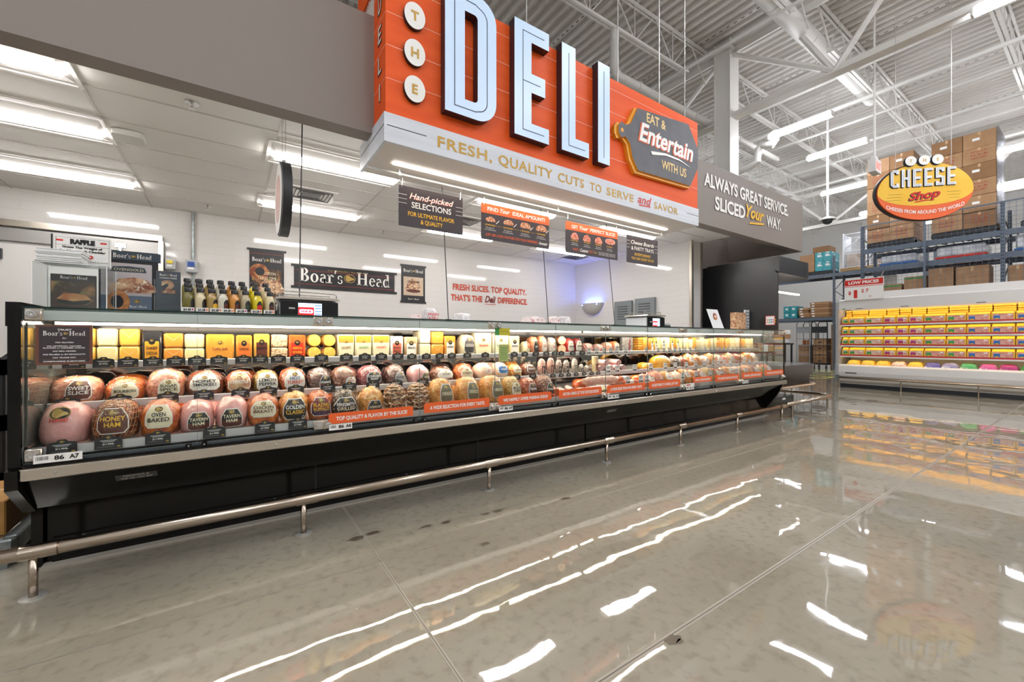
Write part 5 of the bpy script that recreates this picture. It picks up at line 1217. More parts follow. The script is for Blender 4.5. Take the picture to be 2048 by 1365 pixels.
for (p0, p1, h, d, body, kind, lb, words, lm, lx, lz, lw, lh, net, field) in BOT:
    yc_ = 3.035 + d / 2; x0, x1 = rx(p0, yc_ - .03), rx(p1, yc_ - .03)
    ham(kind, lb + ', bottom deck', (x0 + x1) / 2, yc_, .66 + .06 * (yc_ - 3.02), (x1 - x0) * (1.0 if p0 < 700 else .86), h, d, body, lm or inkb, words, field, tilt=.12, lx=lx, lz=lz, lw=lw, lh=lh, netted=net, group='meats on the bottom deck')
# ---- bottom deck, rear row partly seen between the front ones
for i, (p, body) in enumerate(((150, pink), (245, pinkt), (335, orng), (405, pink), (455, pink), (525, orng), (588, golden), (640, orng), (690, pepp), (738, golden), (795, glz), (845, golden), (900, golden), (950, golden), (1003, golden), (1040, orgb))):
    yb = 3.48; xx = rx(p, yb); wv = .2 if p > 380 else .25
    ham('wrapped_meat', 'second-row meat standing behind on the bottom deck', xx, yb, .69, wv, .13, .2, body, group='rear row on the bottom deck', wrapm=False)
# ---- middle shelf
MID = [
    (92, 206, .15, .2, pinkt, 'ham', 'wide rosy ham with dark sweet-slice label', (('SWEET', wht), ('SLICE', wht)), lbr, .22, .52, .42, .66, False, None),
    (208, 290, .135, .2, orng, 'ham', 'flat orange ham under crinkled film with pale label', (('BOURBON', inkb),), cor, .1, .45, .6, .6, False, None),
    (291, 371, .175, .2, pinkt, 'ham', 'rusty ham with a tall hood of clear film', (('SUGAR', inkb), ('SPICE', inkb)), cor, .2, .4, .5, .5, False, None),
    (370, 449, .16, .2, brn, 'turkey_breast', 'shiny dark brown turkey with white label', (('HONEY', inkb), ('SMOKED', inkb)), lbw, .0, .55, .7, .55, False, None),
    (450, 506, .155, .19, orgb, 'chicken_breast', 'chipotle-red chicken with tan label', (('CHIPOTLE', wht),), tan, .0, .55, .75, .7, False, None),
    (505, 558, .15, .19, lem, 'chicken_breast', 'olive-gold chicken reading LEMON PEPPER', (('LEMON', inkb), ('PEPPER', inkb)), lbw, .1, .5, .75, .7, False, None),
    (558, 613, .158, .19, orgb, 'turkey_breast', 'rust-red turkey with white, blue and red label', (('HOT', blue), ('TURKEY', red)), lbw, .1, .5, .7, .7, False, None),
    (615, 662, .15, .18, beef, 'roast_beef', 'grey-brown beef under film with dark label', (('PRIME', wht),), inkb, .45, .35, .5, .55, False, lbd),
    (662, 714, .155, .19, beefb, 'roast_beef', 'brown beef with small red and white sticker', (('BEEF', red),), lbw, .4, .35, .4, .3, False, None),
    (712, 768, .155, .19, corn, 'corned_beef', 'dark pink corned beef with square label', (('CORNED', wht), ('BEEF', wht)), inkb, .2, .45, .6, .5, False, None),
    (768, 812, .155, .19, beef, 'pastrami', 'dark pastrami with pale grey label', (('PASTRAMI', inkb),), M('label_silver', '#a9a8ac', .4), .4, .4, .6, .5, False, None),
    (814, 862, .15, .18, pink, 'ham', 'light pink ham with a corner label', (('HAM', wht),), olv, .5, .35, .45, .45, False, None),
    (860, 910, .125, .19, beefb, 'roast_beef', 'low wrapped brown roast with white label', (('TOP', inkb),), lbw, .1, .55, .7, .5, False, None),
    (908, 950, .14, .19, orng, 'turkey_breast', 'orange wrapped turkey beside the round pale one', (('CAJUN', lbr),), cor, .0, .5, .6, .5, False, None),
    (948, 988, .145, .19, pale, 'turkey_breast', 'smooth round pale turkey with an orange-red tab', (('LOW', red),), whitm, .3, .6, .4, .4, False, None),
    (987, 1018, .145, .19, pale, 'turkey_breast', 'pale turkey with a blue label', (('PRE', wht),), pb, .0, .6, .7, .5, False, None),
    (1017, 1044, .125, .19, golden, 'turkey_breast', 'small honey-gold turkey right of the blue label', (('HONEY', lbr),), cor, .0, .6, .6, .4, False, None),
    (1043, 1072, .13, .19, brn, 'turkey_breast', 'brown hickory turkey left of the upright salamis', (('HICKORY', wht),), lbr, .0, .6, .6, .5, False, None),
]
for (p0, p1, h, d, body, kind, lb, words, lm, lx, lz, lw, lh, net, field) in MID:
    yc_ = 3.255 + d / 2; x0, x1 = rx(p0, yc_ - .03), rx(p1, yc_ - .03)
    ham(kind, lb + ', middle shelf', (x0 + x1) / 2, yc_, .848, (x1 - x0) * (1.0 if p0 < 700 else .86), h, d, body, lm or inkb, words, field, tilt=.15, lx=lx, lz=lz, lw=lw, lh=lh, netted=net, group='meats on the middle shelf')
for i, (p, body) in enumerate(((160, pinkt), (260, orng), (340, pinkt), (420, brn), (485, orgb), (640, beef), (690, corn), (735, corn), (785, beef), (880, beef), (925, orng), (975, pale), (1020, golden))):
    ham('wrapped_meat', 'second-row meat standing behind on the middle shelf', rx(p, 3.56), 3.56, .858, .2, .13, .15, body, group='rear row on the middle shelf', wrapm=False)
# upright salamis
sal = food('salami_rosy', '#e3bba8', '#c98a7d', 40); saw = food('salami_white', '#d9cfc2', '#a89a8c', 34); sad = food('salami_dark', '#8d6a5c', '#d8c8ba', 40)
for i, (p, h, r, mt, lb) in enumerate(((1083, .17, .042, sal, 'netted rosy upright salami, leftmost of the row'), (1101, .18, .038, sal, 'upright salami with a tan and dark band'), (1117, .155, .036, sad, 'speckled upright salami with dark label'), (1132, .15, .034, sad, 'upright salami with black and white stripes'),
                                        (1149, .165, .034, saw, 'tall greyish upright salami in a square wrap'), (1162, .10, .028, saw, 'short bundle salami with twisted top'), (1173, .085, .026, saw, 'smallest upright salami beside the tall log'), (1190, .175, .036, M('salami_log_tan', '#d8c39a', .5, mix=('#c2a878', 12, .4, .6)), 'tall pale tan salami log standing on end'))):
    yy = 3.30; x = rx(p, yy); z = .853; t = thing('salami', lb, 'salami', (x, yy, z), 'upright salamis on the middle shelf')
    m = MB(); top = [(0, 0), (r * .8, 0), (r, .012), (r * 1.03, h * .4), (r * .95, h * .75), (r * .55, h * .93), (r * .18, h * .97), (r * .3, h), (0, h)] if i < 7 else [(0, 0), (r, 0), (r, h), (0, h)]
    m.lathe(top, mt, 18, (x, yy, z)); m.build('sausage', t, 'auto'); m = MB(); m.lathe([(r * 1.05, h * .12), (r * 1.06, h * .55), (r * 1.0, h * .56)], (inkb, lbr, inkb, inkb, olv, inkb, lbr, lbd)[i], 9, (x, yy, z)); m.f = [q for q in m.f if all(m.v[k][1] < yy + .004 and m.v[k][0] > x - r * .9 for k in q)]; m.m = m.m[:len(m.f)]; m.build('product_label', t)
# stacked liver sausages, round cut ends to the front
cutm = M('sausage_cut_face', '#b98a8a', .35, mix=('#d4aeaa', 60, .45, .6)); cas = M('sausage_casing_white', '#ecd9d2', .35, mix=('#d2606a', 9, .52, .56))
SAUS = [(1202, .883, 'lower'), (1222, .883, 'lower'), (1233.5, .883, 'lower'), (1247, .883, 'lower'), (1213, .945, 'upper'), (1238, .945, 'upper')]
def log(label, x, y, z, r, L, side, end, group, kind='sausage_log', rz=0.0, cat='sausage'):
    t = thing(kind, label, cat, (x, y, z), group); m = MB(); m.lathe([(r * .95, 0), (r, .01), (r, L - .02), (r * .6, L - .005), (0, L)], side, 18, (x, y, z), 'y'); m.build('casing', t, 'auto')
    m = MB(); m.lathe([(r * .95, -.001), (0, -.002)], end, 18, (x, y, z), 'y'); m.build('cut_end', t)
    if rz: t.rotation_euler = (0, 0, rz)
    return t
for i, (p, z, w) in enumerate(SAUS):
    log('white-cased sausage with mauve cut end, %s row, %s from left' % (w, ORD[i if i < 4 else i - 4]), rx(p, 3.27), 3.27, z + .008, .033, .3, cas, cutm, 'white-cased sausages stacked on the middle shelf', rz=-.35)
# bottom deck logs
for p, z, r, s, e, lb, rz in ((1113, .70, .032, M('bologna_orange', '#d9652b', .35), M('bologna_cut', '#c9552a', .4), 'orange bologna log with round front end', -.5), (1129, .688, .026, whitm, M('white_cut', '#e6e6ea', .3, mix=('#c9cad2', 30, .4, .6)), 'white foil-wrapped log beside the orange bologna', -.5), (1145, .695, .030, M('purple_casing', '#c9a9a4', .35), M('purple_cut', '#a4848c', .4), 'mauve bologna log right of the white foil one', -.5),
                            (1112, .69, .0, None, None, '', 0)):
    if r: log(lb + ', bottom deck', rx(p, 3.06), 3.06, z + .01, r, .26, s, e, 'bologna logs on the bottom deck', rz=rz)
def lying(label, px0, px1, y, z, r, mt, group=None, kind='sausage', net=False, lab=None):
    x0, x1 = rx(px0, y), rx(px1, y); t = thing(kind, label, 'sausage', ((x0 + x1) / 2, y, z - r), group); m = MB(); n = 12
    pts = [(x0 + (x1 - x0) * k / n, y + .02 * math.sin(PI * k / n), z + (.012 if k in (0, n) else 0)) for k in range(n + 1)]; rs = [r * (.45 + .55 * min(1, min(k, n - k) / 1.6)) * (1 + (.05 * (-1) ** k if net else 0)) for k in range(n + 1)]
    m.tube(pts, rs, mt, 14); m.build('meat', t, True)
    if lab: m = MB(); m.tube([(x0 + (x1 - x0) * .35, y + .017, z), (x0 + (x1 - x0) * .65, y + .017, z)], r * 1.02, lab, 14, cap=False); m.build('product_label', t, True)
lying('long netted pale prosciutto lying across the bottom deck', 1165, 1236, 3.12, .78, .045, sal, net=True)
lying('marbled salami lying flat below the long netted one', 1172, 1226, 3.06, .705, .032, food('marbled', '#d98a80', '#f0dcd2', 20), lab=lbw)
lying('red pepper sausage lying beside the long netted one', 1236, 1262, 3.14, .775, .032, M('sausage_red', '#c9603c', .3), lab=lbw)
lying('second red pepper sausage in front of the first', 1248, 1276, 3.08, .735, .032, M('sausage_red', ''), lab=lbw)
lying('orange smoked sausage at the foot of the bologna ends', 1104, 1128, 3.02 + .05, .675, .02, M('bologna_orange', ''))
for i, (p, y_, z_, w_, mt, nm) in enumerate(((1150, 3.07, .665, .13, food('slices_pink', '#d98f8a', '#f0dcd6', 26), 'pink'), (1163, 3.1, .668, .13, food('slices_green', '#b9b07a', '#ecdfc0', 24, c3='#7f8f4a'), 'green-tinted'), (1176, 3.05, .665, .14, food('slices_pink', '#000000', '#000000'), 'pink'), (1190, 3.1, .668, .14, food('slices_pale', '#ecd3b8', '#d9a890', 24), 'pale'),
        (1205, 3.05, .665, .14, food('slices_green', '#000000', '#000000'), 'green-tinted'), (1220, 3.08, .668, .15, food('slices_pale', '#000000', '#000000'), 'pale'), (1240, 3.05, .665, .15, food('slices_pink', '#000000', '#000000'), 'pink'), (1262, 3.06, .665, .15, pepp, 'dark peppered'), (1160, 3.3, .68, .2, orgb, 'red-brown'), (1195, 3.32, .682, .2, sad, 'speckled'), (1235, 3.34, .684, .22, beefb, 'brown'), (1270, 3.3, .68, .2, orng, 'orange'), (1290, 3.2, .672, .16, orgb, 'rust-red'))):
    ham('sliced_meat_pack', '%s low meat pack right of the bologna ends, bottom deck' % nm, rx(p, y_), y_, z_, w_, .055 if y_ < 3.2 else .11, .13, mt, group='low packs in the middle of the bottom deck', wrapm=y_ < 3.15)
# big yellow smoked joint and neighbours on the middle shelf, then wrapped joints to the right end
tl = M('joint_yellow', '#dba23a', .3, mix=('#b9781f', 12, .45, .65), bump=(30, .006), coat=.5)
RIGHT_MID = [(1280, 1303, .085, tl, 'low yellow smoked joint'), (1304, 1338, .165, tl, 'large upright yellow smoked joint'), (1337, 1358, .15, pepp, 'grey peppered joint in silver wrap')]
for p0, p1, h, mt, lb in RIGHT_MID:
    x0, x1 = rx(p0, 3.33), rx(p1, 3.33); ham('wrapped_meat', lb + ' on the middle shelf', (x0 + x1) / 2, 3.34, .848, (x1 - x0) * .9, h, .2, mt, tilt=.1, group='joints on the middle shelf', field='none' if False else None, words=(), wrapm=False)
amb_ = food('joint_amber', '#dd9440', '#b9621f', 16, c3='#efc890'); cyc = [(orgb, 'red-brown'), (pale, 'pale'), (orng, 'orange'), (amb_, 'amber'), (golden, 'golden'), (herb, 'tan'), (amb_, 'amber-brown'), (pinkt, 'rosy')]
xx = rx(1358, 3.33); i = 0
while xx < 7.0:
    w = .155 + .02 * (i % 3); mt, nm = cyc[(i * 3) % 8]
    ham('wrapped_joint', nm + ' wrapped joint on the middle shelf, ' + ORD[i] + ' right of the peppered silver one', xx + w / 2, 3.36, .85, w * .98, .14 + .03 * ((i * 5) % 3) / 2, .2, mt, lbw, (('DELI', red),) if i % 2 else (), None, tilt=.15, lx=-.2, lz=.6, lw=.45, lh=.4, group='joints at the right of the middle shelf'); xx += w; i += 1
xx = rx(1290, 3.12); i = 0
while xx < 7.0:
    w = .15 + .02 * (i % 4); mt, nm = cyc[(i * 5 + 2) % 8]
    ham('wrapped_joint', nm + ' wrapped joint on the bottom deck, ' + ORD[i] + ' right of the red sausages', xx + w / 2, 3.15, .665, w * .98, .145 + .03 * ((i * 5) % 3) / 2, .22, mt, lbw, (('DELI', red),) if i % 2 == 0 else (), None, tilt=.2, lx=-.2, lz=.65, lw=.45, lh=.4, group='joints at the right of the bottom deck'); xx += w; i += 1
# ---- top shelf: cheeses
def cheese(name, c1, c2=None, rough=.35, sc_=14): return M(name, c1, rough, mix=(c2 or c1, sc_, .4, .65), coat=.35, bump=(20, .0015))
chO, chY, chC = cheese('cheese_orange', '#df963a', '#d6862c'), cheese('cheese_yellow', '#e6b350', '#dfa53f'), cheese('cheese_cream', '#efdfa8', '#e8d496')
chW, chP, chA = cheese('cheese_white', '#f1e6c4', '#e9dbb2'), cheese('cheese_pepper', '#eee0b8', '#a8654a', sc_=60), cheese('cheese_amber', '#e4a03e', '#da902e')
blkw = M('cheese_black_wrap', '#2b2a2e', .25, coat=.5); chR = cheese('cheese_red_orange', '#e2662a', '#d9551c')
def block(label, x0, x1, z0, z1, mt, y=3.35, d=.16, lab=None, words=(), group='cheeses on the top shelf', kind='cheese_block', film_=True, cat='cheese', rj=0.0, wcol=inkb):
    t = thing(kind, label, cat, ((x0 + x1) / 2, y, z0), group); m = MB(); m.box(x0 + .002, x1 - .002, y, y + d, z0, z1, mt, bev=.009); m.build('cheese', t, 'auto')
    if lab or words:
        m = MB(); h = z1 - z0; w = x1 - x0; cx = (x0 + x1) / 2
        if lab: m.prism(rrect(cx - w * .33, cx + w * .33, z0 + h * .12, z0 + h * .68, w * .06), (0, y - .002, 0), RX, UZ, .002, lab); m.flat(ell(cx, z0 + h * .68, w * .17, h * .11, 14), (0, y - .0025, 0), RX, UZ, inkb)
        boar(m, (cx, y - .0028, z0 + h * .7), RX, UZ, 0, 0, w * .17, off=.0005)
        for k, s in enumerate(words): m.text(s, (cx, y - .003, z0 + h * (.42 - .16 * k)), RX, UZ, h * .1, wcol, w=w * .54, bold=.02)
        m.build('product_label', t)
    elif film_:
        m = MB(); cx, cz = (x0 + x1) / 2, (z0 + z1) / 2; fold = M('film_fold', '#fff4d6', .15)
        for a, c in (((x0 + .006, z1 - .006), (cx, cz)), ((x1 - .006, z1 - .006), (cx, cz))):
            m.add([(a[0], y - .0006, a[1]), (c[0], y - .0006, c[1]), (c[0], y - .0006, c[1] + .0016), (a[0], y - .0006, a[1] + .0016)], [(0, 1, 2, 3)], fold)
        m.build('wrap_fold', t)
    return t
def stack(px0, px1, mt, lb, n=2, h=.104, y=3.35):
    x0, x1 = rx(px0, y), rx(px1, y)
    for k in range(n): block(lb + (', lower of pair' if k == 0 else ', upper of pair') + ', top shelf', x0, x1, 1.064 + k * (h + .001), 1.064 + k * (h + .001) + h, mt, y)
stack(145, 191, chY, 'square yellow cheese block next to the dark notice'); stack(192, 236, chC, 'pale cream cheese block'); stack(237, 280, chY, 'yellow cheese block with folded wrap')
x0, x1 = rx(282, 3.35), rx(325, 3.35); block('tall black-wrapped cheese with an orange label on the top shelf', x0, x1, 1.064, 1.262, blkw, lab=M('label_amber', '#dd9a2c', .4), words=('SHARP', 'CHEDDAR'))
stack(326, 367, chO, 'deep orange cheese block', h=.092); stack(368, 409, chC, 'light cream cheese block beside the orange pair', h=.09)
block('big golden cheese with red and black badge in a clear bag, top shelf', rx(411, 3.35), rx(469, 3.35), 1.064, 1.245, chA, lab=None, words=('Colby Jack',), wcol=lbd, d=.14)
block('orange cheese with an orange and black printed label, top shelf', rx(471, 3.35), rx(505, 3.35), 1.064, 1.24, chO, lab=M('label_orange', '#e2762e', .4), words=('CHEDDAR',))
block('yellow cheese with a brown pictured label, top shelf', rx(507, 3.35), rx(540, 3.35), 1.064, 1.25, chY, lab=lbr, words=('SMOKED',))
stack(542, 576, chP, 'speckled pepper cheese block', h=.09)
block('red-orange cheese with a red label, top shelf', rx(577, 3.35), rx(612, 3.35), 1.064, 1.245, chR, lab=red, words=('CHIPOTLE', 'GOUDA'), wcol=yel)
for k, (p, z) in enumerate(((629, 1.064), (629, 1.157), (659, 1.064), (659, 1.157))):
    x = rx(p, 3.35); t = thing('round_cheese', 'round pale yellow provolone end, %s %s of four' % (('lower', 'upper')[k % 2], ('left', 'right')[k // 2]), 'cheese', (x, 3.35, z), 'round provolone on the top shelf')
    m = MB(); m.lathe([(0, 0), (.04, .0), (.0455, .008), (.0455, .2), (0, .2)], chY, 26, (x, 3.35, z + .0465), 'y'); m.build('cheese', t, 'auto'); m = MB(); m.lathe([(.0405, -.0008)], cheese('cheese_net_print', '#f0d56a', '#d9b544', sc_=90), 26, (x, 3.35, z + .0465), 'y'); m.build('net_face', t)
HAV = [(675, 709, cor, 'HAVARTI', lbr, 'cream and gold havarti with brown lettering'), (710, 744, cor, 'HAVARTI', green, 'cream havarti with green lettering'), (745, 780, cor, 'HAVARTI', red, 'cream havarti with red lettering')]
for p0, p1, mt, s, wc, lb in HAV:
    x0, x1 = rx(p0, 3.35), rx(p1, 3.35); t = block(lb + ', top shelf', x0, x1, 1.064, 1.25, mt, words=(s,), wcol=wc); m = MB(); m.box(x0 + .008, x1 - .008, 3.3485, 3.35, 1.19, 1.242, chA); m.build('gold_band', t)
block('white cheese pack with a red-bordered label, top shelf', rx(781, 3.35), rx(807, 3.35), 1.064, 1.24, lbw, lab=M('label_salmon', '#d9705a', .4), words=('MOZZA', 'RELLA'))
block('brown and pale cheese pack beside the white one, top shelf', rx(809, 3.35), rx(836, 3.35), 1.064, 1.235, cheese('pack_tan', '#a98a66', '#cbb08a'), lab=lbw, words=('ASIAGO',))
stack(838, 862, chW, 'tall white cheese block beside the orange pair', h=.112); stack(863, 888, chA, 'amber cheese block right of the white ones', h=.108)
block('orange cheese with small black badge right of the amber pair', rx(889, 3.35), rx(912, 3.35), 1.064, 1.245, chO, lab=lbw, words=('CHEDDAR',))
ham('cheese_loaf', 'large round pale cheese with a broad dark label, top shelf', rx(932, 3.4), 3.42, 1.064, .15, .2, .16, chW, slate, (('GOUDA', wht),), None, lx=.1, lz=.5, lw=.7, lh=.7, group='cheeses on the top shelf', cat='cheese', pw=3.0)
block('big white cheese with red-lettered label and dark stripe, top shelf', rx(950, 3.35), rx(984, 3.35), 1.064, 1.275, chW, words=('Swiss',), wcol=red); block('big white cheese partly behind the green card, top shelf', rx(986, 3.35), rx(1018, 3.35), 1.064, 1.27, chW, words=('Lacey',), wcol=blue)
block('cream cheese with tall dark-badged label right of the green card', rx(1019, 3.35), rx(1040, 3.35), 1.064, 1.25, chC, lab=lbw, words=('SWISS',))
ham('cheese_loaf', 'small white cheese with an orange tab, top shelf', rx(1051, 3.38), 3.4, 1.064, .09, .13, .13, chW, chR, (('M', chR),), None, lx=.1, lz=.75, lw=.3, lh=.5, group='cheeses on the top shelf', cat='cheese')
lo_ = food('loaf_salmon', '#e6a077', '#d98860', 16)
for i, (p, h) in enumerate(((1067, .18), (1084, .19), (1103, .175))):
    ham('meat_loaf', 'upright salmon-coloured loaf with tall label, ' + ('left', 'middle', 'right')[i] + ' of three on the top shelf', rx(p, 3.38), 3.41, 1.064, .1, h, .14, lo_ if i < 2 else whitm, inkb if i == 0 else lbw, (('LOAF', wht if i == 0 else red),), None, lx=.1, lz=.45, lw=.6, lh=.6, group='upright loaves on the top shelf', pw=3)
for i, (p, z) in enumerate(((1124, 1.112), (1124, 1.205))):
    log('thick salmon bologna end, ' + ('lower', 'upper')[i] + ' of two on the top shelf', rx(p, 3.35), 3.35, z, .046, .3, M('bologna_side', '#e08a5c', .35), M('bologna_face', '#f0c8a4', .35), 'thick bologna logs on the top shelf', rz=-.4)
for i, (p, mt, lm, lb) in enumerate(((1138, M('pack_red', '#cf3a34', .3), lbw, 'bright red salami pack with white label'), (1154, M('pack_darkred', '#7d1f24', .3), lbw, 'dark red salami pack with white label'), (1176, food('salami_heap', '#c9706a', '#ecd6cc', 40), None, 'speckled pink salami heap'), (1199, food('salami_heap', '#000000', '#000000'), None, 'speckled pink salami heap, small'), (1216, food('salami_coarse', '#d58a72', '#efc9b4', 36), None, 'coarse salami right of the speckled heap'), (1230, M('bologna_side', ''), lbw, 'orange ring sausage piece'))):
    ham('salami_pack', lb + ' on the top shelf', rx(p, 3.38), 3.41, 1.064, .11, (.16, .165, .11, .1, .12, .13)[i], .14, mt, lm or lbw, (('SALAMI', inkb),) if lm else (), None, lx=0, lz=.5, lw=.7, lh=.6, group='salami packs on the top shelf', pw=3)
t = thing('grey_bag', 'clear grey bag with dark red slices standing on the top shelf', 'bag', (rx(1256, 3.42), 3.42, 1.064)); x = rx(1256, 3.42); m = MB(); m.box(x - .1, x + .1, 3.42, 3.47, 1.064, 1.25, M('bag_grey', '#8f8b89', .2, coat=.6, bump=(30, .02)), bev=.01); m.build('bag', t)
m = MB(); 
for k in range(4): m.flat(ell(0, 0, .014, .02, 10), (x + .02 + .014 * (k % 2), 3.4185, 1.10 + .032 * k), RX, UZ, lbd, .0005)
m.build('slices', t)
for k in range(6):
    x = rx(1279, 3.4); m = MB(); m.box(x - .06, x + .06, 3.37, 3.55, 1.064 + k * .03, 1.09 + k * .03, (chA, chO, chY)[k % 3], bev=.005); tag(m.build('cheese_pack'), 'flat yellow cheese pack, ' + ORD[k] + ' from the bottom left of the cheese row', 'cheese', 'flat cheese packs')
i = 0; x = rx(1287, 3.36)
seq = [(chY, .045, .18, 'plain yellow'), (chY, .045, .185, 'plain yellow'), (chO, .045, .175, 'orange-yellow'), (chY, .06, .17, 'labelled yellow'), (chY, .06, .17, 'labelled yellow'), (chC, .08, .185, 'cream'), (chC, .08, .18, 'cream'), (chW, .11, .185, 'white'), (chA, .06, .18, 'amber'), (chO, .06, .175, 'orange'), (chY, .06, .17, 'yellow'), (chC, .08, .175, 'cream'),
       (chW, .07, .17, 'white'), (chC, .08, .18, 'pale'), (chW, .08, .16, 'white'), (chA, .09, .185, 'amber'), (chC, .08, .15, 'cream'), (chW, .12, .19, 'broad white'), (chC, .08, .16, 'cream'), (chY, .07, .17, 'yellow'), (chW, .08, .17, 'white'), (chC, .09, .18, 'cream'), (chO, .07, .15, 'orange')]
while x < 6.95:
    mt, w, h, nm = seq[i % len(seq)]; block(nm + ' cheese piece, ' + ORD[i] + ' of the row at the right of the top shelf', x, x + w, 1.064, 1.064 + h, mt, y=3.35 + .01 * (i % 2), words=('CHEESE',) if i in (3, 4, 6, 8, 10) else (), lab=lbw if i in (3, 4, 6, 8, 10) else None, group='cheese pieces at the right of the top shelf'); x += w + .003; i += 1

# ---- price tags
tagd = M('tag_charcoal', '#2a2a2e', .4); tagw = M('tag_white', '#eceae8', .5); acr = M('tag_holder', '#cfcfd4', .2)
def dark_tag(x, y, z, w, label, s=None, lean=0.0, text=True):
    t = thing('price_tag', label, 'price tag', (x, y, z), None); h = w * .66; m = MB()
    m.prism([(-w / 2 + x, z), (w / 2 + x, z), (w / 2 + x, z + h * .72), (w * .42 + x, z + h * .8), (w * .2 + x, z + h * .86), (w * .12 + x, z + h), (-w * .12 + x, z + h), (-w * .2 + x, z + h * .86), (-w * .42 + x, z + h * .8), (-w / 2 + x, z + h * .72)], (0, y, 0), RX, UZ, .002, tagd)
    m.build('card', t); m = MB(); boar(m, (x, y - .0004, z + h * .84), RX, UZ, 0, 0, w * .16, off=.0003)
    m.box(x - w * .3, x + w * .3, y - .0008, y, z + h * .6, z + h * .635, paper); m.box(x - w * .22, x + w * .22, y - .0008, y, z + h * .51, z + h * .54, paper)
    if s: m.text(s, (x, y - .0005, z + h * .3), RX, UZ, h * .12, wht, w=w * .42, bold=.03)
    m.box(x - w * .42, x + w * .2, y - .0007, y, z + h * .1, z + h * .2, slate); m.flat(ell(0, 0, w * .075, h * .06, 10), (x + w * .37, y, z + h * .14), RX, UZ, brass, .0006); m.build('printing', t)
    return t
def white_tag(x, y, z, w, label):
    t = thing('price_tag', label, 'price tag', (x, y, z), None); h = w * 1.15; m = MB(); m.box(x - w / 2, x + w / 2, y, y + .0015, z, z + h, tagw); m.build('card', t)
    m = MB(); m.box(x - w * .38, x + w * .38, y - .0005, y, z + h * .78, z + h * .84, inkb); m.box(x - w * .38, x + w * .3, y - .0005, y, z + h * .62, z + h * .66, slate); m.box(x - w * .05, x + w * .4, y - .0005, y, z + h * .15, z + h * .35, inkb); m.box(x - w * .4, x - w * .15, y - .0005, y, z + h * .12, z + h * .4, slate); m.build('printing', t)
TOPT = [148, 207, 256, 306, 352, 394, 438, 487, 521, 557, 595, 643, 693, 730, 763, 796, 824, 853, 880, 904, 935, 971, 1029, 1050, 1072, 1093, 1110, 1123, 1146, 1165]
for i, p in enumerate(TOPT): dark_tag(rx(p, 3.29), 3.292, 1.047, .092 if i < 16 else .078, 'dark arched price tag on the top shelf edge, %s from the left' % ORD[i], ('$8.49/lb.', '$9.49/lb.', '$10.49/lb.')[i % 3])
MIDT = [135, 240, 336, 408, 481, 537, 592, 656, 699, 746, 793, 846, 888, 941, 1034, 1066, 1091, 1106, 1123, 1138, 1153, 1169, 1184, 1197]
for i, p in enumerate(MIDT): dark_tag(rx(p, 3.21), 3.212, .832, .1 if i < 12 else (.085 if i < 16 else .062), 'dark arched price tag on the middle shelf edge, %s from the left' % ORD[i], ('$12.49/lb.', '$11.99/lb.', '$10.99/lb.')[i % 3])
for i, p in enumerate([124, 217, 316, 429, 530, 596]): dark_tag(rx(p, 3.0), 3.0, .632, .108, 'dark arched price tag at the bottom deck edge, %s from the left' % ORD[i], '$11.99/lb.')
for i, p in enumerate([1178, 1194, 1209, 1222, 1234, 1252, 1293, 1317, 1328, 1339, 1350, 1360, 1371, 1381, 1391, 1401, 1411, 1421, 1430, 1439, 1448, 1457, 1466, 1475, 1484, 1495, 1506]): white_tag(rx(p, 3.29), 3.292, 1.05, .062 if p < 1310 else .055, 'white price tag on the top shelf edge, %s from the left' % ORD[i])
for i, p in enumerate([1217, 1235, 1270, 1302, 1331, 1351, 1373, 1392, 1409, 1427, 1437, 1449, 1461, 1488, 1500, 1513]): white_tag(rx(p, 3.21), 3.212, .838, .075, 'white price tag on the middle shelf edge, %s from the left' % ORD[i])
for i, p in enumerate([1253, 1279, 1291, 1363, 1390, 1418, 1441, 1470, 1490]): white_tag(rx(p, 3.02), 3.0, .73, .075, 'white price tag above the orange strips, %s from the left' % ORD[i])
# ================================================================= back wall and counter top
PB = BY - .012
def poster(name, label, p0, p1, z0=None, group=None):
    a = atY(p0[0], p0[1], PB); c = atY(p1[0], p1[1], PB); zz = c.z if z0 is None else z0
    return a.x, c.x, zz, a.z, thing(name, label, 'poster', ((a.x + c.x) / 2, PB, zz), group)
food_pic = M('food_picture', '#d9b48c', .5, mix=('#8a4a34', 14, .42, .6), mottle=('#e9e2c9', 30, .56, .64)); dpic = M('dark_food_picture', '#4a3528', .5, mix=('#b5804e', 9, .5, .62), mottle=('#7d8a4e', 22, .6, .66))
navy = M('banner_black', '#201f24', .45); rline = M('banner_red_line', '#a3392c', .5)
x0, x1, z0, z1, t = poster('wall_poster', 'tall black poster with TRADITION TAKES TIME on the back wall behind the bottles', (499, 497), (568, 600), 1.70)
m = MB(); m.box(x0, x1, PB, BY, z0, z1, navy); m.box(x0 - .03, x1 + .03, PB - .004, BY, z1 - .015, z1 + .015, navy); m.build('panel', t)
m = MB(); w = x1 - x0; m.box(x0 + w * .07, x1 - w * .07, PB - .002, PB, z0 + .05, z1 - .28, dpic); heap(m, (x0 + x1) / 2 + .06, z0 + .22, .34, .2, food_pic, y=PB - .002, seed=4); m.flat(ell(0, 0, .12, .12, 20), ((x0 + x1) / 2 - .1, PB - .003, z0 + .5), RX, UZ, M('poster_ham', '#c98a52', .5, mix=('#7d3a1e', 8, .45, .6)), .001); m.flat(ell(0, 0, .06, .06, 16), ((x0 + x1) / 2 - .09, PB - .004, z0 + .51), RX, UZ, navy, .001); m.build('picture', t)
m = MB(); m.box(x0, x1, PB - .001, PB, z1 - .06, z1 - .054, rline); serif_word(m, "Boar's@Head", ((x0 + x1) / 2, PB, z1 - .17), RX, UZ, 0, wht, w=w * .86)
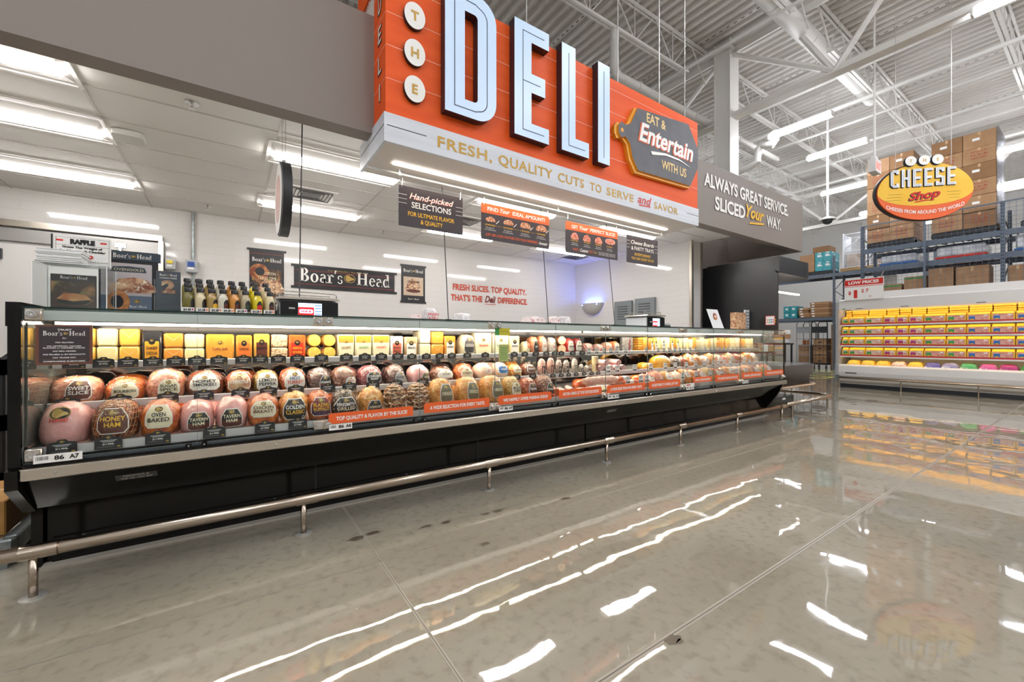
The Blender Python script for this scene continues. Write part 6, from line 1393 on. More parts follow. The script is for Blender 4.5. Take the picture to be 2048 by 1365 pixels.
m.text('TRADITION', ((x0 + x1) / 2, PB - .003, z1 - .36), RX, UZ, .045, cor, w=w * .5); m.text('TAKES TIME', ((x0 + x1) / 2, PB - .003, z1 - .43), RX, UZ, .045, cor, w=w * .55); m.build('lettering', t)
x0, x1, z0, z1, t = poster('wall_banner', 'wide black banner with a gold boar emblem on the back wall', (588, 528), (789, 584))
z1 = atY(588, 529, PB).z; z0 = atY(588, 573, PB).z
m = MB(); m.box(x0, x1, PB, BY, z0, z1, navy); m.box(x0 - .04, x1 + .04, PB - .006, BY, z1 - .02, z1 + .015, navy); m.box(x0 - .04, x1 + .04, PB - .006, BY, z0 - .015, z0 + .02, navy); m.build('panel', t)
m = MB(); w = x1 - x0; cx = (x0 + x1) / 2; m.box(x0, x1, PB - .001, PB, z1 - .075, z1 - .07, rline); m.box(x0, x1, PB - .001, PB, z0 + .05, z0 + .055, rline)
m.text('H-E-B PROUDLY FEATURING', (cx, PB - .001, z1 - .055), RX, UZ, .022, brass, w=w * .38, spacing=1.2); hgt = w * .9 / 6.56
serif_word(m, "Boar's@Head", (cx, PB, z0 + (z1 - z0) * .27), RX, UZ, hgt, wht); m.build('lettering', t)
x0, x1, z0, z1, t = poster('wall_poster', 'small black poster with a pictured sandwich right of the wide banner', (803, 529), (850, 606))
m = MB(); m.box(x0, x1, PB, BY, z0, z1, navy); m.box(x0 - .02, x1 + .02, PB - .004, BY, z1 - .02, z1 + .012, navy); m.box(x0 - .02, x1 + .02, PB - .004, BY, z0 - .01, z0 + .02, navy); m.build('panel', t)
m = MB(); w = x1 - x0; m.box(x0 + w * .08, x1 - w * .08, PB - .002, PB, z0 + .12, z1 - .2, M('poster_beige', '#c9b49c', .5)); heap(m, (x0 + x1) / 2, z0 + .22, w * .7, .2, food_pic, y=PB - .003, seed=8); m.flat(ell(0, 0, w * .3, .03, 16), ((x0 + x1) / 2, PB - .003, z0 + .2), RX, UZ, lbr, .002); m.build('picture', t)
m = MB(); serif_word(m, "Boar's@Head", ((x0 + x1) / 2, PB, z1 - .12), RX, UZ, 0, wht, w=w * .84); m.text('OVENGOLD', ((x0 + x1) / 2, PB - .003, z1 - .3), RX, UZ, .035, slate, w=w * .5, bold=.03); serif_word(m, "Boar's@Head", ((x0 + x1) / 2, PB, z0 + .045), RX, UZ, .03, wht); m.build('lettering', t)
wred = M('wall_letter_red', '#c7482f', .5); wdk = M('wall_letter_maroon', '#7a2a24', .5)
t = thing('wall_lettering', 'red lettering FRESH SLICES. TOP QUALITY. on the back wall', 'lettering', (4.4, PB, 1.9))
a, c = atY(906, 575, PB), atY(1053, 580, PB); m = MB(); m.text('FRESH SLICES. TOP QUALITY.', ((a.x + c.x) / 2, PB + .008, 2.165), RX, UZ, .115, wred, w=c.x - a.x, bold=.035, off=.003); m.build('first_line', t)
a, c = atY(902, 590, PB), atY(965, 590, PB); m = MB(); m.text("THAT'S THE", ((a.x + c.x) / 2, PB + .008, 1.965), RX, UZ, .115, wred, w=c.x - a.x, bold=.035, off=.003); m.build('second_line_start', t)
a, c = atY(970, 590, PB), atY(992, 590, PB); m = MB(); m.text('Deli', ((a.x + c.x) / 2, PB + .008, 1.965), RX, UZ, .13, wdk, w=c.x - a.x, bold=.03, shear=.3, off=.003); m.box(a.x, c.x, PB + .004, PB + .01, 1.92, 1.93, wred); m.build('script_word', t)
a, c = atY(996, 590, PB), atY(1055, 590, PB); m = MB(); m.text('DIFFERENCE.', ((a.x + c.x) / 2, PB + .008, 1.965), RX, UZ, .115, wred, w=c.x - a.x, bold=.035, off=.003); m.build('second_line_end', t)
# wall boxes and conduit
for px0, px1, py0, py1, cover, lb in ((329, 351, 515, 539, M('lamp_yellow', '#d9c23a', .3), 'grey wall box with a yellow window left of the blue one'), (370, 395, 518, 545, M('cover_blue', '#2a4f9c', .3), 'grey wall box with a blue cover and glowing window')):
    a, c = atY(px0, py0, BY - .1), atY(px1, py1, BY - .1); t = thing('alarm_box', lb, 'wall box', ((a.x + c.x) / 2, BY - .05, c.z)); m = MB(); m.box(a.x, c.x, BY - .1, BY, c.z, a.z, M('box_grey', '#b9bcc0', .4), bev=.01); m.build('housing', t)
    w = c.x - a.x; m = MB(); m.box(a.x + w * .2, c.x - w * .25, BY - .115, BY - .1, c.z + (a.z - c.z) * (.4 if 'blue' in cover.name else .5), a.z - .03, cover); m.box(a.x + w * .22, c.x - w * .28, BY - .112, BY - .1, c.z + .03, c.z + (a.z - c.z) * .4, white); m.build('cover', t)
a = atY(386, 470, BY - .03)
m = MB(); m.tube([(a.x, BY - .03, 1.5), (a.x, BY - .03, CZ)], .016, zinc, 8); tag(m.build('conduit'), 'vertical grey conduit on the back wall above the blue-covered box', 'conduit')
a = atY(340, 525, BY - .03); c = atY(372, 540, BY - .03); m = MB(); m.tube([(a.x + .15, BY - .025, c.z), (c.x, BY - .025, c.z)], .01, zinc, 6); tag(m.build('conduit'), 'short horizontal conduit linking the two grey wall boxes', 'conduit')
a = atY(412, 410, BY - .02)
# stainless sliding door track and white door at the left
dx1 = atY(322, 500, BY - .06).x; dz = atY(322, 484, BY - .06).z
m = MB(); m.box(-4.5, dx1, BY - .05, BY - .002, 0, dz, M('door_white', '#dcdad8', .35)); door1 = struct(m.build('door_1'))
m = MB(); m.box(-4.5, dx1 + .02, BY - .12, BY - .002, dz, dz + .07, stain); m.box(dx1 - .02, dx1 + .03, BY - .12, BY - .002, 0, dz, stain); m.box(-4.5, dx1 - .02, BY - .09, BY - .05, dz - .16, dz - .02, M('track_grey', '#a9a8a6', .35, .5)); trim(m)
a = atY(241, 490, BY - .1); m = MB(); m.box(a.x - .05, a.x + .05, BY - .11, BY - .05, a.z - .03, a.z + .02, chrome); m.box(a.x - .01, a.x + .01, BY - .12, BY - .06, a.z - .09, a.z - .03, chrome); tag(m.build('door_roller'), 'small chrome roller bracket on the sliding door track', 'bracket')
m = MB(); a = atY(2, 506, BY - .06); m.box(a.x - .03, a.x + .01, BY - .1, BY - .05, a.z - .06, a.z + .05, dark); m.build('door_handle', door1)

# uplight insect lamp, lockers on the right wall
a = atX(1166, 607, RXW); c = atX(1208, 632, RXW); yc_, hw = (a.y + c.y) / 2, abs(a.y - c.y) / 2
t = thing('insect_lamp', 'grey half-bowl wall lamp glowing blue above the counter', 'wall lamp', (RXW - .1, yc_, 1.8)); m = MB(); v = []; f = []; N = 14
zt = atX(1187, 607, RXW).z; zb = atX(1187, 632, RXW).z
for j in range(7):
    q = j / 6; z = zt + (zb - zt) * q; k = (1 - q ** 2) ** .5 if q < 1 else .02
    for i in range(N + 1):
        ph = PI * i / N; v.append((RXW - .16 * k * math.sin(ph) - .002, yc_ + hw * (k * .9 + .1 * (1 - q)) * math.cos(ph), z))
for j in range(6):
    for i in range(N): f.append((j * (N + 1) + i, j * (N + 1) + i + 1, (j + 1) * (N + 1) + i + 1, (j + 1) * (N + 1) + i))
m.add(v, f, M('lamp_grey', '#b5b3b0', .4)); m.build('bowl', t, True)
m = MB(); m.box(RXW - .12, RXW - .02, yc_ - hw * .7, yc_ + hw * .7, zt - .04, zt - .02, M('uv_tube', '#5f7dff', .4, emit=30)); m.build('tube', t)
loc = M('locker_grey', '#7f8789', .4)
for (p0, p1, p2, lb) in ((1229, 1263, 604, 'grey louvred locker left of its twin on the right wall'), (1270, 1309, 598, 'grey louvred locker beside the stainless corner, right of its twin')):
    a = atX(p0, p2, RXW - .05); c = atX(p1, p2, RXW - .05); t = thing('locker', lb, 'locker', (RXW - .03, (a.y + c.y) / 2, 1.0)); m = MB(); zt = a.z
    m.box(RXW - .06, RXW - .001, c.y, a.y, 0.0, zt, loc); m.build('door', t)
    m = MB()
    for k in range(6): m.box(RXW - .064, RXW - .06, c.y + (a.y - c.y) * .2, a.y - (a.y - c.y) * .2, zt - .12 - k * .05, zt - .10 - k * .05, slate)
    m.build('louvre', t)
# small screen device and bits on the rear counter
m = MB(); m.box(-.6, 6.4, 5.2, 5.9, 0, .92, M('rear_counter', '#c9c6c1', .3, .3)); tag(m.build('rear_counter'), 'long pale rear counter behind the deli case carrying bags and boxes', 'counter')
# ---- counter top of the deli case: surface z = 1.357
ZT = 1.358
# raffle ballot box
t = thing('ballot_box', 'clear acrylic ballot box at the left end of the case top', 'box', (-.74, 3.38, ZT)); bx0, bx1, by0, by1, bh = -.875, -.585, 3.27, 3.5, .27
m = MB()
for a in ((bx0, bx1, by0, by0 + .005), (bx0, bx1, by1 - .005, by1), (bx0, bx0 + .005, by0 + .005, by1 - .005), (bx1 - .005, bx1, by0 + .005, by1 - .005)): m.box(*a, ZT, ZT + bh, acryl)
m.box(bx0, bx1, by0, by1, ZT + bh, ZT + bh + .005, acryl)
m.build('acrylic_case', t); m = MB()
for xx in (bx0, bx1):
    for yy in (by0, by1): m.box(xx - .002, xx + .002, yy - .002, yy + .002, ZT, ZT + bh, paper)
m.box(bx0, bx1, by0 - .002, by0 + .002, ZT + bh, ZT + bh + .004, paper); m.build('edge', t)
t = thing('paper_slips', 'sloping stack of white entry slips on the acrylic ballot box', 'paper', (-.76, 3.36, ZT + bh + .006)); m = MB(); rp = random.Random(2)
for k in range(14):
    dx, dy = rp.uniform(-.006, .006), rp.uniform(-.005, .005); zz = ZT + bh + .006 + k * .0055; m.box(-.87 + dx, -.70 + dx + k * .001, 3.30 + dy, 3.44 + dy, zz, zz + .0045, paper)
m.build('slips', t)
t = thing('raffle_card', 'white RAFFLE card about a mammoth cheddar standing behind the slips', 'sign', (-.71, 3.47, ZT + bh + .006)); cx0, cx1 = -.845, -.60; cz0, cz1 = ZT + bh + .006, ZT + bh + .19
m = MB(); m.box(cx0, cx1, 3.462, 3.467, cz0, cz1, wht); m.box(cx0 - .006, cx0, 3.455, 3.472, cz0, cz1, inkb); m.build('card', t); P = 3.4615; cx = (cx0 + cx1) / 2
m = MB(); m.text('RAFFLE', (cx, P, cz1 - .046), RX, UZ, .026, inkb, w=.105, bold=.09); m.text('Guess The Weight of', (cx, P, cz1 - .072), RX, UZ, .012, inkb, w=.17, bold=.05); m.text('the Mammoth Cheddar', (cx, P, cz1 - .092), RX, UZ, .012, inkb, w=.2, bold=.05)
m.prism(rrect(cx - .01, cx + .045, cz1 - .13, cz1 - .108, .01), (0, P, 0), RX, UZ, .0006, red); m.text('H-E-B', (cx + .018, P - .001, cz1 - .124), RX, UZ, .009, wht, w=.04, bold=.03); m.flat(ell(cx + .085, cz1 - .12, .028, .01, 16), (0, P, 0), RX, UZ, paper, .0004); m.text('WIN A SLICE', (cx + .07, P, cz1 - .15), RX, UZ, .006, inkb, w=.08)
for q in (cx - .095, cx + .09): m.box(q - .014, q + .014, P - .0006, P, cz1 - .035, cz1 - .025, red)
m.box(cx0 + .012, cx1 - .008, P - .0004, P, cz1 - .056, cz1 - .0548, inkb); m.box(cx0 + .012, cx1 - .008, P - .0004, P, cz1 - .012, cz1 - .011, inkb); m.box(cx0 + .012, cx0 + .0132, P - .0004, P, cz0, cz1 - .011, inkb); m.box(cx1 - .009, cx1 - .008, P - .0004, P, cz0, cz1 - .011, inkb); m.build('printing', t)
t = thing('picture_leaflets', 'acrylic holder with a dark pictured leaflet of bread inside the ballot box', 'leaflet holder', (-.735, 3.36, ZT)); m = MB(); m.box(-.828, -.645, 3.355, 3.37, ZT, ZT + .22, brown); m.build('leaflet', t)
m = MB(); m.box(-.825, -.648, 3.353, 3.355, ZT + .02, ZT + .18, dpic); m.flat(ell(0, 0, .065, .022, 18), (-.735, 3.352, ZT + .07), RX, UZ, inkb, .0005); m.flat([(-.07, 0), (-.04, .03), (.0, .035), (.05, .025), (.07, 0), (0, -.012)], (-.735, 3.351, ZT + .08), RX, UZ, M('bread', '#dba46a', .5, mix=('#c2703a', 20, .4, .6)), .001); m.build('picture', t)
m = MB(); serif_word(m, "Boar's@Head", (-.735, 3.3545, ZT + .195), RX, UZ, 0, wht, off=.001, w=.11); m.build('lettering', t); m = MB(); m.box(-.835, -.64, 3.345, 3.349, ZT, ZT + .2, acryl); m.build('holder', t)
# counter posters
px0_, px1_ = rx(197, 3.55), rx(316, 3.55); zt = atY(197, 498, 3.55).z
t = thing('counter_poster', 'black framed counter poster with OVENGOLD sandwich picture', 'poster', ((px0_ + px1_) / 2, 3.55, ZT)); m = MB(); m.box(px0_, px1_, 3.55, 3.57, ZT, zt, navy); m.box(px0_ - .01, px1_ + .012, 3.545, 3.575, zt - .055, zt, M('poster_header', '#33404a', .45)); m.build('board', t)
cx = (px0_ + px1_) / 2; w = px1_ - px0_; m = MB(); m.box(px0_ + .01, px1_ - .03, 3.547, 3.55, ZT + .03, zt - .075, M('poster_haze', '#b9b0b0', .5)); m.box(px0_ + .01, px1_ - .03, 3.546, 3.547, ZT + .03, ZT + .13, M('poster_blue', '#5f6d80', .5))
heap(m, cx + .02, ZT + .16, w * .85, .09, food_pic, y=3.5465, seed=12); m.flat(ell(0, 0, .055, .07, 20), (cx - .05, 3.545, ZT + .09), RX, UZ, M('poster_ham', ''), .001); m.flat(ell(0, 0, .03, .04, 16), (cx - .055, 3.544, ZT + .09), RX, UZ, navy, .001); m.build('picture', t)
m = MB(); serif_word(m, "Boar's@Head", (cx + .018, 3.544, zt - .042), RX, UZ, 0, wht, w=w * .66); m.flat([(-.085, -.014), (.085, -.014), (.075, .016), (0, .022), (-.075, .016)], (cx, 3.545, zt - .115), RX, UZ, M('poster_header', ''), .001); m.text('OVENGOLD', (cx, 3.5425, zt - .123), RX, UZ, .016, cor, w=.14); boar(m, (cx + .04, 3.544, ZT + .095), RX, UZ, 0, 0, .03); serif_word(m, "Boar'sHead", (cx + .045, 3.544, ZT + .055), RX, UZ, .015, wht); m.build('lettering', t)
a0, a1 = rx(312, 3.42), rx(361, 3.42); zt = atY(340, 543, 3.42).z
t = thing('leaflet_holder', 'narrow dark charcuterie leaflets in an acrylic holder left of the bottles', 'leaflet holder', ((a0 + a1) / 2, 3.42, ZT)); m = MB(); m.box(a0, a1, 3.42, 3.44, ZT, zt, M('leaflet_slate', '#4a5058', .5)); m.build('leaflet', t); cx = (a0 + a1) / 2
m = MB(); serif_word(m, "Boar's@Head", (cx, 3.418, zt - .03), RX, UZ, 0, wht, w=.085); m.text('CHARCUTERIE', (cx, 3.418, zt - .048), RX, UZ, .01, wht, w=.085)
m.text('2', (cx, 3.4175, zt - .135), RX, UZ, .075, food_pic, w=.07, bold=.06); m.build('printing', t); m = MB(); m.box(a0 - .008, a1 + .008, 3.405, 3.409, ZT, zt - .055, acryl); m.box(a0 - .008, a0 - .004, 3.409, 3.44, ZT, zt - .055, acryl); m.build('holder', t)
# condiment bottles on a stepped stand
t = thing('stepped_stand', 'low clear stepped stand under the three rows of condiment bottles', 'stand', (-.0, 3.3, ZT)); m = MB(); bxa, bxb = rx(366, 3.2) - .01, rx(552, 3.2) + .01
for k in range(3): m.box(bxa, bxb, 3.165 + .085 * k, 3.165 + .085 * (k + 1), ZT, ZT + .012 + .038 * k, M('stand_dark', '#3a3838', .4))
m.build('steps', t); m = MB(); m.box(bxa, bxb, 3.15, 3.156, ZT, ZT + .03, acryl); m.build('lip', t)
cap = M('cap_black', '#141315', .3)
cols_ = [(376.6, '#6d6420', 'olive oil coloured', inkb), (400.6, '#d9c9a0', 'pale beige', inkb), (423.5, '#a98a4c', 'brownish mustard', yel), (446, '#dcd6c2', 'off-white', lbr), (469, '#d08a2c', 'amber orange', lbr), (491, '#b5a682', 'grainy tan', M('label_darkgreen', '#2d3a2c', .4)), (515, '#e6cf12', 'bright yellow', red), (540, '#dccaa0', 'cream', lbr)]
def bottle(cname, col, lab):
    t = thing('condiment_bottle', '', 'bottle', (0, 0, 0)); r = .029
    m = MB(); m.lathe([(.0, 0), (r * .9, 0), (r, .006), (r, .095), (r * .9, .108), (r * .55, .122), (r * .5, .134), (0, .134)], M('sauce_' + cname.replace(' ', '_'), col, .2, mix=(col, 40, .4, .6), coat=.6), 18); m.build('bottle', t, 'auto')
    m = MB(); m.lathe([(0, .13), (r * .68, .13), (r * .68, .152), (r * .6, .156), (0, .156)], cap, 16); m.build('cap', t, 'auto')
    m = MB(); n = 10; v = []
    for zz, s in ((.018, .5), (.03, 1), (.07, 1), (.085, .6), (.09, .2)):
        for i in range(n + 1): q = -PI / 2 + .35 + (i / n - .5) * 1.15 * s; v.append((r * 1.012 * math.cos(q), r * 1.012 * math.sin(q), zz))
    m.add(v, [(j * (n + 1) + i, j * (n + 1) + i + 1, (j + 1) * (n + 1) + i + 1, (j + 1) * (n + 1) + i) for j in range(4) for i in range(n)], inkb)
    v2 = [(p[0] * 1.01, p[1] * 1.01, p[2] * .5 + .02) for p in v]; m.add(v2, [(j * (n + 1) + i, j * (n + 1) + i + 1, (j + 1) * (n + 1) + i + 1, (j + 1) * (n + 1) + i) for j in range(4) for i in range(n)], lab); m.build('label', t)
    return t
for i, (p, col, cn, lab) in enumerate(cols_):
    pr = None
    for r_ in range(3):
        y = 3.205 + .085 * r_; x = rx(p, 3.205) - (.0 if r_ == 0 else .008 * r_); z = ZT + .0125 + .038 * r_
        lb = '%s sauce bottle with black cap, %s row, %s column from the left' % (cn, ('front', 'middle', 'rear')[r_], ORD[i])
        if pr is None: pr = bottle(cn, col, lab); pr.location = (x, y, z); pr['label'] = lb; pr['group'] = 'condiment bottles on the case top'; pr.rotation_euler = (0, 0, (-.0 + .1 * (7 - i)))
        else: dup(pr, (x, y, z), lb, rz=.1 * (7 - i) + .3 * r_)
for i, (p, s) in enumerate(((376, '4.48'), (405, '3.28'), (432, '4.28'), (456, '4.28'), (483, '4.28'), (513, '4.28'), (538, '3.28'))):
    x = rx(p, 3.14); t = thing('bottle_price_tag', 'small white ticket $%s under the bottles, %s from the left' % (s, ORD[i]), 'price tag', (x, 3.135, ZT + .009)); m = MB(); m.box(x - .03, x + .03, 3.136, 3.1375, ZT + .009, ZT + .044, wht); m.build('card', t)
    m = MB(); m.text('$' + s, (x - .004, 3.1355, ZT + .024), RX, UZ, .015, inkb, w=.036, bold=.03); m.box(x + .018, x + .026, 3.1352, 3.136, ZT + .026, ZT + .038, pm if i in (0, 4) else oran2); m.build('printing', t)
# scales
def scale_(x0, x1, y, h, label, side_w=0.0):
    t = thing('deli_scale', label, 'scale', ((x0 + x1) / 2, y + .18, ZT)); w = x1 - x0
    m = MB(); m.box(x0, x1, y, y + .34, ZT, ZT + h, M('scale_grey', '#c9cbce', .35), bev=.015); m.build('body', t)
    m = MB(); m.prism([(x0 + .004, ZT + .004), (x1 - .004, ZT + .004), (x1 - .004, ZT + h - .008), (x0 + .004, ZT + h - .008)], (0, y - .006, 0), RX, UZ, .006, M('scale_black', '#0c0c10', .1)); m.build('display_panel', t)
    m = MB(); sx0, sx1 = x0 + w * .30, x0 + w * .70; z0, z1 = ZT + h * .18, ZT + h * .85; SE = M('screen_white', '#dfe9ff', .3, emit=.9); SR = M('screen_red', '#d8262c', .3, emit=.9); SBm = M('screen_blue', '#4a7de0', .3, emit=.9)
    m.box(sx0, sx1, y - .008, y - .006, z0, z1, SE); m.box(sx0, sx0 + (sx1 - sx0) * .66, y - .0085, y - .008, z0, z0 + (z1 - z0) * .66, SR); m.prism(rrect(sx0 + .006, sx0 + (sx1 - sx0) * .62, z0 + (z1 - z0) * .15, z0 + (z1 - z0) * .48, .01), (0, y - .009, 0), RX, UZ, .0004, SE)
    for k in range(4): m.box(sx0 + (sx1 - sx0) * .7, sx1 - .003, y - .0085, y - .008, z0 + (z1 - z0) * (.06 + .24 * k), z0 + (z1 - z0) * (.13 + .24 * k), SBm)
    m.text('H-E-B', (sx0 + (sx1 - sx0) * .33, y - .0095, z0 + (z1 - z0) * .24), RX, UZ, (z1 - z0) * .15, SR, w=(sx1 - sx0) * .42, bold=.04); m.build('screen', t)
    m = MB(); m.text('ISHIDA', (x0 + w * .2, y - .0065, ZT + h * .5), RX, UZ, h * .09, wht, w=w * .1, bold=.03); m.build('maker_mark', t)
    m = MB(); m.prism([(x0 - .03, 0), (x1 + .01, 0), (x1 - .01, .018), (x0 - .005, .018)], (0, y - .02, ZT + h + .004), RX, UZ, .36, stain); m.build('weighing_tray', t)
    m = MB(); z = ZT + h + .022; m.tube([(x0 + .005, y + .05, z), (x0 + .005, y + .05, z + .03), (x0 + .02, y + .05, z + .04), (x1 - .02, y + .05, z + .035), (x1 - .005, y + .05, z + .025), (x1 - .005, y + .05, z)], .004, chrome, 6); m.tube([(x0 + .005, y + .3, z), (x0 + .005, y + .3, z + .04), (x1 - .005, y + .3, z + .04), (x1 - .005, y + .3, z)], .004, chrome, 6); m.build('wire_guard', t)
scale_(rx(559, 3.2), rx(677, 3.2), 3.2, .125, 'black-fronted deli scale with a red logo screen right of the bottles')
scale_(4.27, 4.62, 3.3, .15, 'second deli scale with a small screen toward the right of the case top')
# bags and small goods on the case top
def bag(label, p0, p1, py, mt, y=3.5, red_=False, kind='plastic_bag'):
    a, c = rx(p0, y), rx(p1, y); h = atY((p0 + p1) / 2, py, y).z - ZT; t = thing(kind, label, 'bag', ((a + c) / 2, y, ZT)); N = 12; V = []; F = []; r = random.Random(p0)
    for j in range(7):
        for i in range(N): q = 2 * PI * i / N; k = (1, 1.05, 1, .95, .9, .85, .5)[j] * (1 + r.uniform(-.12, .12)); V.append(((a + c) / 2 + (c - a) / 2 * k * math.cos(q), y + .08 * k * math.sin(q), ZT + h * (0, .12, .3, .5, .75, .93, 1.0)[j] * (1 + (r.uniform(-.05, .05) if j else 0))))
    for j in range(6):
        for i in range(N): F.append((j * N + i, j * N + (i + 1) % N, (j + 1) * N + (i + 1) % N, (j + 1) * N + i))
    F.append(tuple(6 * N + i for i in range(N))); m = MB(); m.add(V, F, mt); m.build('bag', t, True)
    if red_: m = MB(); m.text('FRESH', ((a + c) / 2, y - .085, ZT + h * .5), RX, UZ, h * .16, red, w=(c - a) * .8, bold=.02); m.text('& DELI', ((a + c) / 2, y - .085, ZT + h * .25), RX, UZ, h * .16, red, w=(c - a) * .7, bold=.02); m.build('printing', t)
plw = M('plastic_white', '#e6e4e4', .3, mix=('#c9c2c2', 30, .4, .65), bump=(40, .01), coat=.3); plp = M('plastic_pinkish', '#e2d2d0', .3, mix=('#c98a88', 24, .55, .65), bump=(40, .01))
bag('white printed bag standing on the case top under the small wall poster', 846, 872, 617, plw, red_=True); bag('crumpled white bag right of the printed one', 907, 941, 627, plw); bag('low pink and white packets left of the printed bag', 818, 842, 629, plp, kind='packets')
bag('crumpled clear bag near the middle cable foot', 1098, 1116, 634, plp); bag('row of pale plastic tubs on the case top by the second cable', 1042, 1090, 634, plp, kind='tubs'); bag('pale sheet of dotted film on the case top', 1117, 1138, 633, plw, kind='film_roll')
m = MB(); a, c = rx(1139, 3.4), rx(1166, 3.4); m.box(a, c, 3.4, 3.55, ZT, ZT + .035, blkm, bev=.012); tag(m.build('black_tray'), 'low black tray left of the second scale', 'tray')
m = MB(); a, c = rx(1320, 3.4), rx(1342, 3.4); m.box(a, c, 3.4, 3.5, ZT, ZT + .075, M('device_grey', '#8f9696', .4), bev=.01); m.box(a + .01, c - .01, 3.399, 3.4, ZT + .02, ZT + .05, dark); tag(m.build('terminal'), 'small grey terminal with a dark screen beyond the second scale', 'device')
t = thing('brochure_card', 'leaning white card with a wreath of fruit before the black panel', 'card', (5.55, 3.35, ZT)); a, c = rx(1423, 3.35), rx(1446, 3.35); zt = atY(1433, 618, 3.35).z; m = MB(); m.add([(a + .07, 3.35, ZT), (c + .05, 3.35, ZT), (c - .03, 3.42, zt), (a - .01, 3.42, zt), (a + .07, 3.356, ZT), (c + .05, 3.356, ZT), (c - .03, 3.426, zt), (a - .01, 3.426, zt)], [(0, 1, 2, 3), (7, 6, 5, 4), (0, 4, 5, 1), (1, 5, 6, 2), (2, 6, 7, 3), (3, 7, 4, 0)], paper); m.build('card', t)
m = MB(); cxx = (a + c) / 2 + .01; up = Vector((-.08 * .4, .07, zt - ZT)).normalized(); m.flat(ell(0, 0, .05, .055, 20), (cxx, 3.392, ZT + (zt - ZT) * .66), RX, up, M('fruit_print', '#a83a4a', .5, mix=('#e0a040', 30, .45, .55)), .004); m.flat(ell(0, 0, .018, .02, 12), (cxx, 3.392, ZT + (zt - ZT) * .66), RX, up, paper, .006); m.build('picture', t)
m = MB(); a, c = rx(1473, 3.4), rx(1492, 3.4); zt = atY(1480, 625, 3.4).z; m.box(a, c, 3.4, 3.5, ZT, zt, tan, bev=.004); tag(m.build('leaflet_stack'), 'block of pictured leaflets on the case top near its right end', 'leaflets')
t = thing('leaflet_rack', 'tall white striped leaflet rack behind the pictured leaflets', 'leaflet rack', (rx(1496, 3.52), 3.52, ZT)); a, c = rx(1490, 3.52), rx(1504, 3.52); zt = atY(1496, 620, 3.52).z; m = MB(); m.box(a, c, 3.52, 3.54, ZT, zt, paper); m.build('rack', t); m = MB()
for k in range(7): m.box(a, c, 3.51, 3.52, ZT + (zt - ZT) * k / 7 + .005, ZT + (zt - ZT) * k / 7 + .014, M('rack_bluegrey', ''))
m.build('pocket', t)
# ---- bumper rail along the deli case
posts = [(-.761, 2.86), (.378, 2.86)] + [(1.725, 2.86), (3.08, 2.86), (4.28, 2.86)]
for px, py in ((1486.5, 858), (1530, 848)): q = atZ(px, py, 0); posts.append((q.x, 2.83))
t = thing('bumper_rail', 'long stainless bumper rail on short posts in front of the deli case', 'rail', (2.5, 2.86, 0)); RZ_ = .215
m = MB(); m.tube([(-3.5, 2.86, RZ_), (7.0, 2.86, RZ_)], .031, rail_m, 20); m.build('pipe', t, True)
posts = [(-3.2, 2.86), (-.761, 2.86), (.378, 2.86), (1.725, 2.86), (3.08, 2.86), (4.30, 2.86), (5.56, 2.86), (6.85, 2.86)]
for x, y in posts:
    m = MB(); m.lathe([(.0, -.062), (.0345, -.062), (.0345, .062), (0, .062)], rail_m, 20, (x + .02, y, RZ_), 'x'); m.build('coupling', t, 'auto')
    m = MB(); m.tube([(x, y, 0), (x, y, RZ_ - .02)], .0165, rail_m, 14); m.build('post', t, True)
    m = MB(); m.lathe([(.048, 0), (.048, .004), (.03, .007), (0, .007)], M('flange_brushed', '#cfcbc4', .35, .6), 20, (x, y, 0)); m.build('flange', t, 'auto')
t = thing('bumper_rail', 'stainless bumper rail curving round the black corner cooler', 'rail', (8.4, 2.95, 0)); path = [(7.12, 2.9, .215), (8.75, 2.9, .215)] + [(8.75 + .32 * math.sin(q), 3.22 - .32 * math.cos(q), .215) for q in [PI / 2 * k / 8 for k in range(1, 9)]] + [(9.07, 4.3, .215)]
m = MB(); m.tube(path, .031, rail_m, 16); m.build('pipe', t, True)
for x, y in ((7.3, 2.9), (8.7, 2.9), (9.07, 3.9)):
    m = MB(); m.tube([(x, y, 0), (x, y, .2)], .0165, rail_m, 12); m.lathe([(.048, 0), (.048, .005), (0, .006)], chrome, 16, (x, y, 0)); m.build('post', t, 'auto')
# ---- black corner cooler beyond the deli case
bz = M('black_panel_sheen', '#1b1a1c', .3, 0, .6); brz = M('dark_bronze', '#3b302a', .18, .2, .6)
t = thing('corner_cooler', 'black self-service cooler with a tall side panel at the right end of the case', 'refrigerated case', (7.95, 3.6, 0))
m = MB(); pr_ = [(3.08, 1.30), (3.08, 2.27), (3.13, 2.34), (3.19, 2.36), (4.36, 2.36), (4.36, .0), (3.95, 0), (3.95, 1.30)]; yz(m, 7.24, 7.27, pr_, bz); m.build('side_panel', t)
m = MB(); m.box(7.275, 7.3, 4.36, 4.42, .3, 2.36, bz); m.box(7.3, 8.6, 3.38, 4.38, 2.36, 2.55, bz)
n = 8; arc = [(8.35 + .25 * math.sin(PI / 2 * k / n), 3.63 - .25 * math.cos(PI / 2 * k / n)) for k in range(n + 1)]; m.build('top_housing', t) 
m = MB(); m.prism([(x - 7.95, -(y - 3.6)) for x, y in ([(7.3, 3.08), (8.35, 3.08)] + [(8.35 + .25 * math.sin(PI / 2 * k / n), 3.33 - .25 * math.cos(PI / 2 * k / n)) for k in range(1, n + 1)] + [(8.6, 4.3), (7.3, 4.3)])][::-1], (7.95, 3.6, 2.30), (1, 0, 0), (0, -1, 0), .27, bz); m.build('canopy', t)
m = MB(); m.box(7.35, 8.35, 3.2, 3.23, 2.01, 2.03, ledc); m.build('lamp', t)
m = MB(); m.box(7.3, 8.55, 4.3, 4.38, .3, 2.3, M('cooler_back', '#8a817a', .3, .4)); m.build('back_panel', t)
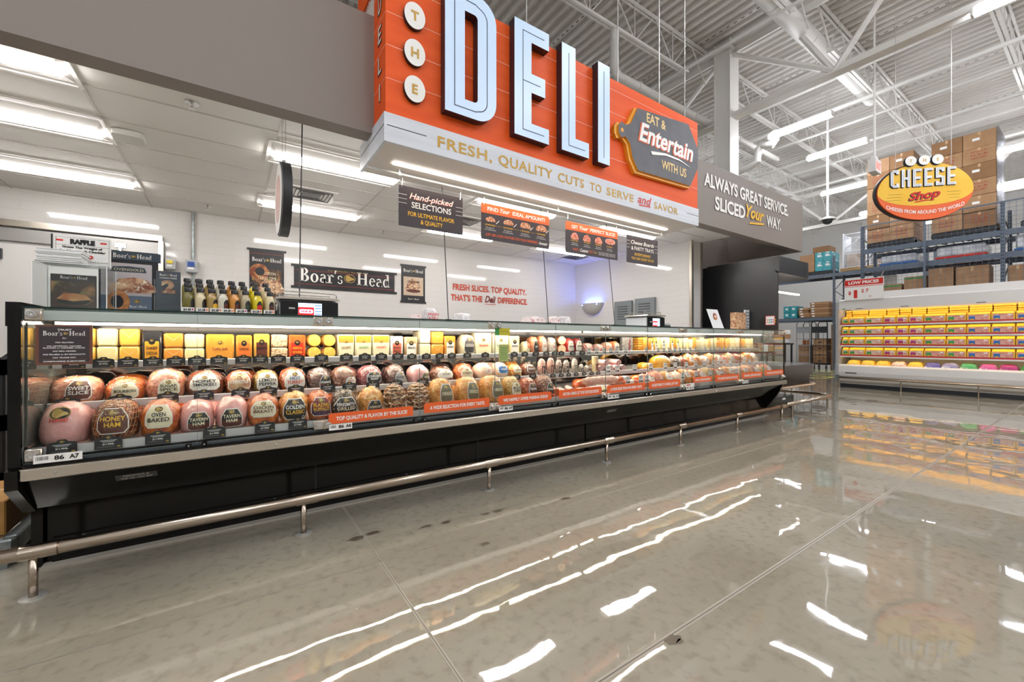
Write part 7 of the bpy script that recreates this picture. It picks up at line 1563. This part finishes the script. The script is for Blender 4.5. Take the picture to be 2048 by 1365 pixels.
m = MB(); m.prism([(x - 7.95, -(y - 3.6)) for x, y in ([(7.2, 3.02), (8.4, 3.02)] + [(8.4 + .28 * math.sin(PI / 2 * k / n), 3.3 - .28 * math.cos(PI / 2 * k / n)) for k in range(1, n + 1)] + [(8.68, 4.38), (7.2, 4.38)])][::-1], (7.95, 3.6, .62), (1, 0, 0), (0, -1, 0), .18, brz)
m.prism([(x - 7.95, -(y - 3.6)) for x, y in ([(7.24, 3.06), (8.36, 3.06)] + [(8.36 + .26 * math.sin(PI / 2 * k / n), 3.32 - .26 * math.cos(PI / 2 * k / n)) for k in range(1, n + 1)] + [(8.62, 4.38), (7.24, 4.38)])][::-1], (7.95, 3.6, .44), (1, 0, 0), (0, -1, 0), .22, brz); m.box(7.4, 8.5, 3.35, 4.3, 0, .22, blk); m.build('base', t)
m = MB(); m.tube([(7.2, 3.01, .45), (8.4, 3.01, .45)] + [(8.4 + .29 * math.sin(PI / 2 * k / n), 3.3 - .29 * math.cos(PI / 2 * k / n), .45) for k in range(1, n + 1)] + [(8.69, 4.3, .45)], .018, M('bumper_beige', '#c9a98e', .35), 8); m.build('bumper', t)
m = MB(); m.box(7.35, 7.45, 3.055, 3.06, .25, .28, paper); m.build('plate', t)
for k, z in enumerate((1.0, 1.35, 1.7)): m = MB(); m.box(7.3, 8.4, 3.6 - .0, 4.3, z - .02, z, blkm); m.build('shelf', t)
rc = random.Random(11)
for k, z in enumerate((1.0, 1.35, 1.7)):
    for i in range(5):
        x = 7.32 + i * .21; hh = rc.uniform(.1, .17); m = MB(); m.box(x, x + .19, 3.62, 3.85, z + .001, z + hh, (paper, card, food_pic)[(i + k) % 3], bev=.01); tag(m.build('food_pack'), 'small food pack in the corner cooler, %s shelf, %s from the left' % (('lower', 'middle', 'upper')[k], ORD[i]), 'packed food', 'packs in the corner cooler')
for i in range(8):
    x = 7.34 + .3 * (i % 4); y = 3.12 + .3 * (i // 4); m = MB(); N = 6; v = [(x + .27 * a / N, y + .26 * c / N, .622 + .075 * max(0, (1 - (2 * a / N - 1) ** 4) * (1 - (2 * c / N - 1) ** 4)) ** .5 + .01 * (i // 4)) for a in range(N + 1) for c in range(N + 1)]
    m.add(v, [(a * (N + 1) + c, (a + 1) * (N + 1) + c, (a + 1) * (N + 1) + c + 1, a * (N + 1) + c + 1) for a in range(N) for c in range(N)], food('deck_pack', '#e6d6c6', '#c98f86', 14)); m.add([(p[0], p[1], .621) for p in v[::N * (N + 2)]] or v[:3], [(0, 1)] if False else [], paper)
    tag(m.build('flat_food_pack', smooth=True), 'flat pale pack on the corner cooler low deck, %s of the %s row' % (ORD[i % 4], ('front', 'rear')[i // 4]), 'packed food', 'packs on the corner cooler deck')
t = thing('panel_card', 'small white card with coloured dots and red border on the black side panel', 'card', (7.238, 3.2, 1.5)); a, c = atX(1531, 632, 7.237), atX(1550, 650, 7.237); m = MB(); m.box(7.234, 7.239, c.y, a.y, c.z, a.z, M('card_red_border', '#d9503a', .5)); m.box(7.232, 7.234, c.y + .01, a.y - .01, c.z + .01, a.z - .01, paper); m.build('card', t); m = MB()
for k in range(10): m.flat(ell(0, 0, .011, .011, 8), (7.231, a.y - .035 - .028 * (k % 5), c.z + .05 + .035 * (k // 5)), LX, UZ, (oran2, green, blue, red, yel)[k % 5], .0006)
m.build('dots', t)
# ---- left of the case: black utility cart, carton on a metal dunnage frame
t = thing('utility_cart', 'black plastic utility cart at the left picture edge behind the case', 'cart', (-1.65, 4.3, 0)); ax0, ax1, ay0, ay1 = -2.1, -1.2, 4.05, 4.6
for x in (ax0 + .04, ax1 - .04):
    for y in (ay0 + .04, ay1 - .04): m = MB(); m.box(x - .035, x + .035, y - .03, y + .03, .12, 1.05, blkm, bev=.01); m.lathe([(0, -.02), (.055, -.02), (.055, .02), (0, .02)], dark, 14, (x, y, .056), 'y'); m.build('post', t)
for z in (.25, .62, .98): m = MB(); m.box(ax0, ax1, ay0, ay1, z, z + .03, blkm); m.box(ax0, ax1, ay0, ay0 + .03, z, z + .1, blkm); m.box(ax0, ax1, ay1 - .03, ay1, z, z + .1, blkm); m.box(ax1 - .03, ax1, ay0, ay1, z, z + .1, blkm); m.build('shelf', t)
m = MB(); m.tube([(ax1 - .02, ay0 + .06, 1.08), (ax1 + .04, ay0 + .06, 1.14), (ax1 + .04, ay1 - .06, 1.14), (ax1 - .02, ay1 - .06, 1.08)], .02, blkm, 8); m.build('handle', t)
t = thing('wire_basket', 'grey wire basket on the black utility cart', 'basket', (-1.6, 4.3, .66)); m = MB()
for k in range(12): m.box(-1.95 + .06 * k, -1.945 + .06 * k, 4.12, 4.125, .66, .9, zinc)
for k in range(8): m.box(-1.95, -1.28, 4.118, 4.123, .66 + .034 * k, .664 + .034 * k, zinc)
m.build('mesh', t)
t = thing('dunnage_frame', 'low galvanised frame on the floor under the long brown carton', 'frame', (-1.45, 3.6, 0)); m = MB()
m.box(-2.6, -.95, 3.30, 3.36, .06, .15, zinc, bev=.008); m.box(-2.6, -.95, 3.9, 3.96, .06, .15, zinc, bev=.008); m.box(-1.01, -.95, 3.36, 3.9, .05, .15, zinc, bev=.008); m.box(-2.6, -2.54, 3.36, 3.9, .05, .15, zinc); m.build('rails', t)
for x, y in ((-1.0, 3.33), (-1.0, 3.93), (-2.5, 3.33), (-2.5, 3.93)): m = MB(); m.box(x - .03, x + .03, y - .03, y + .03, 0, .06, zinc); m.tube([(x, y, .15), (x, y, .163)], .012, chrome, 8); m.build('foot', t)
m = MB(); m.box(-2.5, -1.0, 3.38, 3.88, .152, .34, M('cardboard_golden', '#b98a4c', .7, mix=('#a87a3e', 4, .4, .6)), bev=.006); m.box(-2.5, -1.0, 3.62, 3.65, .34, .3412, M('tape', '')); tag(m.build('long_carton'), 'long brown carton lying on the galvanised frame at the lower left', 'box')
# ---------------------------------------------------------------- make any look-alike labels distinct
seen = {}
for o in THINGS: seen.setdefault(o['label'], []).append(o)
for lb, os_ in seen.items():
    if len(os_) > 1:
        os_.sort(key=lambda o: (o.location.x, -o.location.y))
        for i, o in enumerate(os_): o['label'] = lb + ', ' + (ORD[i] if i < len(ORD) else 'far') + ' from the left'
